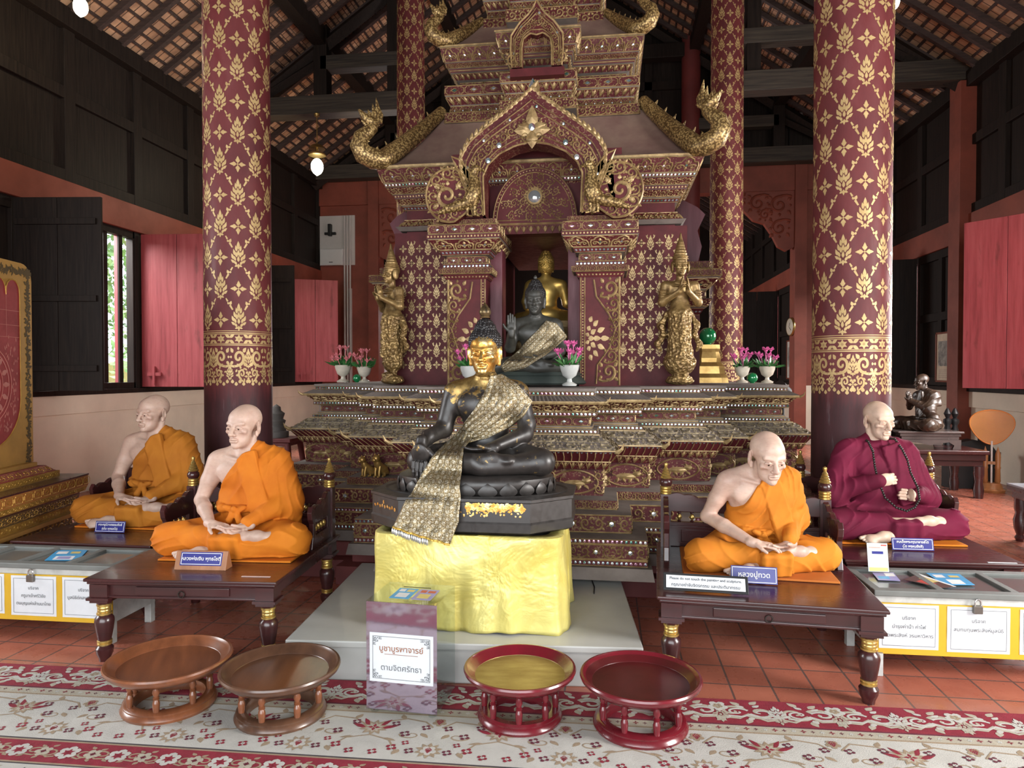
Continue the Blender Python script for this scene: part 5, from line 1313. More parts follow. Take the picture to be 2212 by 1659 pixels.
# ---- the body: two blocks, a niche between them, stencilled panels
def stencil(m, F, W_, H_, per, mi=1, keep=lambda u, v: True):
    hz = per * .85; n = int(W_ / per) + 1; rows = int(H_ / hz) + 1
    for j in range(rows + 1):
        for i in range(-1, n + 1):
            u = (i + (.5 if j % 2 else 0)) * per + (W_ % per) / 2; v = j * hz + per * .2
            if .2 * per < u < W_ - .2 * per and .3 * per < v < H_ - .35 * per and keep(u, v):
                BUD.put(m, F, 0, mi, .001, (per * .60, per * .88), (u, v))
                for sg in (1, -1):
                    if .0 < u + sg * per * .3 < W_ and v + hz * .7 < H_:
                        o = Orn(); a = atan2(hz, sg * per / 2); o.leaf(per * .26 * cos(a), per * .26 * sin(a), a, per * .26, per * .07); o.leaf(per * .4 * cos(a), per * .4 * sin(a), a + sg * .8, per * .14, per * .06); o.put(m, F, 0, mi, .001, O=(u, v))
            u2 = u + per / 2
            if .2 * per < u2 < W_ - .2 * per and .25 * per < v < H_ - .25 * per and keep(u2, v): FLOWER.put(m, F, 0, mi, .001, (per * .5, per * .5), (u2, v))
for sg, lab in ((-1, 'left'), (1, 'right')):
    m = MB(); xa, xb = sorted((SX + sg * .47, SX + sg * 1.3)); m.bb(xa, xb, 6.15, 8.2, SHR_TOP, 2.84)
    p0, p1 = sorted((SX + sg * .70, SX + sg * 1.28))
    F, W_, H_ = quadF((p0, 6.149, SHR_TOP + .02), (p1, 6.149, SHR_TOP + .02), (p1, 6.149, 2.82), (p0, 6.149, 2.82)); stencil(m, F, W_, H_, .155)
    m.build('body_wall', SH_MATS, SHR)
    # pilaster with its stepped capital
    m = MB(); x0, x1 = sorted((SX + sg * .39, SX + sg * .73)); m.bb(x0, x1, 5.78, 6.3, SHR_TOP, 2.36)
    F, W_, H_ = quadF((x0, 5.779, SHR_TOP), (x1, 5.779, SHR_TOP), (x1, 5.779, 2.36), (x0, 5.779, 2.36))
    inner = (lambda u: W_ - u) if sg < 0 else (lambda u: u)      # distance from the inner edge
    U = lambda d: inner(d)
    for d in (.012, .045): o = Orn(); o.stroke([(U(d), .02), (U(d), H_)], .009); o.put(m, F, .006, 1)
    n = 36
    for k in range(n): o = Orn(); o.fill([(.007 * cos(j * pi / 3), .007 * sin(j * pi / 3)) for j in range(6)]); o.put(m, F, .004, 1, .002, O=(U(.029), .03 + (H_ - .04) * k / n))
    FAN.put(m, F, .004, 1, S=(.27, .36), O=(U(.06), H_ * .44), flip=sg < 0)
    out = W_ - .06
    for (c, s, v) in ((out - .03, .16, H_ - .09), (out, .12, H_ - .22), (out + .01, .10, H_ - .31), (out + .015, .08, H_ - .38), (out + .015, .08, H_ - .47), (out + .01, .1, H_ - .55), (out - .02, .12, H_ - .65), (out - .04, .16, H_ - .78)):
        SCROLL.put(m, F, .016, 1, S=(s, s * 1.15), O=(U(c), v), flip=sg < 0)
    o = Orn(); o.stroke([(U(W_ - .012), .01), (U(W_ - .012), H_)], .018); o.put(m, F, .012, 1)
    o = Orn(); o.stroke([(U(W_ - .22), H_ - .02), (U(W_ - .2), H_ - .16), (U(W_ - .1), H_ - .3), (U(W_ - .04), H_ - .42), (U(W_ - .09), H_ - .58), (U(W_ - .19), H_ - .72), (U(W_ - .2), .02)], .014); o.put(m, F, .012, 1)
    m.build('pilaster', SH_MATS, SHR)
    ctr = (x0 + x1) / 2; pl = [((x1 - x0) / 2, 5.78)]
    stack('pilaster_capital', SHR, pl, 6.3, [(2.36, .01, 2.40, .03, 0, 'dots'), (2.40, .05, 2.45, .06, 0, 'vine'), (2.452, .03, 2.49, .03, 0, 'mirror'), (2.49, -.0, 2.555, -.0, 0, 'loz'), (2.56, .03, 2.6, .05, 0, 'mirror'), (2.6, .06, 2.68, .13, 0, 'arch'), (2.685, .14, 2.715, .14, 0, 'dots'), (2.72, .13, 2.80, .13, 0, 'loz'), (2.805, .09, 2.85, .09, 0, 'vine')], lat=1.0, cx=ctr)
    # corner wing with its own capital
    m = MB(); w0, w1 = sorted((SX + sg * 1.25, SX + sg * 1.46)); m.bb(w0, w1, 6.55, 7.8, SHR_TOP, 2.5); m.build('corner_wing', SH_MATS, SHR)
    cw = (w0 + w1) / 2
    stack('corner_capital', SHR, [(.1, 6.55)], 7.8, [(2.1, .0, 2.16, .04, 0, 'mirror'), (2.17, .06, 2.24, .10, 0, 'vine'), (2.25, .05, 2.32, .05, 0, 'loz'), (2.33, .06, 2.42, .15, 0, 'arch'), (2.43, .17, 2.5, .17, 0, 'scroll'), (2.51, .09, 2.58, .09, 0, 'vine')], lat=1.0, cx=cw)
    m = MB(); pr = [(0, 2.58), (.2, 2.58), (.24, 2.75), (.2, 2.9), (.27, 3.05), (.2, 3.12), (.05, 3.2), (0, 3.2)]
    P = [(cw - sg * .1 + sg * x, z) for x, z in pr]; m.prism(P if sg < 0 else P[::-1], 6.7, 7.6, axis='y'); m.build('side_gable', SH_P, SHR)
MB().bb(SX - .42, SX + .42, 6.1, 8.2, 2.78, 2.86).build('niche_lintel', SH_P, SHR)
MB().bb(SX - .40, SX + .40, 5.9, 8.2, SHR_TOP, SHR_TOP + .02).build('niche_floor', SH_D, SHR)
for sg in (-1, 1): a, b = sorted((SX + sg * .285, SX + sg * .405)); MB().bb(a, b, 5.98, 6.2, SHR_TOP, 2.8).build('door_jamb', SH_P, SHR, bevel=.004)
MB().bb(SX - .60, SX - .472, 6.3, 8.2, SHR_TOP, 2.8).build('niche_wall', mat('sooty_gilt', (.40, .27, .10), .45, .3, var=.75, scale=7, c2=(.04, .03, .015)), SHR)
# ---- tympanum and mirror
m = MB(); N = 28; P = [(SX + .37 * cos(pi * k / N), 2.84 + .50 * sin(pi * k / N) ** .9) for k in range(N + 1)]
m.prism(P, 5.96, 6.1, axis='y'); F = lambda u, v: (Vector((SX + u, 5.959, 2.84 + v)), Vector((0, -1, 0)))
for s in (.98, .90): o = Orn(); o.stroke([((p[0] - SX) * s, (p[1] - 2.84) * s) for p in P], .010); o.put(m, F, .008, 1)
for k in range(40): a = pi * k / 39; o = Orn(); o.fill([(.006 * cos(j * pi / 3), .006 * sin(j * pi / 3)) for j in range(6)]); o.put(m, F, .004, 1, .002, O=(.347 * cos(a), .47 * sin(a) ** .9))
for v, w in ((.015, .012), (.045, .008), (.0, .012)): o = Orn(); o.stroke([(-.36, v), (.36, v)], w); o.put(m, F, .008, 1)
for r, n in ((.11, 8), (.185, 12), (.26, 14)):
    for k in range(n):
        a = (k + .5) * 2 * pi / n; u, v = r * cos(a), .24 + r * sin(a) * .95
        if v > .07 and (u / .31) ** 2 + (v / .42) ** 2 < 1: SCROLL.put(m, F, .008, 1, S=(.075, .075), O=(u, v), rot=a, flip=k % 2 == 1)
for k in range(20): a = 2 * pi * k / 20; o = Orn(); o.leaf(.068 * cos(a), .068 * sin(a), a, .03, .02); o.put(m, F, .008, 1, O=(0, .24))
F2, W_, H_ = quadF((SX - .37, 5.95, 2.765), (SX + .37, 5.95, 2.765), (SX + .37, 5.95, 2.84), (SX - .37, 5.95, 2.84)); m.bb(SX - .38, SX + .38, 5.951, 6.1, 2.765, 2.84); 
for k in range(12): PEND.put(m, F2, .01, 1, S=(W_ / 12, H_ * .9), O=(W_ * (k + .5) / 12, H_ / 2))
ty = m.build('tympanum', SH_MATS, SHR)
mm = MB(); R90 = Matrix.Rotation(pi / 2, 3, 'X'); mm.lathe([(.066, 0), (.07, .012), (.06, .02)], (SX, 5.958, 3.08), 28, 1, R90); mm.lathe([(.062, .012), (.04, .03), (.001, .036)], (SX, 5.958, 3.08), 28, 0, R90)
mi = mm.build('round_mirror', [mat('cloudy_mirror', (.42, .46, .48), .12, .6, var=.2, scale=20), SH_G], ty, smooth=50); mi['label'] = 'round cloudy mirror in a gilt ring'
MB().bb(SX - .74, SX + .74, 6.05, 6.3, 2.84, 3.5).bb(SX - 1.2, SX + 1.2, 6.2, 8.1, 2.84, 3.1).build('upper_wall', SH_R, SHR)
# ---- pointed arch over the niche
def arclen(pts, n):
    d = [0]
    for a, b in zip(pts, pts[1:]): d.append(d[-1] + sqrt((b[0] - a[0]) ** 2 + (b[1] - a[1]) ** 2))
    out = []
    for k in range(n + 1):
        t = d[-1] * k / n; j = max(i for i in range(len(d) - 1) if d[i] <= t + 1e-9); f = (t - d[j]) / (d[j + 1] - d[j])
        out.append((pts[j][0] + (pts[j + 1][0] - pts[j][0]) * f, pts[j][1] + (pts[j + 1][1] - pts[j][1]) * f))
    return out
def arch(name, cx, yf, depth, inner, outer, n=26, fringe=.06, motif=.09, parent=SHR, studs=True):
    I_ = arclen(inner, n); O_ = arclen(outer, n)
    I_ = [(-x, z) for x, z in I_] + [(x, z) for x, z in I_[:-1][::-1]]; O_ = [(-x, z) for x, z in O_] + [(x, z) for x, z in O_[:-1][::-1]]
    m = MB(); N = len(I_); vs = []
    for y in (yf, yf + depth):
        for q in (I_, O_): vs += [(cx + x, y, z) for x, z in q]
    fs = []
    for i in range(N - 1):
        fs += [(i, i + 1, N + i + 1, N + i), (2 * N + i + 1, 2 * N + i, 3 * N + i, 3 * N + i + 1), (N + i, N + i + 1, 3 * N + i + 1, 3 * N + i), (i + 1, i, 2 * N + i, 2 * N + i + 1)]
    m.add(vs, fs, 8); F = lambda u, v: (Vector((cx + u, yf - .001, v)), Vector((0, -1, 0)))
    for t, w in ((.03, .016), (.16, .010), (.62, .012), (.76, .008), (.97, .018)):
        o = Orn(); o.stroke([(I_[i][0] * (1 - t) + O_[i][0] * t, I_[i][1] * (1 - t) + O_[i][1] * t) for i in range(N)], w); o.put(m, F, .012, 1)
    for i in range(1, N - 1, 2):
        t = .40; c = (I_[i][0] * (1 - t) + O_[i][0] * t, I_[i][1] * (1 - t) + O_[i][1] * t)
        a = atan2(I_[i + 1][1] - I_[i - 1][1], I_[i + 1][0] - I_[i - 1][0]); SCROLL.put(m, F, .014, 1, S=(motif, motif), O=c, rot=a, flip=(i % 4 == 1))
        if fringe:
            b = atan2(O_[i][1] - I_[i][1], O_[i][0] - I_[i][0]); up = 1 if O_[i][0] < 0 else -1
            for dlt in (0, .5):
                ii = min(N - 1, i + (1 if dlt else 0)); q = O_[ii]; o = Orn(); o.leaf(q[0] - .3 * fringe * cos(b), q[1] - .3 * fringe * sin(b), b + (-.7 if O_[i][0] < 0 else .7), fringe * 1.25, fringe * .6); o.put(m, F, .014, 1, O=(0, 0)); 
                o = Orn(); o.leaf(q[0] - .3 * fringe * cos(b), q[1] - .3 * fringe * sin(b), b + (-.7 if O_[i][0] < 0 else .7), fringe * 1.25, fringe * .6)
                m.prism([(cx + px, pz) for px, pz in o.fl[0]], yf + .004, yf + depth * .6, 1, axis='y')
        if studs and i % 3 == 0:
            t = .69; c = (I_[i][0] * (1 - t) + O_[i][0] * t, I_[i][1] * (1 - t) + O_[i][1] * t); o = Orn(); o.fill([(.012 * cos(j * pi / 4), .012 * sin(j * pi / 4)) for j in range(8)]); o.put(m, F, .006, 2, .004, O=c)
    return m, F
IN = [(.39, 2.86), (.395, 3.05), (.40, 3.17), (.36, 3.26), (.27, 3.345), (.14, 3.405), (0, 3.43)]
OUT = [(.49, 2.86), (.54, 3.05), (.59, 3.2), (.60, 3.33), (.53, 3.46), (.40, 3.57), (.25, 3.68), (.11, 3.79), (0, 3.89)]
m, F = arch('arch', SX + .015, 5.62, .2, IN, OUT)
o = Orn()                                                     # central pendant jewel
for k, (a, l) in enumerate(((pi / 2, .2), (pi / 2 + 1.2, .12), (pi / 2 - 1.2, .12), (-pi / 2, .15), (0, .15), (pi, .15))): o.leaf(0, 0, a, l, .10)
o.put(m, F, .03, 1, .012, O=(0, 3.53))
SCROLL.put(m, F, .03, 1, S=(.1, .1), O=(.05, 3.48)); SCROLL.put(m, F, .03, 1, S=(.1, .1), O=(-.05, 3.48), flip=True)
o = Orn(); o.fill([(.026 * cos(j * pi / 6), .03 * sin(j * pi / 6)) for j in range(12)]); o.put(m, F, .04, 2, .03, O=(0, 3.55))
for u, v in ((-.27, 3.42), (.27, 3.42), (-.36, 3.3), (.36, 3.3)): o = Orn(); o.fill([(.02 * cos(j * pi / 6), .022 * sin(j * pi / 6)) for j in range(12)]); o.put(m, F, .02, 2, .014, O=(u, v))
m.prism([(SX + .015 + x, z) for x, z in ((-.035, 3.86), (0, 3.80), (.035, 3.86), (.03, 3.91), (0, 3.97), (-.03, 3.91))], 5.66, 5.74, 2, axis='y')
m.build('arch', SH_MATS, SHR)
def peacock(sg):
    m = MB(); cx = SX + .015 + sg * .62; yf = 5.60
    P = []
    for k in range(33):                                       # paisley tail: round below, hooked above
        t = k / 32; a = -pi * .55 + 2 * pi * t * .80; r = .215 * (1 - .25 * t ** 3)
        P.append((cx + sg * (.06 + r * cos(a)) , 3.04 + r * 1.1 * sin(a)))
    P += [(cx + sg * .02, 3.30), (cx + sg * .05, 3.36), (cx - sg * .03, 3.33), (cx - sg * .13, 3.2), (cx - sg * .14, 3.0), (cx - sg * .08, 2.88)]
    m.prism(P if sg > 0 else P[::-1], yf + .02, yf + .1, 0, axis='y'); F = lambda u, v: (Vector((u, yf + .019, v)), Vector((0, -1, 0)))
    q0, q1 = sorted((cx - sg * .2, cx + sg * .12)); m.bb(q0, q1, yf + .1, yf + .45, 2.86, 3.22)
    o = Orn(); o.stroke([(cx + (x - cx) * .96, 3.05 + (z - 3.05) * .96) for x, z in P + [P[0]]], .018); o.put(m, F, .014, 1)
    for (u, v, s) in ((.08, 3.03, .24), (.17, 3.16, .13), (.08, 3.21, .13), (-.0, 3.22, .11), (.2, 3.03, .11), (.19, 2.94, .12), (.12, 2.86, .11), (.02, 2.88, .1), (-.04, 3.12, .11), (.14, 3.1, .08), (-.02, 2.98, .1)): SCROLL.put(m, F, .014, 1, S=(s, s), O=(cx + sg * u, v), flip=sg < 0)
    bx = cx - sg * .12; y = yf + .01                         # the bird in front
    B = lambda x, z, yy=0: (bx + sg * x, y + yy, z)
    m.tube([B(-.02, 2.93), B(.0, 2.99), B(-.02, 3.05), B(-.03, 3.12), B(-.015, 3.19), B(-.03, 3.225)], [.03, .07, .066, .045, .03, .032], 10, 6)
    m.tube([B(.02, 2.97), B(.1, 2.94), B(.2, 2.92), B(.28, 2.88)], [.05, .045, .035, .01], 8, 6)
    m.sphere(B(-.04, 3.24), (.035, .03, .03), 10, 7, 6); m.tube([B(-.06, 3.235), B(-.1, 3.225), B(-.12, 3.2)], [.018, .012, .003], 7, 6)
    for a in (.6, 1.1, 1.6): m.tube([B(-.03, 3.26), B(-.03 + .05 * cos(a), 3.26 + .05 * sin(a))], [.012, .003], 6, 1)
    for x in (-.03, .03): m.tube([B(x, 2.93), B(x, 2.86), B(x - .04, 2.855)], [.016, .012, .008], 7, 6)
    m.build('peacock_relief', SH_MATS, SHR, smooth=50)
peacock(-1); peacock(1)
# ---- main cornice and first roof
stack('cornice', SHR, [(1.0, 6.19), (1.22, 6.2)], 8.15, [(2.86, .04, 2.894, .08, 3, None), (2.894, .05, 2.969, .0, 0, 'arch'), (2.978, -.04, 3.045, -.04, 0, 'loz'), (3.053, .0, 3.087, .02, 0, 'mirror'), (3.095, .03, 3.146, .08, 0, 'vine'), (3.15, .085, 3.175, .09, 0, 'dots'), (3.179, .10, 3.23, .15, 0, 'vine'), (3.234, .16, 3.259, .17, 0, 'mirror'), (3.263, .17, 3.381, .23, 0, 'arch'), (3.381, .24, 3.402, .24, 1, None)], lat=.85)
def curved_roof(name, half0, y0, b0, z0, half1, y1, b1, z1):
    rings = []
    for k in range(9):
        t = k / 8; q = t ** .75; s = lambda a, b: a + (b - a) * q
        h, yf, yb, z = s(half0, half1), s(y0, y1), s(b0, b1), z0 + (z1 - z0) * t ** 1.15
        rings.append([(SX - h, yb, z), (SX - h, yf, z), (SX + h, yf, z), (SX + h, yb, z)])
    return MB().loft(rings).build(name, SH_C, SHR, smooth=30)
curved_roof('lower_roof', 1.43, 5.96, 8.4, 3.40, .93, 6.5, 7.9, 3.98)
# ---- second tier
P2 = [(.30, 6.28), (.86, 6.5)]
stack('second_tier', SHR, P2, 7.9, [(3.92, .06, 4.021, .06, 0, 'scroll'), (4.025, 0, 4.099, 0, 0, 'arch'), (4.107, .0, 4.17, .05, 0, 'pend'), (4.177, .06, 4.271, .06, 0, 'loz'), (4.271, -.1, 4.357, -.1, 0, 'arch'), (4.365, -.06, 4.411, -.02, 0, 'pend'), (4.415, .0, 4.443, .01, 0, 'line'), (4.446, .02, 4.482, .05, 0, 'vine'), (4.486, .06, 4.606, .11, 0, 'arch'), (4.606, .12, 4.622, .12, 1, None)])
curved_roof('upper_roof', .95, 6.38, 8.0, 4.618, .58, 6.72, 7.7, 4.96)
m, F = arch('small_arch', SX, 6.12, .12, [(.13, 4.26), (.13, 4.42), (.12, 4.50), (.06, 4.55), (0, 4.53)], [(.22, 4.26), (.235, 4.42), (.23, 4.55), (.15, 4.66), (.06, 4.74), (0, 4.85)], 14, .0, .06)
for sg in (-1, 1): SCROLL.put(m, F, .014, 1, S=(.11, .13), O=(sg * .22, 4.34), flip=sg < 0)
m.build('small_arch', SH_MATS, SHR); MB().bb(SX - .24, SX + .24, 6.14, 6.4, 4.19, 4.26).build('small_arch_sill', SH_R, SHR)
stack('third_tier', SHR, [(.30, 6.6), (.54, 6.74)], 7.7, [(4.88, .05, 5, .05, 0, 'scroll'), (5.005, 0, 5.09, 0, 0, 'arch'), (5.1, .0, 5.16, .05, 0, 'pend'), (5.17, .06, 5.27, .06, 0, 'loz'), (5.27, -.08, 5.43, -.08, 0, 'arch'), (5.43, .0, 5.53, .08, 0, 'vine')])
curved_roof('top_roof', .6, 6.6, 7.8, 5.53, .2, 7.0, 7.4, 5.95)
# ---- four nagas along the roof edges
def naga(sg, s, corner, inner):
    """corner: outer roof corner, inner: where the body leaves the tier above"""
    C, I = Vector(corner), Vector(inner); out = Vector((sg * .8, -.45, 0)).normalized(); up = Vector((0, 0, 1))
    m = MB(); pts = []; rad = []
    for k in range(7): t = k / 6; p = I.lerp(C, t) + up * (.05 * s + .10 * s * sin(pi * t) * -.3); pts.append(p); rad.append(s * (.085 + .055 * t))
    B = C + up * .06 * s
    for a, b, r in ((.12, .0, .14), (.25, .05, .138), (.31, .16, .125), (.28, .27, .105), (.19, .35, .088), (.13, .41, .078), (.13, .46, .072)): pts.append(B + out * a * s + up * b * s); rad.append(s * r)
    from mathutils.geometry import interpolate_bezier
    m.tube(pts, rad, 12, 0)
    for i in range(1, len(pts) - 1):                              # dorsal flames
        t = (pts[i + 1] - pts[i - 1]).normalized(); side = t.cross(Vector((sg * .45, .8, 0)).normalized()).normalized()
        nrm = side if side.z > 0 or i > 8 else -side
        if i > 7: nrm = -out * .8 + up * .5
        m.tube([pts[i] + nrm * rad[i] * .8, pts[i] + nrm * (rad[i] + .05 * s) - t * .02 * s], [.025 * s, .004 * s], 5, 0)
    H = pts[-1]; f = (out * .9 + up * .25).normalized()
    m.tube([H - f * .03 * s, H + f * .04 * s + up * .03 * s, H + f * .12 * s + up * .06 * s, H + f * .19 * s + up * .12 * s], [.075 * s, .075 * s, .05 * s, .012 * s], 9, 0)        # upper jaw
    m.tube([H + f * .0 * s - up * .03 * s, H + f * .09 * s - up * .05 * s, H + f * .15 * s - up * .01 * s], [.05 * s, .032 * s, .01 * s], 8, 0)                                   # lower jaw
    for k in range(4): q = H + f * (.05 + .03 * k) * s; m.tube([q + up * .0 * s, q + up * .02 * s], [.008 * s, .002 * s], 5, 0)
    sd = f.cross(up).normalized()
    for q in (-1, 1): m.sphere(H + f * .05 * s + up * .07 * s + sd * q * .05 * s, .018 * s, 8, 6, 0); m.tube([H - f * .03 * s + sd * q * .05 * s, H - f * .12 * s + up * .06 * s + sd * q * .09 * s], [.035 * s, .005 * s], 6, 0)
    for dx, l in ((-.05, .32), (.0, .22), (-.1, .2), (.06, .12)): m.tube([H + f * dx * s + up * .05 * s, H + f * (dx - .02) * s + up * (.05 + l * .6) * s, H + f * (dx + .0) * s + up * (.05 + l) * s], [.035 * s, .03 * s, .004 * s], 6, 0)
    m.tube([H + f * .06 * s - up * .06 * s, H + f * .1 * s - up * .12 * s, H + f * .07 * s - up * .17 * s], [.022 * s, .018 * s, .003 * s], 6, 0)
    return m.build('naga', M_SCALE, SHR, smooth=50)
for sg in (-1, 1):
    naga(sg, .66, (SX + sg * 1.36, 5.98, 3.42), (SX + sg * .94, 6.5, 4.02)); naga(sg, .50, (SX + sg * .88, 6.42, 4.65), (SX + sg * .60, 6.75, 4.98))
# ============================================================ FIGURES
def skin_mat(name, c, c2, red):
    x = NX(name); v = x.vec(); n = x.noise(v, 7, 4, .6); n2 = x.noise(x.vec((1, 1, 1.6)), 34, 3, .6)
    x.set(Base_Color=x.mix(x.ramp(n, [(.4, 0.0), (.75, .5)]), x.ramp(n2, [(.1, c2), (.55, c)]), red), Roughness=.48, Subsurface_Weight=.12, Subsurface_Scale=.02)
    x.p.inputs['Subsurface Radius'].default_value = (1, .35, .2)
    x.bump(n2, .16, .003); return x.mat
def cloth_mat(name, c, c2, rough=.8, sheen=.0):
    x = NX(name); v = x.vec(); n = x.noise(v, 3.5, 4, .6); w = x.noise(x.vec((1, 1, 1)), 260, 1)
    x.set(Base_Color=x.ramp(n, [(.3, c2), (.7, c)]), Roughness=rough, Specular_IOR_Level=.25)
    x.bump(x.math('ADD', x.math('MULTIPLY', w, .12), n), .18, .006); return x.mat
SKIN = skin_mat('wax_skin', (.54, .385, .305), (.43, .285, .225), (.50, .30, .245))
SKIN2 = skin_mat('pale_wax_skin', (.60, .44, .33), (.49, .34, .25), (.55, .35, .28))
ROBE = cloth_mat('saffron_cloth', (.58, .205, .018), (.46, .14, .012)); ROBE2 = cloth_mat('ochre_cloth', (.48, .18, .018), (.36, .115, .012))
ROBE3 = cloth_mat('bright_orange_cloth', (.62, .195, .014), (.49, .125, .009)); MAROON = cloth_mat('maroon_cloth', (.155, .009, .036), (.095, .006, .022))
M_EYE = mat('eye_white', (.6, .52, .45), .25, var=.05); M_IRIS = mat('eye_iris', (.02, .012, .008), .15)
def V3(*a): return np.array(a, float)
def nrm(v): v = np.array(v, float); return v / (np.linalg.norm(v) + 1e-12)
def rotm(yaw, pitch, roll): return Matrix.Rotation(yaw, 3, 'Z') @ Matrix.Rotation(pitch, 3, 'X') @ Matrix.Rotation(roll, 3, 'Y')
def hand(S, w, d, n, side, curl=.25, s=1.0, thumb=None, spread=.0):
    """wrist w, direction d, palm normal n, thumb on +side"""
    w = np.array(w, float); d = nrm(d); n = nrm(np.array(n, float) - d * np.dot(n, d)); l = np.cross(n, d) * side     # towards the thumb
    R = Matrix((l, n, d)).transposed()
    S.ell(w + d * .045 * s, (.040 * s, .0145 * s, .052 * s), R.to_euler(), .012)
    S.cone(w - d * .02 * s, w + d * .02 * s, .024 * s, .026 * s, .012)
    for k, (off, L) in enumerate(((.028, .066), (.0095, .076), (-.0095, .070), (-.0275, .055))):
        b = w + d * (.082 - .004 * abs(k - 1.2)) * s + l * off * s; p = b; a = curl * .5; q = nrm(d + l * spread * off * 10)
        for seg, f in enumerate((.45, .32, .27)):
            e = p + (q * cos(a) + n * sin(a)) * L * f * s; S.cone(p, e, (.0092 - .0007 * seg) * s, (.0085 - .0008 * seg) * s, .003); p = e; a += curl * 1.3
    t0 = w + d * .022 * s + l * .028 * s; td = nrm(thumb) if thumb is not None else nrm(d * .7 + l * .75 + n * .25)
    t1 = t0 + td * .038 * s; t2 = t1 + nrm(td * .7 + d * .5 + n * .25) * .03 * s
    S.cone(t0, t1, .0135 * s, .0105 * s, .008); S.cone(t1, t2, .0102 * s, .0085 * s, .003)
def foot(S, heel, d, up, side, s=1.0):
    heel = np.array(heel, float); d = nrm(d); up = nrm(np.array(up, float) - d * np.dot(up, d)); l = np.cross(d, up) * side
    S.cone(heel, heel + d * .07 * s + up * .008 * s, .030 * s, .032 * s, .02); S.cone(heel + d * .06 * s, heel + d * .155 * s - up * .006 * s, .034 * s, .026 * s, .02)
    S.ell(heel + d * .15 * s - up * .004 * s, (.042 * s, .042 * s, .02 * s), Matrix((l, d, up)).transposed().to_euler(), .015)
    for k, (off, L, r) in enumerate(((.03, .045, .0125), (.012, .044, .0095), (-.003, .04, .009), (-.018, .034, .0085), (-.031, .027, .008))):
        b = heel + d * (.172 - .006 * k) * s + l * off * s - up * .006 * s; S.cone(b, b + d * L * .8 * s - up * .004 * s, r * s, r * .9 * s, .003)
def head_sdf(S, c, R, s=1.0, old=1.0, closed=False, ear=1.0, hair=False):
    c = np.array(c, float); e = R.to_euler(); Rn = np.array(R)
    P = lambda x, y, z: c + Rn @ (np.array((x, y, z)) * s)
    E = lambda p, r, k=.02, mode='u': S.ell(P(*p), np.array(r) * s, e, k * s, mode)
    Cn = lambda a, b, ra, rb=None, k=.012, mode='u': S.cone(P(*a), P(*b), ra * s, (rb if rb is not None else ra) * s, k * s, mode)
    E((0, .022, .036), (.077, .094, .080)); E((0, -.038, .034), (.063, .054, .058)); E((0, -.036, -.035), (.059, .058, .066)); E((0, -.040, -.078), (.050, .052, .046)); E((0, -.079, -.108), (.021, .019, .017), .02)
    for q in (-1, 1):
        E((q * .043, -.070, -.030), (.020, .017, .015), .02); Cn((q * .046, -.078, .014), (q * .012, -.089, .009), .0075, .0065, .02)
        E((q * .031, -.101, -.009), (.021, .0135, .0125), .012, 's')
        if not hair and old > 0: E((q * .045, -.085, -.062), (.016, .014, .022), .016, 's')
    for q in (-1, 1):
        E((q * .031, -.0835, -.010), (.0155, .0125, .0115), .003)
        Cn((q * .047, -.0865, -.009), (q * .031, -.0965, -.0035), .0042, .0046, .006); Cn((q * .031, -.0965, -.0035), (q * .0165, -.0935, -.0085), .0046, .0036, .006)
        if closed: E((q * .031, -.0865, -.0105), (.015, .0125, .010), .002); Cn((q * .044, -.0935, -.0165), (q * .018, -.0945, -.0175), .0022, .0022, .003, 's')
        Cn((q * .045, -.085, -.0185), (q * .018, -.0925, -.0185), .0034, .0034, .007)
    Cn((0, -.0915, .003), (0, -.118, -.041), .0085, .0125, .010); E((0, -.113, -.045), (.0145, .012, .010), .006)
    for q in (-1, 1): E((q * .0145, -.101, -.047), (.0085, .011, .0075), .005); E((q * .007, -.112, -.053), (.004, .006, .004), .003, 's')
    Cn((-.022, -.0925, -.073), (0, -.101, -.0695), .0058, .0065, .007); Cn((0, -.101, -.0695), (.022, -.0925, -.073), .0065, .0058, .007); Cn((-.017, -.094, -.083), (.017, -.094, -.083), .0068, .0068, .007)
    S.box(P(0, -.103, -.0765), np.array((.024, .008, .0012)) * s, .001, e, .003, 's')
    for q in (-1, 1):
        if old > 0:
            Cn((q * .019, -.101, -.047), (q * .032, -.0885, -.078), .0026 * old, .0022 * old, .006, 's'); Cn((q * .029, -.086, -.085), (q * .026, -.083, -.104), .0022 * old, .0018 * old, .006, 's')
            Cn((q * .02, -.0995, -.026), (q * .044, -.088, -.030), .0018, .0014, .004, 's')
        L = ear
        S.ell(P(q * .082, .016, -.012), np.array((.0105, .024, .038)) * s, (R @ Matrix.Rotation(q * .55, 3, 'Z')).to_euler(), .006 * s)
        S.ell(P(q * .094, .008, -.010), np.array((.008, .0145, .025)) * s, (R @ Matrix.Rotation(q * .55, 3, 'Z')).to_euler(), .004 * s, 's')
        Cn((q * .077, .006, -.036), (q * .077, .004, -.036 - .018 * L), .009, .0085, .006)
    return P
def meshed(name, S, lo, hi, res, fine, mats, parent, post=None, matfn=None):
    F, ax = S.field(lo, hi, res)
    if post: F = post(F, ax)
    parts = []; pad = res * .6
    V, Q = nets(F, ax, res, [(np.array(a) + pad, np.array(b) - pad) for a, b, r in fine]); parts.append([V, Q, 0])
    for a, b, r in fine:
        F2, ax2 = S.field(a, b, r)
        if post: F2 = post(F2, ax2)
        V, Q = nets(F2, ax2, r); parts.append([V, Q, 0])
    if matfn:
        for p in parts: p[2] = matfn(p[0][p[1]].mean(1)).astype(int)
    o = bpy.data.objects.new(name, np_mesh(name, parts, mats)); return link(o, parent)
def axes(ax): return ax[0][:, None, None], ax[1][None, :, None], ax[2][None, None, :]

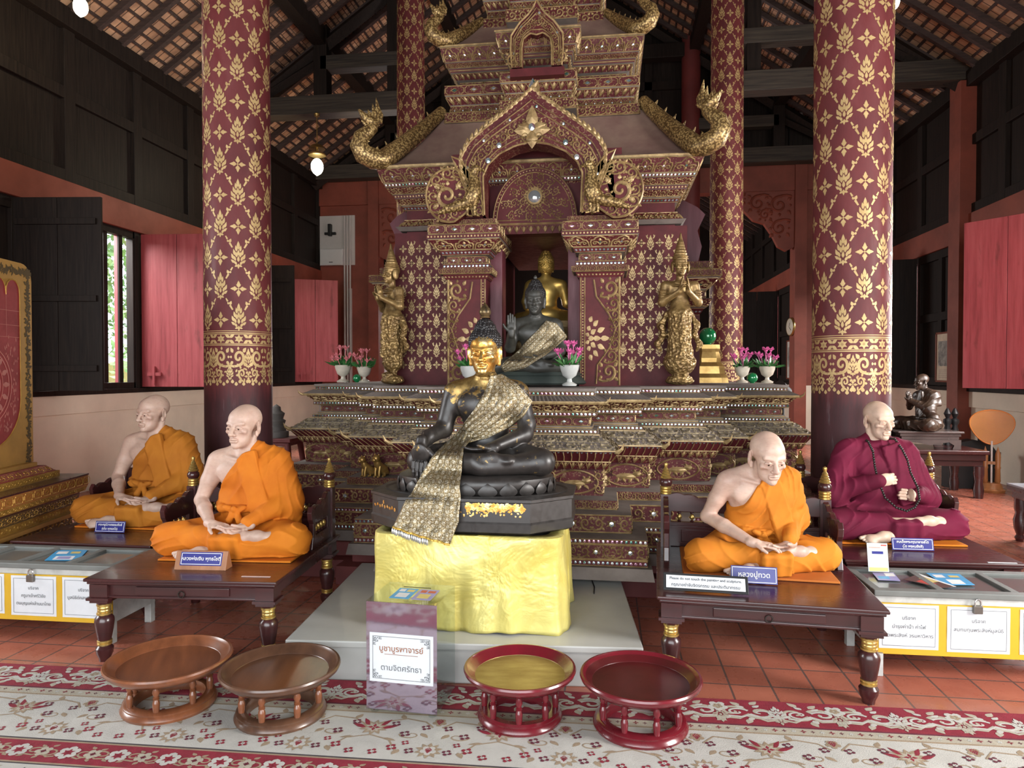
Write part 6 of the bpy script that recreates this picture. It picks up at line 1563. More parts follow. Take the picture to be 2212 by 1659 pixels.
def monk(label, loc, rz, s=1.0, lean=.06, tilt=0.0, hyaw=0.0, hpitch=.05, hroll=0.0, robe=ROBE, skin=SKIN, pose='lap', old=1.0, closed=False, both=False, cat='statue', single=None, head_s=1.0, hfwd=0.0, fine=True, group='seated monk figures', knot=True, cloth=True, grounded=None):
    rt = thing('seated_monk', label, cat, loc, rz, group); rt.scale = (s, s, s)
    ct, stt = cos(lean), sin(lean)
    def U(p):                                                  # lean the trunk forward about the hips
        x, y, z = p; y0, z0 = .05, .1; y -= y0; z -= z0
        y, z = y * ct - z * stt, y * stt + z * ct; x += tilt * z
        return V3(x, y + y0, z + z0)
    B = SDF(.03)
    B.ell(U((0, .06, .13)), (.17, .125, .12)); B.ell(U((0, .035, .27)), (.145, .108, .14)); B.ell(U((0, .05, .43)), (.165, .108, .15), (-lean * -1, 0, 0)); B.cone(U((-.13, .055, .525)), U((.13, .055, .525)), .066, None, .04)
    for q in (-1, 1): B.ell(U((q * .075, -.022, .46)), (.08, .02, .045), k=.05); B.cone(U((q * .03, .055, .62)), U((q * .14, .06, .55)), .035, .045, .04); B.cone(U((q * .02, -.035, .545)), U((q * .15, .02, .565)), .011, .013, .014)
    hb = U((0, .045, .56)); hc = U((0, .012 - hfwd, .752)) + V3(0, 0, -hfwd * .5); R = rotm(hyaw, hpitch, hroll)
    nk = hc + np.array(R) @ V3(0, .03, -.075)
    B.cone(hb, nk, .056, .050, .03)
    for q in (-1, 1): B.cone(U((q * .018, -.015, .55)), nk + np.array(R) @ V3(q * .045, .012, .01), .011, .014, .018)
    sh = {q: U((q * .188, .05, .525)) for q in (-1, 1)}
    TB = SDF(.03); TB.pr = list(B.pr[:10]); hy = -lean * .30 - .015
    if pose == 'lap': el = {-1: V3(-.275, .0, .285), 1: V3(.275, .0, .29)}; wr = {-1: V3(-.105, -.205 + hy, .19), 1: V3(.115, -.195 + hy, .20)}
    elif pose == 'fists': el = {-1: V3(-.305, -.03, .27), 1: V3(.30, -.03, .25)}; wr = {-1: V3(-.10, -.20, .375), 1: V3(.155, -.185, .275)}
    else: el = {-1: V3(-.22, -.09, .33), 1: V3(.22, -.09, .33)}; wr = {-1: V3(-.035, -.24, .45), 1: V3(.035, -.24, .45)}
    for q in (-1, 1):
        B.cone(sh[q], sh[q] * .5 + el[q] * .5, .062, .050, .04); B.cone(sh[q] * .5 + el[q] * .5, el[q], .050, .040, .02); m_ = el[q] * .62 + wr[q] * .38; B.cone(el[q], m_, .041, .042, .015); B.cone(m_, wr[q], .042, .0265, .015)
    if both: TB.pr += B.pr[-8:]
    else: TB.pr += B.pr[-4:]
    if pose == 'lap':
        hand(B, wr[-1], (.93, -.30, -.10), (.05, .15, -1), 1, .22); hand(B, wr[1] + V3(0, -.01, -.02), (-.95, -.28, -.08), (0, .1, 1), 1, .18)
        HB = ((-.24, -.37 + hy, .10), (.24, -.10 + hy, .30))
    elif pose == 'fists':
        hand(B, wr[-1], (.95, -.12, .12), (0, 1, -.15), 1, 1.15, thumb=(.75, .1, .6)); hand(B, wr[1], (-.96, -.10, .10), (0, 1, -.1), -1, 1.1, thumb=(-.85, .0, .45))
        HB = ((-.17, -.32, .19), (.22, -.09, .48))
    else:
        hand(B, wr[-1], (.22, -.25, 1), (1, .1, -.2), 1, .06); hand(B, wr[1], (-.22, -.25, 1), (-1, .1, .2), -1, .06); HB = ((-.12, -.36, .40), (.12, -.18, .64))
    hip = {q: V3(q * .10, .05, .10) for q in (-1, 1)}; kn = {-1: V3(-.37, -.19, .088), 1: V3(.37, -.19, .085)}
    an = {1: V3(-.07, -.285, .045), -1: V3(.10, -.275, .115)}
    for q in (-1, 1): B.cone(hip[q], kn[q], .09, .06, .04); B.cone(kn[q], an[q], .055, .034, .03)
    foot(B, an[1] + V3(.0, -.01, -.005), (-1, -.28, -.06), (0, -.55, .8), 1); foot(B, an[-1] + V3(.02, -.0, .01), (1, .12, -.02), (-.1, -.75, .65), -1)
    FB = (((-.30, -.42, -.01), (-.02, -.22, .13)), ((.08, -.40, .05), (.34, -.16, .20)))
    if cloth: HP = head_sdf(B, hc, R, head_s, old, closed)
    else: HP = head_sdf(B, hc, R, head_s, 0, True)
    rr = .16 * head_s; hbx = (tuple(hc - V3(rr * .72, rr * 1.0, rr * 1.12)), tuple(hc + V3(rr * .72, rr * .95, rr * .95)))
    fb = [(hbx[0], hbx[1], .0022), (HB[0], HB[1], .0028)] + [(a, b, .003) for a, b in FB] if fine else [(hbx[0], hbx[1], .0035)]
    bm = [single or skin]
    body = meshed('body', B, (-.52, -.45, -.02), (.52, .30, .95), .0062 if fine else .008, fb, bm, rt)
    if cloth and not closed and fine:
        for q in (-1, 1):
            p = HP(q * .031, -.0846, -.0108); em = MB(); em.lathe([(max(1e-4, .0125 * head_s * sin(pi * k / 10)), -.0125 * head_s * cos(pi * k / 10)) for k in range(11)], (0, 0, 0), 12, 0)
            for i in range(len(em.f)): em.m[i] = 1 if i < 12 * 3 and i >= 0 else 0
            o = em.build('eye', [M_EYE, M_IRIS], rt, smooth=80); o.location = p; o.rotation_euler = (R @ Matrix.Rotation(-pi / 2, 3, 'X')).to_euler()
    # --- robe
    G = SDF(.035)
    up = SDF(.035)
    for S_ in (up,):
        S_.ell(U((0, .06, .15)), (.19, .145, .13)); S_.ell(U((0, .035, .28)), (.165, .128, .15)); S_.ell(U((0, .05, .43)), (.182, .126, .162)); S_.cone(U((-.13, .055, .528)), U((.13, .055, .528)), .080, None, .04)
        S_.ell(U((.0, -.035, .44)), (.15, .046, .07), k=.03); S_.ell(U((.12, -.04, .38)), (.11, .06, .17), k=.04); S_.cone(U((.045, .055, .60)), U((.14, .06, .55)), .042, .060, .04)
        qs = (-1, 1) if both else (1,)
        for q in qs:
            S_.cone(sh[q], el[q] + V3(q * .012, 0, -.01), .083, .080, .04); S_.cone(el[q], el[q] * .30 + wr[q] * .70, .074, .050, .035)
            S_.cone(el[q] + V3(q * -.01, .02, -.02), V3(q * .25, .02, .10), .07, .09, .05)
        S_.box(U((.225, .05, .475)), (.035, .085, .105), .025, (0, -.25, 0), .03)
        S_.box(U((.095, -.086, .405)), (.062, .022, .20), .010, (-.10, -.30, 0), .006)
        if both: S_.cone(U((-.045, .055, .60)), U((-.14, .06, .55)), .042, .060, .04); S_.ell(U((0, .03, .585)), (.075, .068, .04), k=.02)
    lw = SDF(.04)
    lw.ell((0, .06, .12), (.20, .15, .125))
    for q in (-1, 1):
        lw.cone(hip[q], kn[q], .108, .088, .05); lw.cone(kn[q], kn[q] * .42 + an[q] * .58, .086, .072, .05)
    lw.ell((0, -.10, .085), (.20, .16, .075), k=.05); lw.box((.015, -.285 + hy * .5, .06), (.088, .035, .085), .02, (.25, 0, 0), .03)
    lw.ell((-.30, -.12, .07), (.11, .13, .075), k=.05); lw.ell((.30, -.12, .07), (.11, .13, .075), k=.05)
    if knot and not both:
        lw.chain([U((-.16, .0, .27)), U((-.1, -.095, .265)), U((0, -.118, .26)), U((.1, -.095, .265))], [.02, .02, .022, .02], .02)
        lw.ell(U((-.035, -.14, .275)), (.036, .018, .017), (0, .35, .2), .006); lw.ell(U((.032, -.135, .268)), (.036, .018, .016), (0, -.3, .2), .006); lw.cone(U((.0, -.14, .262)), U((-.03, -.15, .205)), .014, .022, .006); lw.cone(U((.005, -.14, .26)), U((.035, -.155, .20)), .013, .022, .006); lw.ell(U((.0, -.152, .27)), (.017, .014, .02), k=.004)
    n_ = nrm((.77, -.64)); seed = sum(map(ord, label)) % 17
    def post(F, ax):
        X, Y, Z = axes(ax)
        if both: cut = np.full_like(F, -1)
        else:
            q = U((.035, 0, .605)); cut = -((X - q[0]) * .80 + (Z - q[2]) * -.60 + .22 * (Y - q[1]) * (Y > q[1])) - .006 * np.sin(16 * Z + seed)
        ph = seed * .7
        w1 = np.sin(46 * (X * .72 - Z * .55) + 2.4 * np.sin(6 * Y + 5 * X + ph) + 1.6 * np.sin(9 * Z + ph) + 6 * Y)
        w3 = np.sin(64 * (X * .60 - Z * .42 + .2 * Y) + 3.4 * np.sin(7 * Z + ph) + 2.4 * np.sin(9 * X - ph) + 1.3 * np.sin(21 * Z * X * 3)); am = .5 + .5 * np.sin(11 * X + 13 * Z + 7 * Y + ph)
        pan = np.clip((X - .02) * 14, 0, 1) * np.clip((.19 - X) * 14, 0, 1) * (Y < -.03)
        f1 = (.010 * (1 - np.abs(w1)) ** 2 * am + .008 * (1 - np.abs(w3)) ** 2 * (1 - am)) * (1 - .75 * pan) + .003 * np.sin(19 * X + 24 * Z + 9 * Y + ph)
        return np.maximum(F - f1, cut)
    def post2(F, ax):
        X, Y, Z = axes(ax); ph = seed * 1.3; sx = np.where(X < 0, -1, 1)
        a = np.arctan2(Z - .03, (np.abs(X) - .16)); r = np.sqrt((np.abs(X) - .30) ** 2 + (Y + .1) ** 2)
        w = np.sin(34 * (np.abs(X) * .55 + Z * .9 + .35 * Y) + 2.6 * np.sin(8 * X + ph) + 2.2 * np.sin(11 * Y - ph) + 1.4 * np.sin(23 * X * Z * 4))
        w2 = np.sin(22 * np.abs(X) - 30 * Z + 3 * np.sin(9 * Y + ph))
        flap = ((np.abs(X - .015) < .1) & (Y < -.22)).astype(np.float32)
        am = .5 + .5 * np.sin(9 * X - 11 * Y + 8 * Z + ph); f = (.0125 * (1 - np.abs(w)) ** 2 * am + .006 * (1 - np.abs(w2)) ** 2 * (1 - am)) * (1 - .8 * flap) + flap * .004 * np.sin(70 * X + 8 * Z)
        F = F - f
        hid = [((-.16, -.33, .03), .052), ((.215, -.285, .125), .05)]
        return np.maximum(F, .004 - Z)
    # one common grid
    lo, hi, rs = (-.56, -.42, -.012), (.56, .33, .74), .0056
    Fu, ax = up.field(lo, hi, rs); Ft, ax = TB.field(lo, hi, rs); Fu = post(np.minimum(Fu, Ft - .012), ax); Fl, ax = lw.field(lo, hi, rs); Fl = post2(Fl, ax)
    k = .012; h = np.clip(.5 + .5 * (Fu - Fl) / k, 0, 1); Fr = Fu * (1 - h) + Fl * h - k * h * (1 - h)
    X, Y, Z = axes(ax); Fr = np.maximum(Fr, .004 - Z)
    V, Q = nets(Fr, ax, rs)
    o = bpy.data.objects.new('robe', np_mesh('robe', [(V, Q, 0)], [single or robe])); link(o, rt)
    return rt, HP, U, wr
def on_bench(i, u, v):
    a, d, n, r = _B[i]; p = a + d * u + n * v; return (p.x, p.y, BZ)
def mat_cushion(i, u, v, w, dp, label):
    a, d, n, r = _B[i]; p = a + d * u + n * v
    m = MB(); P = [(-w / 2, -dp / 2), (w / 2, -dp / 2), (w / 2, dp / 2), (-w / 2, dp / 2)]
    m.bb(-w / 2, w / 2, -dp / 2, dp / 2, .0008, .013); return tag(m.build('seat_cushion', ROBE3 if i != 1 else cloth_mat('brown_orange_cloth', (.5, .16, .03), (.4, .11, .02)), loc=(p.x, p.y, BZ), rz=r, bevel=.005), label, 'cushion', None)
CUZ = .014
def seat(i, u, v): x, y, z = on_bench(i, u, v); return (x, y, z + CUZ)
mat_cushion(0, .59, .66, .80, .62, 'flat orange cushion on the front left bench'); mat_cushion(1, .53, .68, .80, .60, 'flat brownish cushion on the front right bench')
mat_cushion(2, .52, .70, .80, .62, 'flat orange cushion on the back left bench'); mat_cushion(3, .455, .69, .84, .64, 'flat orange cushion under the figure in maroon')
monk('lifelike monk figure in bright saffron robe with a scowl, front left bench', seat(0, .575, .67), _B[0][3] + .02, 1.02, .05, .01, hyaw=-.22, hpitch=.0, robe=ROBE3, head_s=1.10)
monk('lifelike bald monk figure stooping forward in orange robe, front right bench', seat(1, .52, .70), _B[1][3] + .26, .93, .26, .03, hyaw=.0, hpitch=.22, robe=ROBE, skin=SKIN, head_s=1.2, hfwd=.05)
monk('lifelike thin monk figure in ochre robe looking sideways, back left bench', seat(2, .51, .73), _B[2][3] + .05, 1.06, .04, .0, hyaw=-.28, hpitch=.03, robe=ROBE2, head_s=1.06)
MK4 = monk('lifelike monk figure in maroon robe with closed eyes and fists raised', seat(3, .455, .70), _B[3][3] + .12, 1.03, .03, .0, hyaw=.10, hpitch=.10, robe=MAROON, skin=SKIN2, pose='fists', closed=True, both=True, head_s=1.02, knot=False)
# prayer beads round the neck of the figure in maroon
def beads():
    rt, HP, U, wr = MK4; m = MB(); pts = [(-.07, .05, .62), (-.085, -.04, .605), (-.095, -.115, .55), (-.10, -.148, .46), (-.098, -.18, .38), (-.08, -.235, .27), (-.03, -.275, .215), (.03, -.285, .195), (.09, -.27, .215), (.135, -.245, .26), (.13, -.235, .33), (.115, -.18, .42), (.105, -.16, .5), (.09, -.125, .565), (.085, -.05, .625), (.07, .05, .62), (0, .11, .62)]
    P = [Vector(p) for p in pts]; L = []
    for i in range(len(P)):
        a, b = P[i], P[(i + 1) % len(P)]; n = max(1, round((b - a).length / .0155))
        L += [a.lerp(b, k / n) for k in range(n)]
    for p in L: m.sphere(p, .0085, 8, 5)
    o = m.build('prayer_beads', mat('black_beads', (.02, .016, .014), .3), smooth=80); o.matrix_world = rt.matrix_basis.copy()
    o.location = rt.location; o.rotation_euler = rt.rotation_euler; o.scale = rt.scale
    tag(o, 'long string of black prayer beads round the neck of the maroon figure', 'beads')
beads()
# ============================================================ STATUES
def bronze(name, gold_lo, base=(.028, .024, .022), leaf=0.5, rough=.34, zmix=None):
    x = NX(name); v = x.vec(); n = x.noise(v, 9, 6, .72); n2 = x.noise(v, 30, 4, .6)
    f = x.ramp(n, [(leaf, 0.0), (leaf + .06, 1.0)])
    if zmix:                                                     # gold leaf rubbed on the face and the breast
        z = x.n('ShaderNodeSeparateXYZ'); x.nt.links.new(x.tc.outputs['Object'], z.inputs[0])
        g = x.math('MULTIPLY', x.math('MAXIMUM', x.math('SUBTRACT', z.outputs[2], zmix - .17), 0.0), 1.15)
        f = x.ramp(x.math('ADD', g, n), [(.615, 0.0), (.66, 1.0)])
    col = x.mix(f, x.ramp(n2, [(.3, darker(base, .6)), (.7, base)]), x.ramp(n2, [(.3, (.20, .12, .04)), (.7, (.52, .36, .13))]))
    x.set(Base_Color=col, Metallic=x.math('MULTIPLY', f, .85), Roughness=x.ramp(n2, [(.3, rough), (.7, rough + .14)]), Specular_IOR_Level=.6); x.bump(x.math('ADD', f, x.math('MULTIPLY', n2, .3)), .15, .002)
    return x.mat
BRZ = bronze('dark_bronze', 0, leaf=.70); BRZ_LEAF = bronze('bronze_with_gold_leaf', 0, zmix=.53)
BRZ_PLAIN = bronze('weathered_bronze', 0, (.045, .045, .038), leaf=.9, rough=.4)
def face_gold():
    x = NX('gold_leaf_face'); v = x.vec(); n = x.noise(v, 17, 6, .7, .4); n2 = x.noise(v, 60, 4, .7)
    x.set(Base_Color=x.ramp(n, [(.32, (.30, .13, .03)), (.46, (.62, .33, .07)), (.56, (.85, .62, .24)), (.7, (.92, .80, .50))]), Metallic=.85, Roughness=x.ramp(n, [(.35, .42), (.6, .24)]))
    x.bump(x.math('ADD', n, x.math('MULTIPLY', n2, .5)), .45, .003); return x.mat
FACEG = face_gold()
HAIR = mat('black_curls', (.018, .017, .018), .35, var=.3, scale=40)
GOLDP = gold_leaf('polished_gold', (.84, .58, .18), (.66, .40, .09), .42, .8)
def lace():
    x = NX('gold_lace'); v = x.vec((1, 1, 1), 'UV'); vo = x.voro(v, 1.0, rand=.15); no = x.noise(x.vec(), 170, 2); n3 = x.noise(x.vec(), 60, 3)
    a = x.ramp(vo, [(.30, .75), (.40, 0.0), (.47, 0.0), (.55, .35)])
    c = x.mix(a, x.ramp(no, [(.35, (.10, .07, .03)), (.62, (.34, .26, .13))]), x.ramp(no, [(.38, (.22, .18, .11)), (.62, (.72, .68, .56))]))
    x.set(Base_Color=c, Metallic=.65, Roughness=x.ramp(n3, [(.3, .25), (.7, .5)])); x.bump(no, .9, .004); return x.mat
LACE = lace()
def buddha_body(arm, gold=False):
    """seat plane at z=0, facing -y; arm: 'earth' or 'raised'"""
    S = SDF(.03)
    S.ell((0, .07, .10), (.19, .14, .11)); S.ell((0, .055, .23), (.135, .10, .15)); S.ell((0, .055, .37), (.165, .105, .14)); S.cone((-.14, .06, .455), (.14, .06, .455), .062, None, .04)
    for q in (-1, 1): S.ell((q * .075, -.02, .385), (.08, .035, .06), k=.04); S.cone((q * .04, .06, .53), (q * .15, .06, .475), .034, .042, .05)
    S.cone((0, .055, .47), (0, .04, .60), .058, .052, .03)
    for z in (.535, .553, .571): S.ell((0, .045, z), (.060, .060, .006), k=.004)
    for q in (-1, 1):
        S.cone((q * .10, .06, .085), (q * .345, -.13, .075), .098, .074, .04); S.cone((q * .345, -.13, .07), (q * .02, -.235, .055 + (.03 if q < 0 else 0)), .066, .046, .03)
    S.ell((0, -.12, .05), (.20, .14, .055), k=.04)
    foot(S, (.02, -.235, .10), (1, .10, 0), (0, -.4, .9), -1, .95)
    # left arm (viewer's right) with the hand in the lap
    S.cone((.195, .06, .455), (.245, .03, .27), .060, .050, .04); S.cone((.245, .03, .27), (.235, -.01, .215), .05, .047, .02); S.cone((.235, -.01, .215), (.075, -.185, .155), .047, .030, .02)
    hand(S, (.075, -.19, .152), (-1, -.15, -.06), (0, .1, 1), 1, .12, 1.0)
    if arm == 'earth':
        S.cone((-.195, .06, .455), (-.245, .02, .24), .060, .050, .04); S.cone((-.245, .02, .24), (-.30, -.12, .205), .049, .042, .02); S.cone((-.30, -.12, .205), (-.325, -.205, .165), .040, .030, .015)
        hand(S, (-.318, -.215, .17), (.0, -.34, -1), (.1, 1, -.3), -1, .16, 1.3)
    else:
        S.cone((-.195, .06, .455), (-.235, .0, .25), .060, .050, .04); S.cone((-.235, .0, .25), (-.20, -.15, .37), .048, .031, .02)
        hand(S, (-.20, -.155, .375), (-.0, .0, 1), (.1, -1, 0), 1, .02, 1.1)
    hc = V3(0, .015, .695); R = rotm(0, .06, 0)
    P = head_sdf(S, hc, R, 1.10, 0, True, 1.9)
    S.ell(P(0, .0, -.005), (.079, .093, .112), k=.03)
    lo, hi = (-.46, -.36, -.02), (.46, .24, .86)
    return S, P, hc, R
def hair_cap(P, parent, mat_, tip=None, s=1.10, curls=True):
    S = SDF(.012); E = lambda p, r: S.ell(P(*p), np.array(r) * s)
    E((0, .02, .045), (.088, .104, .086)); E((0, .04, -.02), (.084, .085, .08)); E((0, .02, .118), (.058, .062, .040)); E((0, .02, .150), (.038, .040, .022))
    S.ell(P(0, -.085, -.035), np.array((.068, .07, .089)) * s, k=.008 * s, mode='s')
    def post(F, ax):
        X, Y, Z = axes(ax); f = np.sin(X * 250) * np.sin(Y * 250) * np.sin(Z * 250); return F - (.0035 * np.clip(f * 2.2, -1, 1) if curls else 0)
    c = P(0, .02, .05); r_ = .14 * s
    return meshed('hair', S, tuple(c - r_), tuple(c + V3(r_, r_, r_ * 1.2)), .0026 * s, [], [mat_], parent, post)
def drape(S, L, Rr, n, mtl, parent, name='sash', off=.008, monot=.55, ns=64, nt=26, cell=.030, nocols=False):
    """cloth over the front of S between two outlines given in (x, z)"""
    lo, hi, rs = (-.7, -.62, -.50), (.7, .25, .70), .011
    F, ax = S.field(lo, hi, rs); neg = F < 0
    Yf = np.where(neg.any(1), ax[1][neg.argmax(1)], .06)                                   # front surface per (x, z)
    for _ in range(2):
        Yp = np.pad(Yf, 1, mode='edge'); Yf = np.minimum(Yf, sum(Yp[1 + i:Yf.shape[0] + 1 + i, 1 + j:Yf.shape[1] + 1 + j] for i in (-1, 0, 1) for j in (-1, 0, 1)) / 9)
    def y(x, z):
        i = min(max((x - lo[0]) / rs, 0), Yf.shape[0] - 1.001); k = min(max((z - lo[2]) / rs, 0), Yf.shape[1] - 1.001); i0, k0 = int(i), int(k); a, b = i - i0, k - k0
        return (Yf[i0, k0] * (1 - a) + Yf[i0 + 1, k0] * a) * (1 - b) + (Yf[i0, k0 + 1] * (1 - a) + Yf[i0 + 1, k0 + 1] * a) * b
    A = arclen(L, ns); B = arclen(Rr, ns); P = []
    for j in range(ns + 1):
        row = []
        for i in range(nt + 1):
            t = i / nt; x, z = A[j][0] * (1 - t) + B[j][0] * t, A[j][1] * (1 - t) + B[j][1] * t; row.append([x, y(x, z), z])
        P.append(row)
    if not nocols:
        for i in range(nt + 1):
            m_ = 9
            for j in range(int(ns * monot), ns + 1): m_ = min(m_, P[j][i][1]); P[j][i][1] = m_
    Y = np.array([[p[1] for p in r] for r in P])
    for _ in range(4):
        Yp = np.pad(Y, 1, mode='edge'); Y2 = (Yp[:-2, 1:-1] + Yp[2:, 1:-1] + Yp[1:-1, :-2] + Yp[1:-1, 2:] + 2 * Y) / 6; Y = np.minimum(Y2, Y + .004)
    m = MB(); vs = []; uv = []
    for j in range(ns + 1):
        for i in range(nt + 1):
            f = .006 * sin(i * 1.1 + .15 * j) + .004 * sin(i * 2.3 - .2 * j); vs.append((P[j][i][0], Y[j, i] - off + f * min(1, j / 12), P[j][i][2]))
    m.add(vs, [(j * (nt + 1) + i, (j + 1) * (nt + 1) + i, (j + 1) * (nt + 1) + i + 1, j * (nt + 1) + i + 1) for j in range(ns) for i in range(nt)])
    o = m.build(name, mtl, parent, smooth=180)
    me = o.data; ul = me.uv_layers.new(name='UVMap')
    for lp in me.loops: p = me.vertices[lp.vertex_index].co; ul.data[lp.index].uv = ((p.x + p.z) / cell * .75, (p.z - p.x) / cell * .75)
    sd = o.modifiers.new('solid', 'SOLIDIFY'); sd.thickness = .004; sd.offset = 1
    return o, vs, (ns, nt)
def lotus_seat(parent, mt, w, d, z0, n=24, scale_z=1.0):
    """double lotus: bulging upper cushion and spreading lower petals"""
    m = MB(); sy = d / w; h = w / 2
    m.lathe([(h * .90, z0 + .0), (h * .99, z0 - .02), (h * 1.0, z0 - .05), (h * .96, z0 - .09), (h * .86, z0 - .115), (h * .80, z0 - .125)], n=64, sx=1, sy=sy)
    m.lathe([(h * .80, z0 - .125), (h * .93, z0 - .14), (h * 1.06, z0 - .18), (h * 1.10, z0 - .20), (h * 1.10, z0 - .21)], n=64, sx=1, sy=sy)
    for k in range(n):
        a = 2 * pi * k / n
        if sin(a) > .5: continue
        for (r, za, zb, b) in ((1.0, z0 - .105, z0 - .03, .006), (1.03, z0 - .15, z0 - .20, .006)):
            P = []
            for t in range(9): q = t / 8; ww = .118 * sin(pi * (q * .93 + .05) ** .7) * w; P.append((q, ww))
            vs = []; N = 9
            for q, ww in P:
                z = za + (zb - za) * q; rr = h * (r + (.055 * q if zb < za else -.0 + .02 * sin(pi * q)))
                for s_, bump in ((-1, 0), (0, b), (1, 0)):
                    aa = a + s_ * ww / (h * 2.0) ; R_ = rr + bump; vs.append((R_ * cos(aa), R_ * sin(aa) * sy, z))
            m.add(vs, [(i * 3 + c, i * 3 + c + 1, i * 3 + c + 4, i * 3 + c + 3) for i in range(N - 1) for c in (0, 1)])
    return m.build('lotus_seat', mt, parent, smooth=50)
def oct_prism(w, d, c):
    return [(-w / 2 + c, -d / 2), (w / 2 - c, -d / 2), (w / 2, -d / 2 + c * .9), (w / 2, d / 2 - c * .9), (w / 2 - c, d / 2), (-w / 2 + c, d / 2), (-w / 2, d / 2 - c * .9), (-w / 2, -d / 2 + c * .9)]

# ---- the pedestal under yellow satin
PED = PD(1028, 1150, 4.02); PEDZ = .715
PR = atan2(PLD.y, PLD.x) * .5
def satin():
    x = NX('yellow_satin'); v = x.vec(); n = x.noise(v, 3.2, 4, .6, .6); n2 = x.noise(v, 9, 3, .5, 1.2); w = x.noise(x.vec((1, 1, 2)), 22, 2)
    x.set(Base_Color=x.ramp(n, [(.3, (.64, .52, .10)), (.7, (.75, .68, .24))]), Roughness=.36, Metallic=.25)
    x.bump(x.math('ADD', x.math('ADD', x.math('MULTIPLY', n, 2.6), x.math('MULTIPLY', n2, .45)), x.math('MULTIPLY', w, .03)), .38, .03); return x.mat
M_SATIN = satin()
def satin_cloth():
    w, d, z0, z1 = 1.03, .74, PLZ + .002, PEDZ
    cx, cy = PED.x + .01, PED.y - .005
    t = thing('statue_pedestal', 'dark pedestal block under the yellow satin, below the gold-faced statue', 'pedestal', (cx, cy, 0), 0)
    MB().bb(-w / 2 + .06, w / 2 - .06, -d / 2 + .06, d / 2 - .06, PLZ, z1 - .006).build('plinth_block', M_BLACK, t)
    m = MB(); N = 200; rings = []
    per = []
    for k in range(N):
        a = 2 * pi * k / N; c, s_ = cos(a), sin(a); p = 9.0
        r = 1 / ((abs(c) ** p + abs(s_) ** p) ** (1 / p)); per.append((r * c * w / 2, r * s_ * d / 2, a))
    rnd = random.Random(4); ph = [rnd.uniform(0, 6.3) for _ in range(6)]
    for j in range(25):
        t_ = j / 24; z = z1 - (z1 - z0) * t_; R_ = []
        for k, (x, y, a) in enumerate(per):
            u = k / N * 60; front = max(0, -sin(a))
            f = t_ ** 1.2 * (.017 * sin(u * .9 + ph[0] + 1.2 * t_) + .010 * sin(u * 2.1 + ph[1] - 2 * t_) + .005 * sin(u * 3.7 + ph[2])) + .006 * sin(9 * t_ + u * .5 + ph[3]) * (1 - t_)
            fl = 1 + .03 * t_; l = sqrt(x * x + y * y)
            R_.append((x * fl + x / l * f, y * fl + y / l * f, z + (.012 * sin(u * .8 + ph[4]) if j == 24 else 0) * .5 + (.004 if j == 24 else 0)))
        rings.append(R_)
    top = [[(x * q, y * q, z1 + (.003 if q < .999 else 0)) for x, y, a in per] for q in (.86, .985)]
    m.loft(top + rings, cap=False)
    o = m.build('satin_cloth', M_SATIN, loc=(cx, cy, 0), rz=0, smooth=70); sd = o.modifiers.new('solid', 'SOLIDIFY'); sd.thickness = .004; sd.offset = 1
    tag(o, 'shiny yellow satin cloth draped over the pedestal of the gold-faced statue', 'cloth')
satin_cloth()
def octagon_base(parent, z0, z1, w, d, mt):
    m = MB(); c = .21; r = lambda s, z: [(x * s, y * s, z) for x, y in oct_prism(w, d, c)]
    m.loft([r(.93, z0), r(.99, z0 + .015), r(1.0, z0 + .06), r(.985, z0 + .07), r(.985, z1 - .02), r(1.0, z1 - .015), r(1.0, z1)])
    F, W_, H_ = quadF((-w / 2 + c + .02, -d / 2 * .985 - .001, z0 + .075), (w / 2 - c - .02, -d / 2 * .985 - .001, z0 + .075), (w / 2 - c - .02, -d / 2 * .985 - .001, z1 - .02), (-w / 2 + c + .02, -d / 2 * .985 - .001, z1 - .02))
    rnd = random.Random(5)
    def flake(F, u, v, s):
        o = Orn(); n = 7; o.fill([(s * rnd.uniform(.5, 1) * cos(2 * pi * k / n), s * rnd.uniform(.5, 1) * sin(2 * pi * k / n)) for k in range(n)]); o.put(m, F, .0012, 1, .0009, O=(u, v))
    for k in range(150): flake(F, W_ * (.52 + .46 * rnd.random()), H_ * (.58 + .36 * rnd.random()), rnd.uniform(.008, .016))
    for k in range(45): flake(F, W_ * (.38 + .6 * rnd.random()), H_ * (.25 + .3 * rnd.random()), rnd.uniform(.003, .009))
    a, b = (-w / 2 * .985, (-d / 2 + c * .9) * .985), ((-w / 2 + c) * .985, -d / 2 * .985)
    F, W_, H_ = quadF((*a, z0 + .075), (*b, z0 + .075), (*b, z1 - .02), (*a, z1 - .02)); F0 = F; F = lambda u, v: (F0(u, v)[0] + F0(u, v)[1] * .001, F0(u, v)[1])
    for k in range(9): flake(F, W_ * (.12 + .095 * k), H_ * (.45 + .05 * (k % 2)), .013)
    flake(F, W_ * .45, H_ * .72, .014)
    return m.build('octagonal_base', [mt, FACEG], parent)
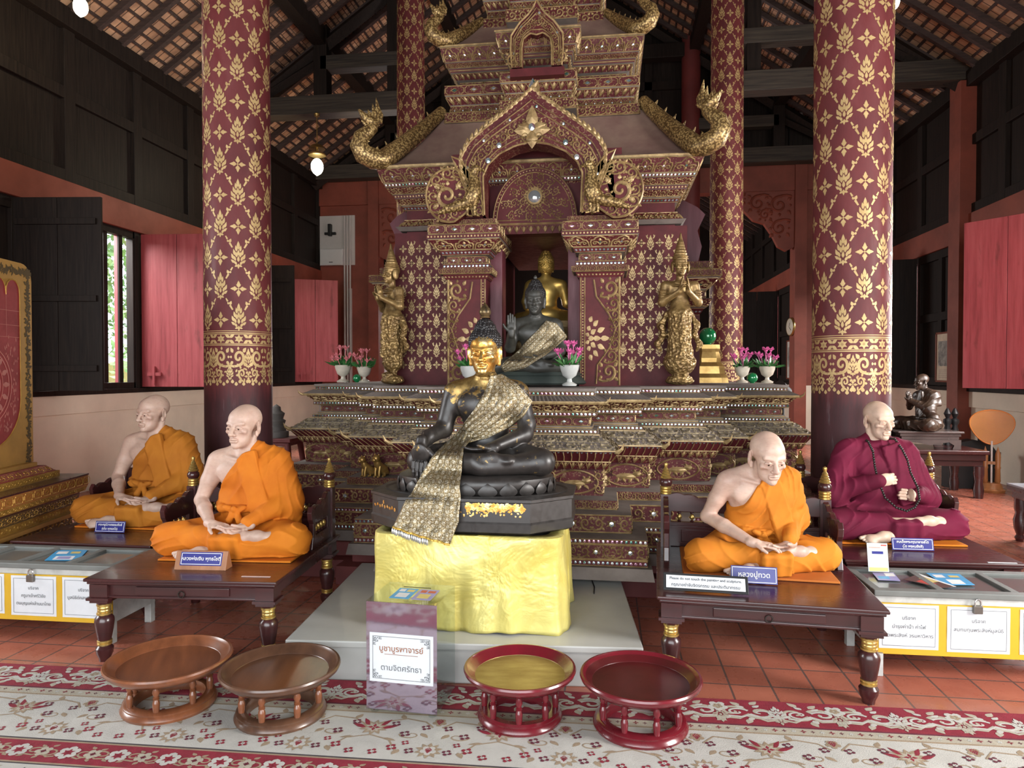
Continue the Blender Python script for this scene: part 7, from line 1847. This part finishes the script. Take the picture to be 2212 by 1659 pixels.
def central_buddha():
    zs = .975
    rt = thing('seated_buddha_statue', 'dark bronze seated statue with a gold face and gold lace sash, front centre', 'statue', (PED.x + .0, PED.y + .0, 0), 0)
    octagon_base(rt, PEDZ + .005, PEDZ + .195, 1.14, .72, BRZ)
    m = lotus_seat(rt, BRZ, .90, .58, zs + .035); MB().lathe([(.5, PEDZ + .19), (.53, PEDZ + .2), (.50, zs - .165)], n=64, sy=.60).build('lotus_foot', BRZ, rt, smooth=40)
    S, P, hc, R = buddha_body('earth')
    fb = [(tuple(hc - V3(.115, .14, .15)), tuple(hc + V3(.115, .14, .13)), .0022), ((-.43, -.40, -.05), (-.21, -.14, .24), .003), ((-.08, -.30, .08), (.12, -.12, .22), .003)]
    V0 = hc
    def mf(C):
        zz = C[:, 2]; g = (zz > .575) & (C[:, 1] < .12)
        return np.where(g, 1, 0)
    b = meshed('body', S, (-.47, -.42, -.06), (.47, .24, .88), .006, fb, [BRZ_LEAF, FACEG], rt, None, mf); b.location = (.045, .03, zs + .03)
    h = hair_cap(P, rt, HAIR); h.location = b.location
    f = MB(); f.lathe([(.028, 0), (.030, .006), (.024, .010), (.034, .024), (.036, .036), (.028, .054), (.012, .076), (.001, .09)], P(0, .02, .175), 16); ff = f.build('flame_finial', mat('tarnished_gilt', (.26, .18, .08), .35, .7, var=.6, scale=30, c2=(.05, .04, .025)), rt, smooth=60); ff.location = b.location
    # lace sash: shoulder to waist, knot, and the long tail over the lap
    S2 = SDF(.03); S2.pr = list(S.pr); S2.ell((-.02, -.03, -.06), (.50, .345, .12)); S2.ell((-.02, -.03, -.17), (.55, .385, .09)); S2.box((-.045, -.03, -.20), (.37, .365, .10), .02); S2.box((-.045, -.03, -.36), (.54, .395, .11), .02)
    u = lambda px, py: ((px - 1052) * .00263, (1.58 - (py - 803) * .00263) - zs - .03)
    Lp = [u(1066, 812), u(1054, 850), u(1035, 885), u(1008, 915), u(988, 940)]; Rp = [u(1088, 808), u(1128, 832), u(1158, 868), u(1142, 898), u(1108, 925), u(1062, 948), u(1022, 957)]
    o, vs, (ns, nt) = drape(S2, Lp, Rp, 0, LACE, rt, 'sash', .010, nocols=True, ns=48, nt=30); o.location = b.location
    # the part over the shoulder, down the back
    Lt = [u(992, 932), u(970, 960), u(942, 1010), u(918, 1062), u(893, 1116)]; Rt = [u(1030, 936), u(1024, 965), u(1024, 1010), u(1030, 1060), u(1030, 1100), u(1012, 1146)]
    t, vs, (ns, nt) = drape(S2, Lt, Rt, 0, LACE, rt, 'sash_tail', .018, monot=.0); t.location = b.location
    tm = MB(); row = vs[-(nt + 1):]
    for i in range(nt + 1):
        p = Vector(row[i]); 
        if i < nt: tm.tube([p - Vector((0, .004, 0)), Vector(row[i + 1]) - Vector((0, .004, 0))], .006, 6, 0)
        if i < nt * .62: tm.lathe([(.001, .0), (.006, -.008), (.0085, -.02), (.004, -.034), (.001, -.036)][::-1], p - Vector((0, .006, .002)), 8, 1)
    q = tm.build('sash_fringe', [gold_leaf('gold_braid', (.75, .52, .12), (.55, .35, .07), .4, .6), mat('silver_drops', (.62, .62, .60), .3, .6)], rt, smooth=50); q.location = b.location
    kn = SDF(.012); kn.ell((-.155 + .03, -.155, .205), (.045, .03, .03), (0, .4, .5)); kn.cone((-.10, -.16, .20), (-.02, -.15, .14), .02, .03)
    kn = None
    bk = MB()
    for sd_ in (0,):
        def fn(a, c):
            a2 = -1.15 + 2.9 * a; x = .155 + .085 * sin(a2 * .6) * (1 - c) + .0; 
            return (.10 + .14 * c + .01 * sin(5 * a), .06 - .085 * cos(a * pi) if False else (-.02 + .20 * a), .475 + .075 * sin(pi * min(1, a * 1.1 + .15)) * (1 - .35 * c) - .10 * c - .16 * max(0, a - .5))
        bk.surf(fn, 14, 8)
    return rt, S2
central_buddha()

# ---- the darker statue in the niche
def niche_buddha():
    p = PY(1153, 838, 5.56); zs = SHR_TOP + .10
    rt = thing('niche_buddha_statue', 'dark weathered seated statue with raised palm inside the niche of the shrine', 'statue', (p.x, 5.66, 0), .0)
    m = MB(); m.lathe([(.40, SHR_TOP + .018), (.42, SHR_TOP + .03), (.40, SHR_TOP + .06), (.37, SHR_TOP + .09), (.39, zs - .01), (.36, zs + .02)], n=48, sy=.60); m.build('statue_base', mat('verdigris_bronze', (.05, .065, .058), .5, .3, var=.4), rt, smooth=40)
    S, P, hc, R = buddha_body('raised')
    b = meshed('body', S, (-.47, -.38, -.02), (.47, .24, .86), .0075, [(tuple(hc - V3(.115, .14, .15)), tuple(hc + V3(.115, .14, .13)), .003), ((-.27, -.23, .34), (-.13, -.08, .60), .0035)], [BRZ_PLAIN], rt); sc = .88
    b.scale = (sc,) * 3; b.location = (0, 0, zs)
    h = hair_cap(P, rt, HAIR); h.scale = b.scale; h.location = b.location
    f = MB().lathe([(.014, -.012), (.018, 0), (.012, .016), (.001, .024)], P(0, .02, .185), 12).build('finial', BRZ_PLAIN, rt, smooth=60); f.scale = b.scale; f.location = b.location
    S2 = SDF(.03); S2.pr = list(S.pr)
    u = lambda px, py: ((px - 1153) * .00372 / sc, (1.58 - (py - 803) * .00370 - zs) / sc)
    o, vs, _ = drape(S2, [u(1178, 690), u(1160, 712), u(1135, 735), u(1105, 765), u(1085, 792)], [u(1200, 696), u(1224, 726), u(1180, 768), u(1140, 795), u(1092, 806)], 0, LACE, rt, 'sash', .012, nocols=True, ns=44, nt=26, cell=.03); o.scale = b.scale; o.location = b.location
niche_buddha()
# ---- the gold statue seen from behind, on its throne beyond the niche
def back_buddha():
    p = PY(1178, 690, 6.85); zs = 2.06; sc = .83
    rt = thing('golden_buddha_statue', 'polished gold seated statue seen from behind through the niche', 'statue', (p.x, 6.95, SHR_TOP + .021), pi)
    m = MB()
    zs -= SHR_TOP + .021; prof = [(.40, 0), (.40, .1), (.33, .14), (.35, .22), (.31, .26), (.37, .33), (.39, .38), (.31, .42), (.33, .47), (.40, .53), (.38, zs + .01)]
    m.loft([[(x * r, y * r * .72, z) for x, y in oct_prism(2, 2, .35)] for r, z in prof]); m.build('throne', SH_G, rt)
    S, P, hc, R = buddha_body('earth'); b = meshed('body', S, (-.47, -.38, -.02), (.47, .24, .86), .0085, [], [GOLDP], rt); b.scale = (sc,) * 3; b.location = (0, 0, zs)
    h = hair_cap(P, rt, GOLDP); h.scale = b.scale; h.location = b.location
    f = MB().lathe([(.02, -.02), (.024, 0), (.03, .01), (.014, .04), (.001, .07)], P(0, .02, .19), 12).build('flame_finial', GOLDP, rt, smooth=60); f.scale = b.scale; f.location = b.location
back_buddha()
# ---- standing deities at the corners of the shrine
def deity_mat():
    x = NX('old_gilt_carving'); v = x.vec(); n = x.noise(v, 16, 5, .65); vo = x.voro(v, 34, 'F1'); z = x.n('ShaderNodeSeparateXYZ'); x.nt.links.new(x.tc.outputs['Object'], z.inputs[0])
    skirt = x.ramp(z.outputs[2], [(.60, 1.0), (.64, 0.0)])
    x.set(Base_Color=x.ramp(n, [(.3, (.12, .07, .028)), (.6, (.31, .205, .08)), (.85, (.46, .33, .15))]), Metallic=.55, Roughness=.4)
    x.bump(x.math('ADD', x.math('MULTIPLY', x.math('MULTIPLY', vo, skirt), 2.5), x.math('MULTIPLY', n, .4)), .6, .012); return x.mat
M_DEI = deity_mat()
def deity(label, px, py, Y, rz, H, skirt):
    p = PY(px, py, Y); rt = thing('standing_deity_statue', label, 'statue', (p.x, Y, SHR_TOP + .012), rz, 'gilded deities flanking the niche'); s = H / 1.24; rt.scale = (s,) * 3
    S = SDF(.025)
    S.ell((0, 0, .03), (.12, .10, .035)); S.ell((0, 0, .06), (.10, .085, .02))
    for q in (-1, 1): S.cone((q * .035, .0, .12), (q * .035, .0, .30), .028, .035); S.ell((q * .038, -.04, .085), (.024, .05, .02))
    if skirt: S.cone((0, 0, .20), (0, 0, .26), .135, .105, .004); S.cone((0, 0, .24), (0, .0, .60), .098, .092)
    else: S.cone((0, 0, .19), (0, 0, .6), .088, .095, .008)
    S.ell((0, 0, .60), (.098, .075, .06)); S.ell((0, 0, .68), (.078, .06, .09)); S.ell((0, 0, .79), (.105, .065, .075)); S.cone((-.09, 0, .83), (.09, 0, .83), .038); S.cone((0, 0, .83), (0, -.005, .93), .034, .032)
    for q in (-1, 1):
        S.cone((q * .125, 0, .83), (q * .15, -.01, .69), .040, .034); S.cone((q * .15, -.01, .69), (q * .035, -.13, .77), .032, .022); hand(S, (q * .033, -.133, .775), (-q * .10, -.15, 1), (-q * 1, 0, .05), -1 if q > 0 else 1, .08, .72)
        for z in (.74, .76, .78): S.ell((q * .142, -.005, z), (.045, .045, .008), k=.004)
        S.chain([(q * .10, .03, .60), (q * .15, .04, .5), (q * .13, .03, .42), (q * .18, .04, .34), (q * .15, .03, .28)], [.022, .03, .026, .024, .006], .015)
    for z, r in ((.855, .06), (.82, .085)): S.ell((0, -.02, z), (r, r * .8, .010), k=.005)
    S.ell((0, -.0, .60), (.105, .083, .016), k=.005); S.cone((0, -.08, .6), (0, -.10, .26), .03, .026, .01)
    hc = V3(0, -.01, 1.0); R = rotm(0, .05, 0); P = head_sdf(S, hc, R, .74, 0, True, 1.6)
    for z, r in ((.055, .070), (.075, .066), (.10, .056), (.125, .046), (.15, .036), (.175, .028), (.2, .02)): S.ell(P(0, .01, z * 1.25), (r, r, .011), k=.006)
    S.cone(P(0, .01, .10), P(0, .01, .36), .045, .006)
    for q in (-1, 1): S.ell(P(q * .09, .01, -.02), (.012, .03, .05), k=.01)
    def post(F, ax):
        X, Y_, Z = axes(ax); k = np.clip((.60 - Z) * 20, 0, 1) * np.clip((Z - .14) * 20, 0, 1); a = np.arctan2(Y_, X)
        return F - k * .007 * np.sin(9 * a + 26 * Z + 2 * np.sin(30 * Z)) * np.sin(48 * Z + 3 * np.sin(5 * a)) 
    meshed('figure', S, (-.24, -.22, -.01), (.24, .14, 1.32), .0055, [(tuple(hc - V3(.09, .11, .11)), tuple(hc + V3(.09, .11, .08)), .003)], [M_DEI], rt, post)
deity('gilded standing deity with pressed palms, turned aside at the left of the niche', 848, 826, 6.0, -.75, 1.22, False)
deity('gilded standing deity with pressed palms and flared skirt at the right of the niche', 1468, 835, 5.98, .15, 1.24, True)
# ---- dark statues by the right wall, on their altar table
M_BRNZ2 = bronze('brown_bronze', 0, (.055, .032, .02), leaf=.95, rough=.32)
def right_corner():
    p = PZ(2000, 1076); zt = .60; a = PY(1955, 900, p.y + .35)
    t = thing('altar_table', 'long dark altar table by the right wall carrying bronze statues', 'table', (a.x, p.y, 0), 0)
    MB().bb(-.75, .85, 0, .8, zt - .05, zt).bb(-.72, .82, .03, .77, zt - .13, zt - .05).bb(-.7, .8, .05, .75, zt - .2, zt - .13).build('table_top', M_LACQB, t, bevel=.01)
    for x in (-.66, .76):
        for y in (.08, .7): MB().lathe([(.05, 0), (.06, .1), (.045, .2), (.06, .3), (.06, zt - .2)], (x, y, 0), 14).build('leg', M_LACQB, t, smooth=40)
    c = PY(1996, 965, p.y + .3)
    s = thing('low_stand', 'low dark footed stand on the altar table under the praying figure', 'stand', (c.x, p.y + .12, zt + .001), 0)
    w = .36; m = MB(); m.bb(-w, w, 0, .55, .16, .2); m.bb(-w - .03, w + .03, -.02, .57, .2, .225); m.bb(-w + .02, w - .02, .01, .54, .12, .16); m.build('stand_top', mat('grey_brown_lacquer', (.10, .075, .07), .25, coat=.4), s, bevel=.006)
    P = [(-w, 0), (-w + .1, 0), (-w + .08, .05), (-w + .14, .09), (-.1, .07), (0, .05), (.1, .07), (w - .14, .09), (w - .08, .05), (w - .1, 0), (w, 0), (w, .12), (-w, .12)]
    for y_ in (0, .5): MB().prism(P, y_, y_ + .03, axis='y').build('carved_apron', mat('grey_brown_lacquer', (.10, .075, .07), .25, coat=.4), s)
    monk('small bronze monk statue kneeling with joined hands on the low stand at right', (c.x + .05, p.y + .42, zt + .228), -1.35, .84, .10, 0, 0, .1, 0, pose='pray', single=M_BRNZ2, fine=False, cloth=False, group='bronze figures by the right wall', knot=False)
    d = PY(1925, 900, p.y + .75)
    monk('dark bronze seated figure half hidden behind the thick right column', (d.x - .42, p.y + .45, zt + .002), .6, .98, .0, 0, 0, .0, 0, pose='lap', single=M_BRNZ2, fine=False, cloth=False, group='bronze figures by the right wall', knot=False)
    for k, (px, lab) in enumerate(((2046, 'black turned finial post beside the praying bronze figure'), (2062, 'black turned finial post nearer the wall, behind the praying bronze figure'))):
        q = PY(px, 960, p.y + .72); MB_ = MB().lathe([(.05, 0), (.05, .1), (.03, .14), (.045, .2), (.03, .26), (.05, .3), (.05, .34), (.02, .36), (.045, .42), (.02, .48), (.001, .5)], n=14)
        tag(MB_.build('turned_post', M_BLACK, loc=(q.x, q.y, zt), smooth=40), lab, 'post', 'black posts on the altar table')
    q = PY(2100, 960, p.y + .9); m = MB(); m.bb(-.3, .28, 0, .25, 0, .45); m.bb(-.34, .32, -.02, .27, .45, .5); m.prism([(-.3, .5), (.28, .5), (.2, .62), (.0, .66), (-.2, .62)], 0, .2, axis='y'); m.lathe([(.05, .6), (.06, .66), (.03, .72), (.001, .78)], (.15, .1, 0), 10)
    tag(m.build('carved_chest', M_BLACK, loc=(q.x, p.y + .84, zt - .38 if False else 0), bevel=.01), 'dark carved chest behind the fan by the right wall', 'chest')
right_corner()
# ---- little stone relic on a red stand behind the left column
def left_relic():
    p = PZ(612, 1000, .0); b = PD(607, 968, 7.6); z = max(.3, b.z); t = thing('red_stand', 'small red stand with curved legs behind the thick left column', 'stand', (b.x, b.y, 0), 0)
    m = MB(); m.bb(-.2, .2, -.2, .2, z + .08, z + .12); m.bb(-.17, .17, -.17, .17, z + .04, z + .08)
    m.build('stand_top', M_RPL, t, bevel=.006)
    for x in (-.15, .15):
        for y in (-.15, .15): MB().tube([(x, y, z + .06), (x * 1.25, y * 1.25, z * .6), (x, y, 0)], [.035, .03, .025], 8).build('leg', M_RPL, t, smooth=50)
    tag(MB().lathe([(.13, 0), (.13, .06), (.1, .07), (.11, .12), (.08, .13), (.1, .18), (.07, .2), (.09, .26), (.05, .29), (.045, .33), (.001, .36)], n=20).build('stone_relic', mat('grey_stone', (.16, .15, .14), .8, bump=.2), loc=(b.x - .05, b.y, z + .121), smooth=40), 'small grey stepped stone relic on the red stand at left', 'relic')
left_relic()
# ============================================================ SMALL THINGS
M_PINK = mat('pink_petals', (.80, .16, .42), .5, var=.35, scale=60); M_CORAL = mat('coral_petals', (.85, .27, .30), .5, var=.3, scale=60); M_GREEN = mat('plastic_leaves', (.05, .20, .05), .45, var=.5, scale=30)
M_CREAMV = mat('cream_ceramic', (.62, .56, .46), .35, var=.2, scale=20); M_GLASSY = mat('pressed_glass', (.62, .64, .62), .12, .1)
def vase(label, px, py, Y, s, pet, seed, zz=None, spread=1.0):
    p = PY(px, py, Y); z = SHR_TOP + .013 if zz is None else zz; rnd = random.Random(seed)
    rt = thing('flower_vase', label, 'vase', (p.x, Y, z), 0, 'flower vases on the shrine'); rt.scale = (s,) * 3
    MB().lathe([(.05, 0), (.055, .012), (.02, .03), (.016, .05), (.05, .075), (.066, .12), (.072, .15), (.068, .152), (.05, .11), (.001, .1)], n=20).build('vase_cup', M_CREAMV if seed % 2 else [M_GLASSY], rt, smooth=40)
    f = MB()
    for k in range(70):
        a, e = rnd.uniform(0, 6.28), rnd.uniform(.1, 1.3); L = rnd.uniform(.06, .13); o = Vector((rnd.uniform(-.05, .05), rnd.uniform(-.05, .05), .14)); d = Vector((cos(a) * cos(e), sin(a) * cos(e), sin(e))); b = d.orthogonal().normalized()
        f.add([o, o + d * L * .5 + b * .014, o + d * L, o + d * L * .5 - b * .014], [(0, 1, 2, 3)])
    f.build('leaves', M_GREEN, rt)
    for k in range(9):
        a = 2 * pi * k / 9 + rnd.uniform(-.3, .3); r = (.085 if k % 3 else .03) * spread; c = Vector((r * cos(a), r * sin(a) - .01, .19 + (.10 if k % 3 == 0 else rnd.uniform(0, .06)))); m = MB()
        for j in range(9):
            t = 2 * pi * j / 9; dv = Vector((cos(t), sin(t), 0)); q = .034; m.add([c, c + dv * q * .6 + Vector((-sin(t), cos(t), 0)) * q * .5 + Vector((0, 0, q * .4)), c + dv * q + Vector((0, 0, q * (1.2 if j % 2 else .6))), c + dv * q * .6 - Vector((-sin(t), cos(t), 0)) * q * .5 + Vector((0, 0, q * .4))], [(0, 1, 2, 3)])
        m.sphere(c + Vector((0, 0, .01)), (.012, .012, .018), 8, 6); m.tube([(c.x * .4, c.y * .4, .13), c], .003, 5); m.build('flower', pet, rt)
vase('vase of bright pink flowers right of the niche statue', 1230, 838, 5.28, 1.05, M_PINK, 2); vase('vase of pink flowers half hidden left of the gold-faced statue', 1013, 838, 5.4, 1.0, M_PINK, 4)
vase('cream vase of coral flowers at the far left of the shrine, outer one', 741, 827, 6.75, 1.15, M_CORAL, 5); vase('cream vase of coral flowers at the left of the shrine, next to the green ball', 787, 827, 6.75, 1.05, M_CORAL, 7)
vase('cream vase of pink flowers at the far right of the shrine, outer one', 1657, 832, 6.9, 1.05, M_PINK, 9); vase('cream vase of pink flowers at the right of the shrine, inner one', 1603, 832, 7.0, 1.05, M_PINK, 11)
M_GRN = mat('green_glass', (.01, .22, .07), .06, .2, coat=.8)
def ball(label, px, py, Y, r, z): p = PY(px, py, Y); tag(MB().sphere((0, 0, r), r, 20, 12).lathe([(r * .5, 0), (r * .3, r * .2)], n=14).build('green_ball', M_GRN, loc=(p.x, Y, z), smooth=60), label, 'ball', 'green glass balls')
ball('shiny green glass ball between the two left vases', 771, 820, 6.72, .042, SHR_TOP + .013); ball('shiny green glass ball between the two right vases', 1625, 824, 6.80, .05, SHR_TOP + .013)
def gold_stool():
    p = PY(1530, 828, 6.95); m = MB(); m.loft([[(x * r, y * r * .8, z) for x, y in oct_prism(.32, .32, .06)] for r, z in ((1.15, 0), (1.1, .05), (.95, .09), (.9, .16), (.7, .2), (.72, .24), (.62, .30), (.68, .33), (.66, .37))])
    tag(m.build('gold_pedestal', M_GOLDM, loc=(p.x, 7.0, SHR_TOP + .013)), 'small gilt pedestal at the right end of the shrine carrying a dark green ball', 'pedestal')
    ball('dark green ball on top of the small gilt pedestal', 1528, 760, 7.0, .085, SHR_TOP + .013 + .371)
gold_stool()
# ---- spotlight on a stand at the right of the shrine
def spot():
    p = PD(1692, 845, 7.3); rt = thing('spotlight_stand', 'black spotlight on a thin black stand at the right of the shrine', 'spotlight', (p.x, p.y, 0), 0)
    MB().tube([(0, 0, 0), (0, 0, p.z - .02)], .014, 8).build('pole', M_BLACK, rt, smooth=60)
    for k in range(3): a = 2 * pi * k / 3 + .5; MB().tube([(0, 0, .25), (.16 * cos(a), .16 * sin(a), .0)], .009, 6).build('leg', M_BLACK, rt)
    MB().tube([(.05, .05, p.z - .01), (-.06, -.08, p.z + .05)], [.055, .07], 14).build('lamp_head', M_BLACK, rt, smooth=40)
    MB().tube([(0, 0, p.z - .1), (-.04, -.02, p.z - .4), (.01, 0, p.z - .8)], .005, 5).build('cable', M_BLACK, rt)
spot()
# ---- hanging lamps
M_LGLASS = NX('lamp_glass'); M_LGLASS.set(Base_Color=(.9, .85, .6), Roughness=.05, Transmission_Weight=.9); M_LGLASS = M_LGLASS.mat
M_BULB = emit('lit_bulb', (1.0, .93, .72), 14.0); M_BRASS = mat('brass', (.6, .42, .15), .3, .9)
def lamp(label, px, py, d, s, ztop, power):
    p = PD(px, py, d); rt = thing('hanging_lamp', label, 'lamp', p, 0, 'hanging lamps'); rt.scale = (s,) * 3
    if ztop is None: ztop = 6.12 + .6935 * ((p.x - XL) if p.x < AX else (XR - p.x)) - .17
    MB().lathe([(.001, -.20), (.025, -.19), (.075, -.13), (.095, -.06), (.10, .04), (.098, .05)], n=20, cap=False).build('glass_bell', acrylic(), rt, smooth=50)
    MB().sphere((0, 0, -.085), (.075, .075, .10), 14, 9).build('bulb', M_BULB, rt, smooth=80)
    MB().lathe([(.105, .05), (.11, .06), (.105, .07), (.06, .08), (.02, .10), (.012, .16)], n=20).lathe([(.10, .13), (.07, .17), (.02, .19)], n=20).build('cap', M_BRASS, rt, smooth=40)
    L = (ztop - p.z) / s; MB().tube([(0, 0, .15), (0, 0, L)], .006, 6).lathe([(.03, L - .05), (.035, L - .02), (.012, L)], n=12).build('chain', M_BRASS, rt, smooth=50)
    l = bpy.data.lights.new('lamp_glow', 'POINT'); l.energy = power; l.color = (1, .88, .62); l.shadow_soft_size = .06
    o = bpy.data.objects.new('lamp_glow', l); o.parent = rt; o.location = (0, 0, -.30); COL.objects.link(o)
lamp('lit bell-shaped glass lamp hanging over the far left aisle', 685, 345, 11.9, 1.4, 6.02, 45)
lamp('lit glass lamp at the top left corner, cut by the frame', 174, -2, 7.6, 1.0, None, 30)
lamp('lit glass lamp beside the top of the thick right column', 1929, -12, 7.0, .85, None, 30)
# ---- wall fittings
def clock():
    p = PY(1714, 706, YB + .06); rt = thing('wall_clock', 'round pale wall clock on the red post at right', 'clock', (3.985, YB + .06, p.z), -pi / 2 + .15)
    R90 = Matrix.Rotation(pi / 2, 3, 'X'); MB().lathe([(.2, 0), (.205, .02), (.19, .045), (.175, .045)], (0, 0, 0), 32, 0, R90).build('rim', M_BRASS, rt, smooth=40)
    f = MB().lathe([(.182, .044), (.12, .056), (.001, .06)], (0, 0, 0), 32, 0, R90, cap=False).build('clock_face', mat('clock_face', (.6, .55, .45), .4), rt)
    for a, L in ((.5, .1), (2.2, .14)): MB().box((sin(a) * L / 2, -.062, cos(a) * L / 2), (.008, .004, L), M=Matrix.Rotation(a, 3, 'Y')).build('hand', M_BLACK, rt)
clock()
def picture(label, c, w, h, rz, fr, paper_c, style):
    rt = thing('framed_picture', label, 'picture', c, rz, 'framed pictures')
    m = MB()
    for x0, x1, z0, z1 in ((-w / 2, w / 2, h / 2 - .03, h / 2), (-w / 2, w / 2, -h / 2, -h / 2 + .03), (-w / 2, -w / 2 + .03, -h / 2, h / 2), (w / 2 - .03, w / 2, -h / 2, h / 2)): m.bb(x0, x1, -.03, 0, z0, z1)
    m.build('frame', fr, rt, bevel=.003)
    pm = mat('mount_paper', paper_c, .6); s_ = MB().bb(-w / 2 + .02, w / 2 - .02, -.012, -.002, -h / 2 + .02, h / 2 - .02).build('mount', pm, rt)
    x = NX('grey_print'); n = x.noise(x.vec(), 9 if style else 5, 6, .7); x.set(Base_Color=x.ramp(n, [(.35, (.09, .09, .085)), (.55, (.3, .29, .26)), (.7, (.5, .48, .43))]), Roughness=.5)
    MB().bb(-w * .38, w * .38, -.014, -.012, -h * .18, h * .32).build('print', x.mat, s_)
    for k in range(5): MB().bb(-w * .34, w * (.34 - .05 * (k % 3)), -.0135, -.012, -h * (.26 + .035 * k) - .004, -h * (.26 + .035 * k)).build('caption_line', M_INK, s_)
wf = wood('red_brown_frame', (.22, .06, .03), (.14, .04, .02), .4)
picture('framed old photograph on the right wall beside the near red shutter', (XR - .045, 12.15, 1.58 + 30 * 12 / 1500), .62, .82, -pi / 2, wf, (.66, .56, .42), 1)
picture('framed picture beyond the red post at right, cut by the post', (4.25 - .05, 16.75, 1.86), .62, .9, -pi / 2, wf, (.6, .58, .52), 0)
picture('framed old photograph seen between the red post and the left deity', (-5.55 + .05, 16.9, 1.95), .62, 1.0, pi / 2, wf, (.6, .6, .58), 0)
def wallbox():
    p = PY(720, 557, YB - .05); rt = thing('electrical_box', 'white electrical box on the far left red wall', 'box', (p.x, YB - .035, p.z), 0)
    M_BOX = mat('white_enamel', (.62, .62, .62), .35, var=.05)
    MB().bb(-.28, .28, -.14, 0, -.19, .19).build('box_body', M_BOX, rt, bevel=.01); d = MB().bb(-.265, .265, -.15, -.14, -.175, .175).build('box_door', M_BOX, rt, bevel=.004); MB().bb(-.05, .04, -.156, -.15, -.13, -.115).build('latch', M_BLACK, d)
    q = PY(714, 505, YB - .05); r2 = thing('wall_fan_bracket', 'small black bracket on the white panel above the electrical box', 'bracket', (q.x, YB - .035, q.z), 0)
    MB().bb(-.14, .14, -.06, 0, -.03, .03).bb(-.04, .04, -.1, 0, -.06, .22).build('bracket_arm', M_BLACK, r2, bevel=.01)
    for k, px in enumerate((744, 750, 756)):
        a = PY(px, 500, YB - .06); tag(MB().tube([(0, 0, 0), (0, 0, 3.95)], .022, 8).build('conduit_pipe', M_WHITE, loc=(a.x, YB - .06, 1.3), smooth=60), 'thin pale conduit pipe on the far left wall beside the electrical box', 'pipe', 'conduit pipes')
wallbox()
p = PY(1728, 257, YB - .1); tag(MB().sphere((0, 0, 0), .06, 14, 9).lathe([(.03, 0), (.03, .1)], n=10).build('bulb_fixture', mat('opal_bulb', (.75, .73, .68), .3), loc=(p.x, YB - .2, p.z), smooth=60), 'unlit round white bulb high on the dark gable at right', 'bulb')
p = PY(784, 307, YB - .1); tag(MB().sphere((0, 0, 0), .06, 14, 9).lathe([(.03, 0), (.03, .1)], n=10).build('bulb_fixture', mat('opal_bulb', (.75, .73, .68), .3), loc=(p.x, YB - .2, p.z), smooth=60), 'unlit round white bulb under the dark beams, left of the shrine roof', 'bulb')
P = [PZ(x, y, PLZ + .006) for x, y in ((1258, 1234), (1268, 1240), (1278, 1252), (1284, 1268), (1283, 1282))]
tag(MB().tube(P, .004, 6).build('loose_cable', M_BLACK, smooth=60), 'short black cable end lying on the pale platform beside the yellow cloth', 'cable')
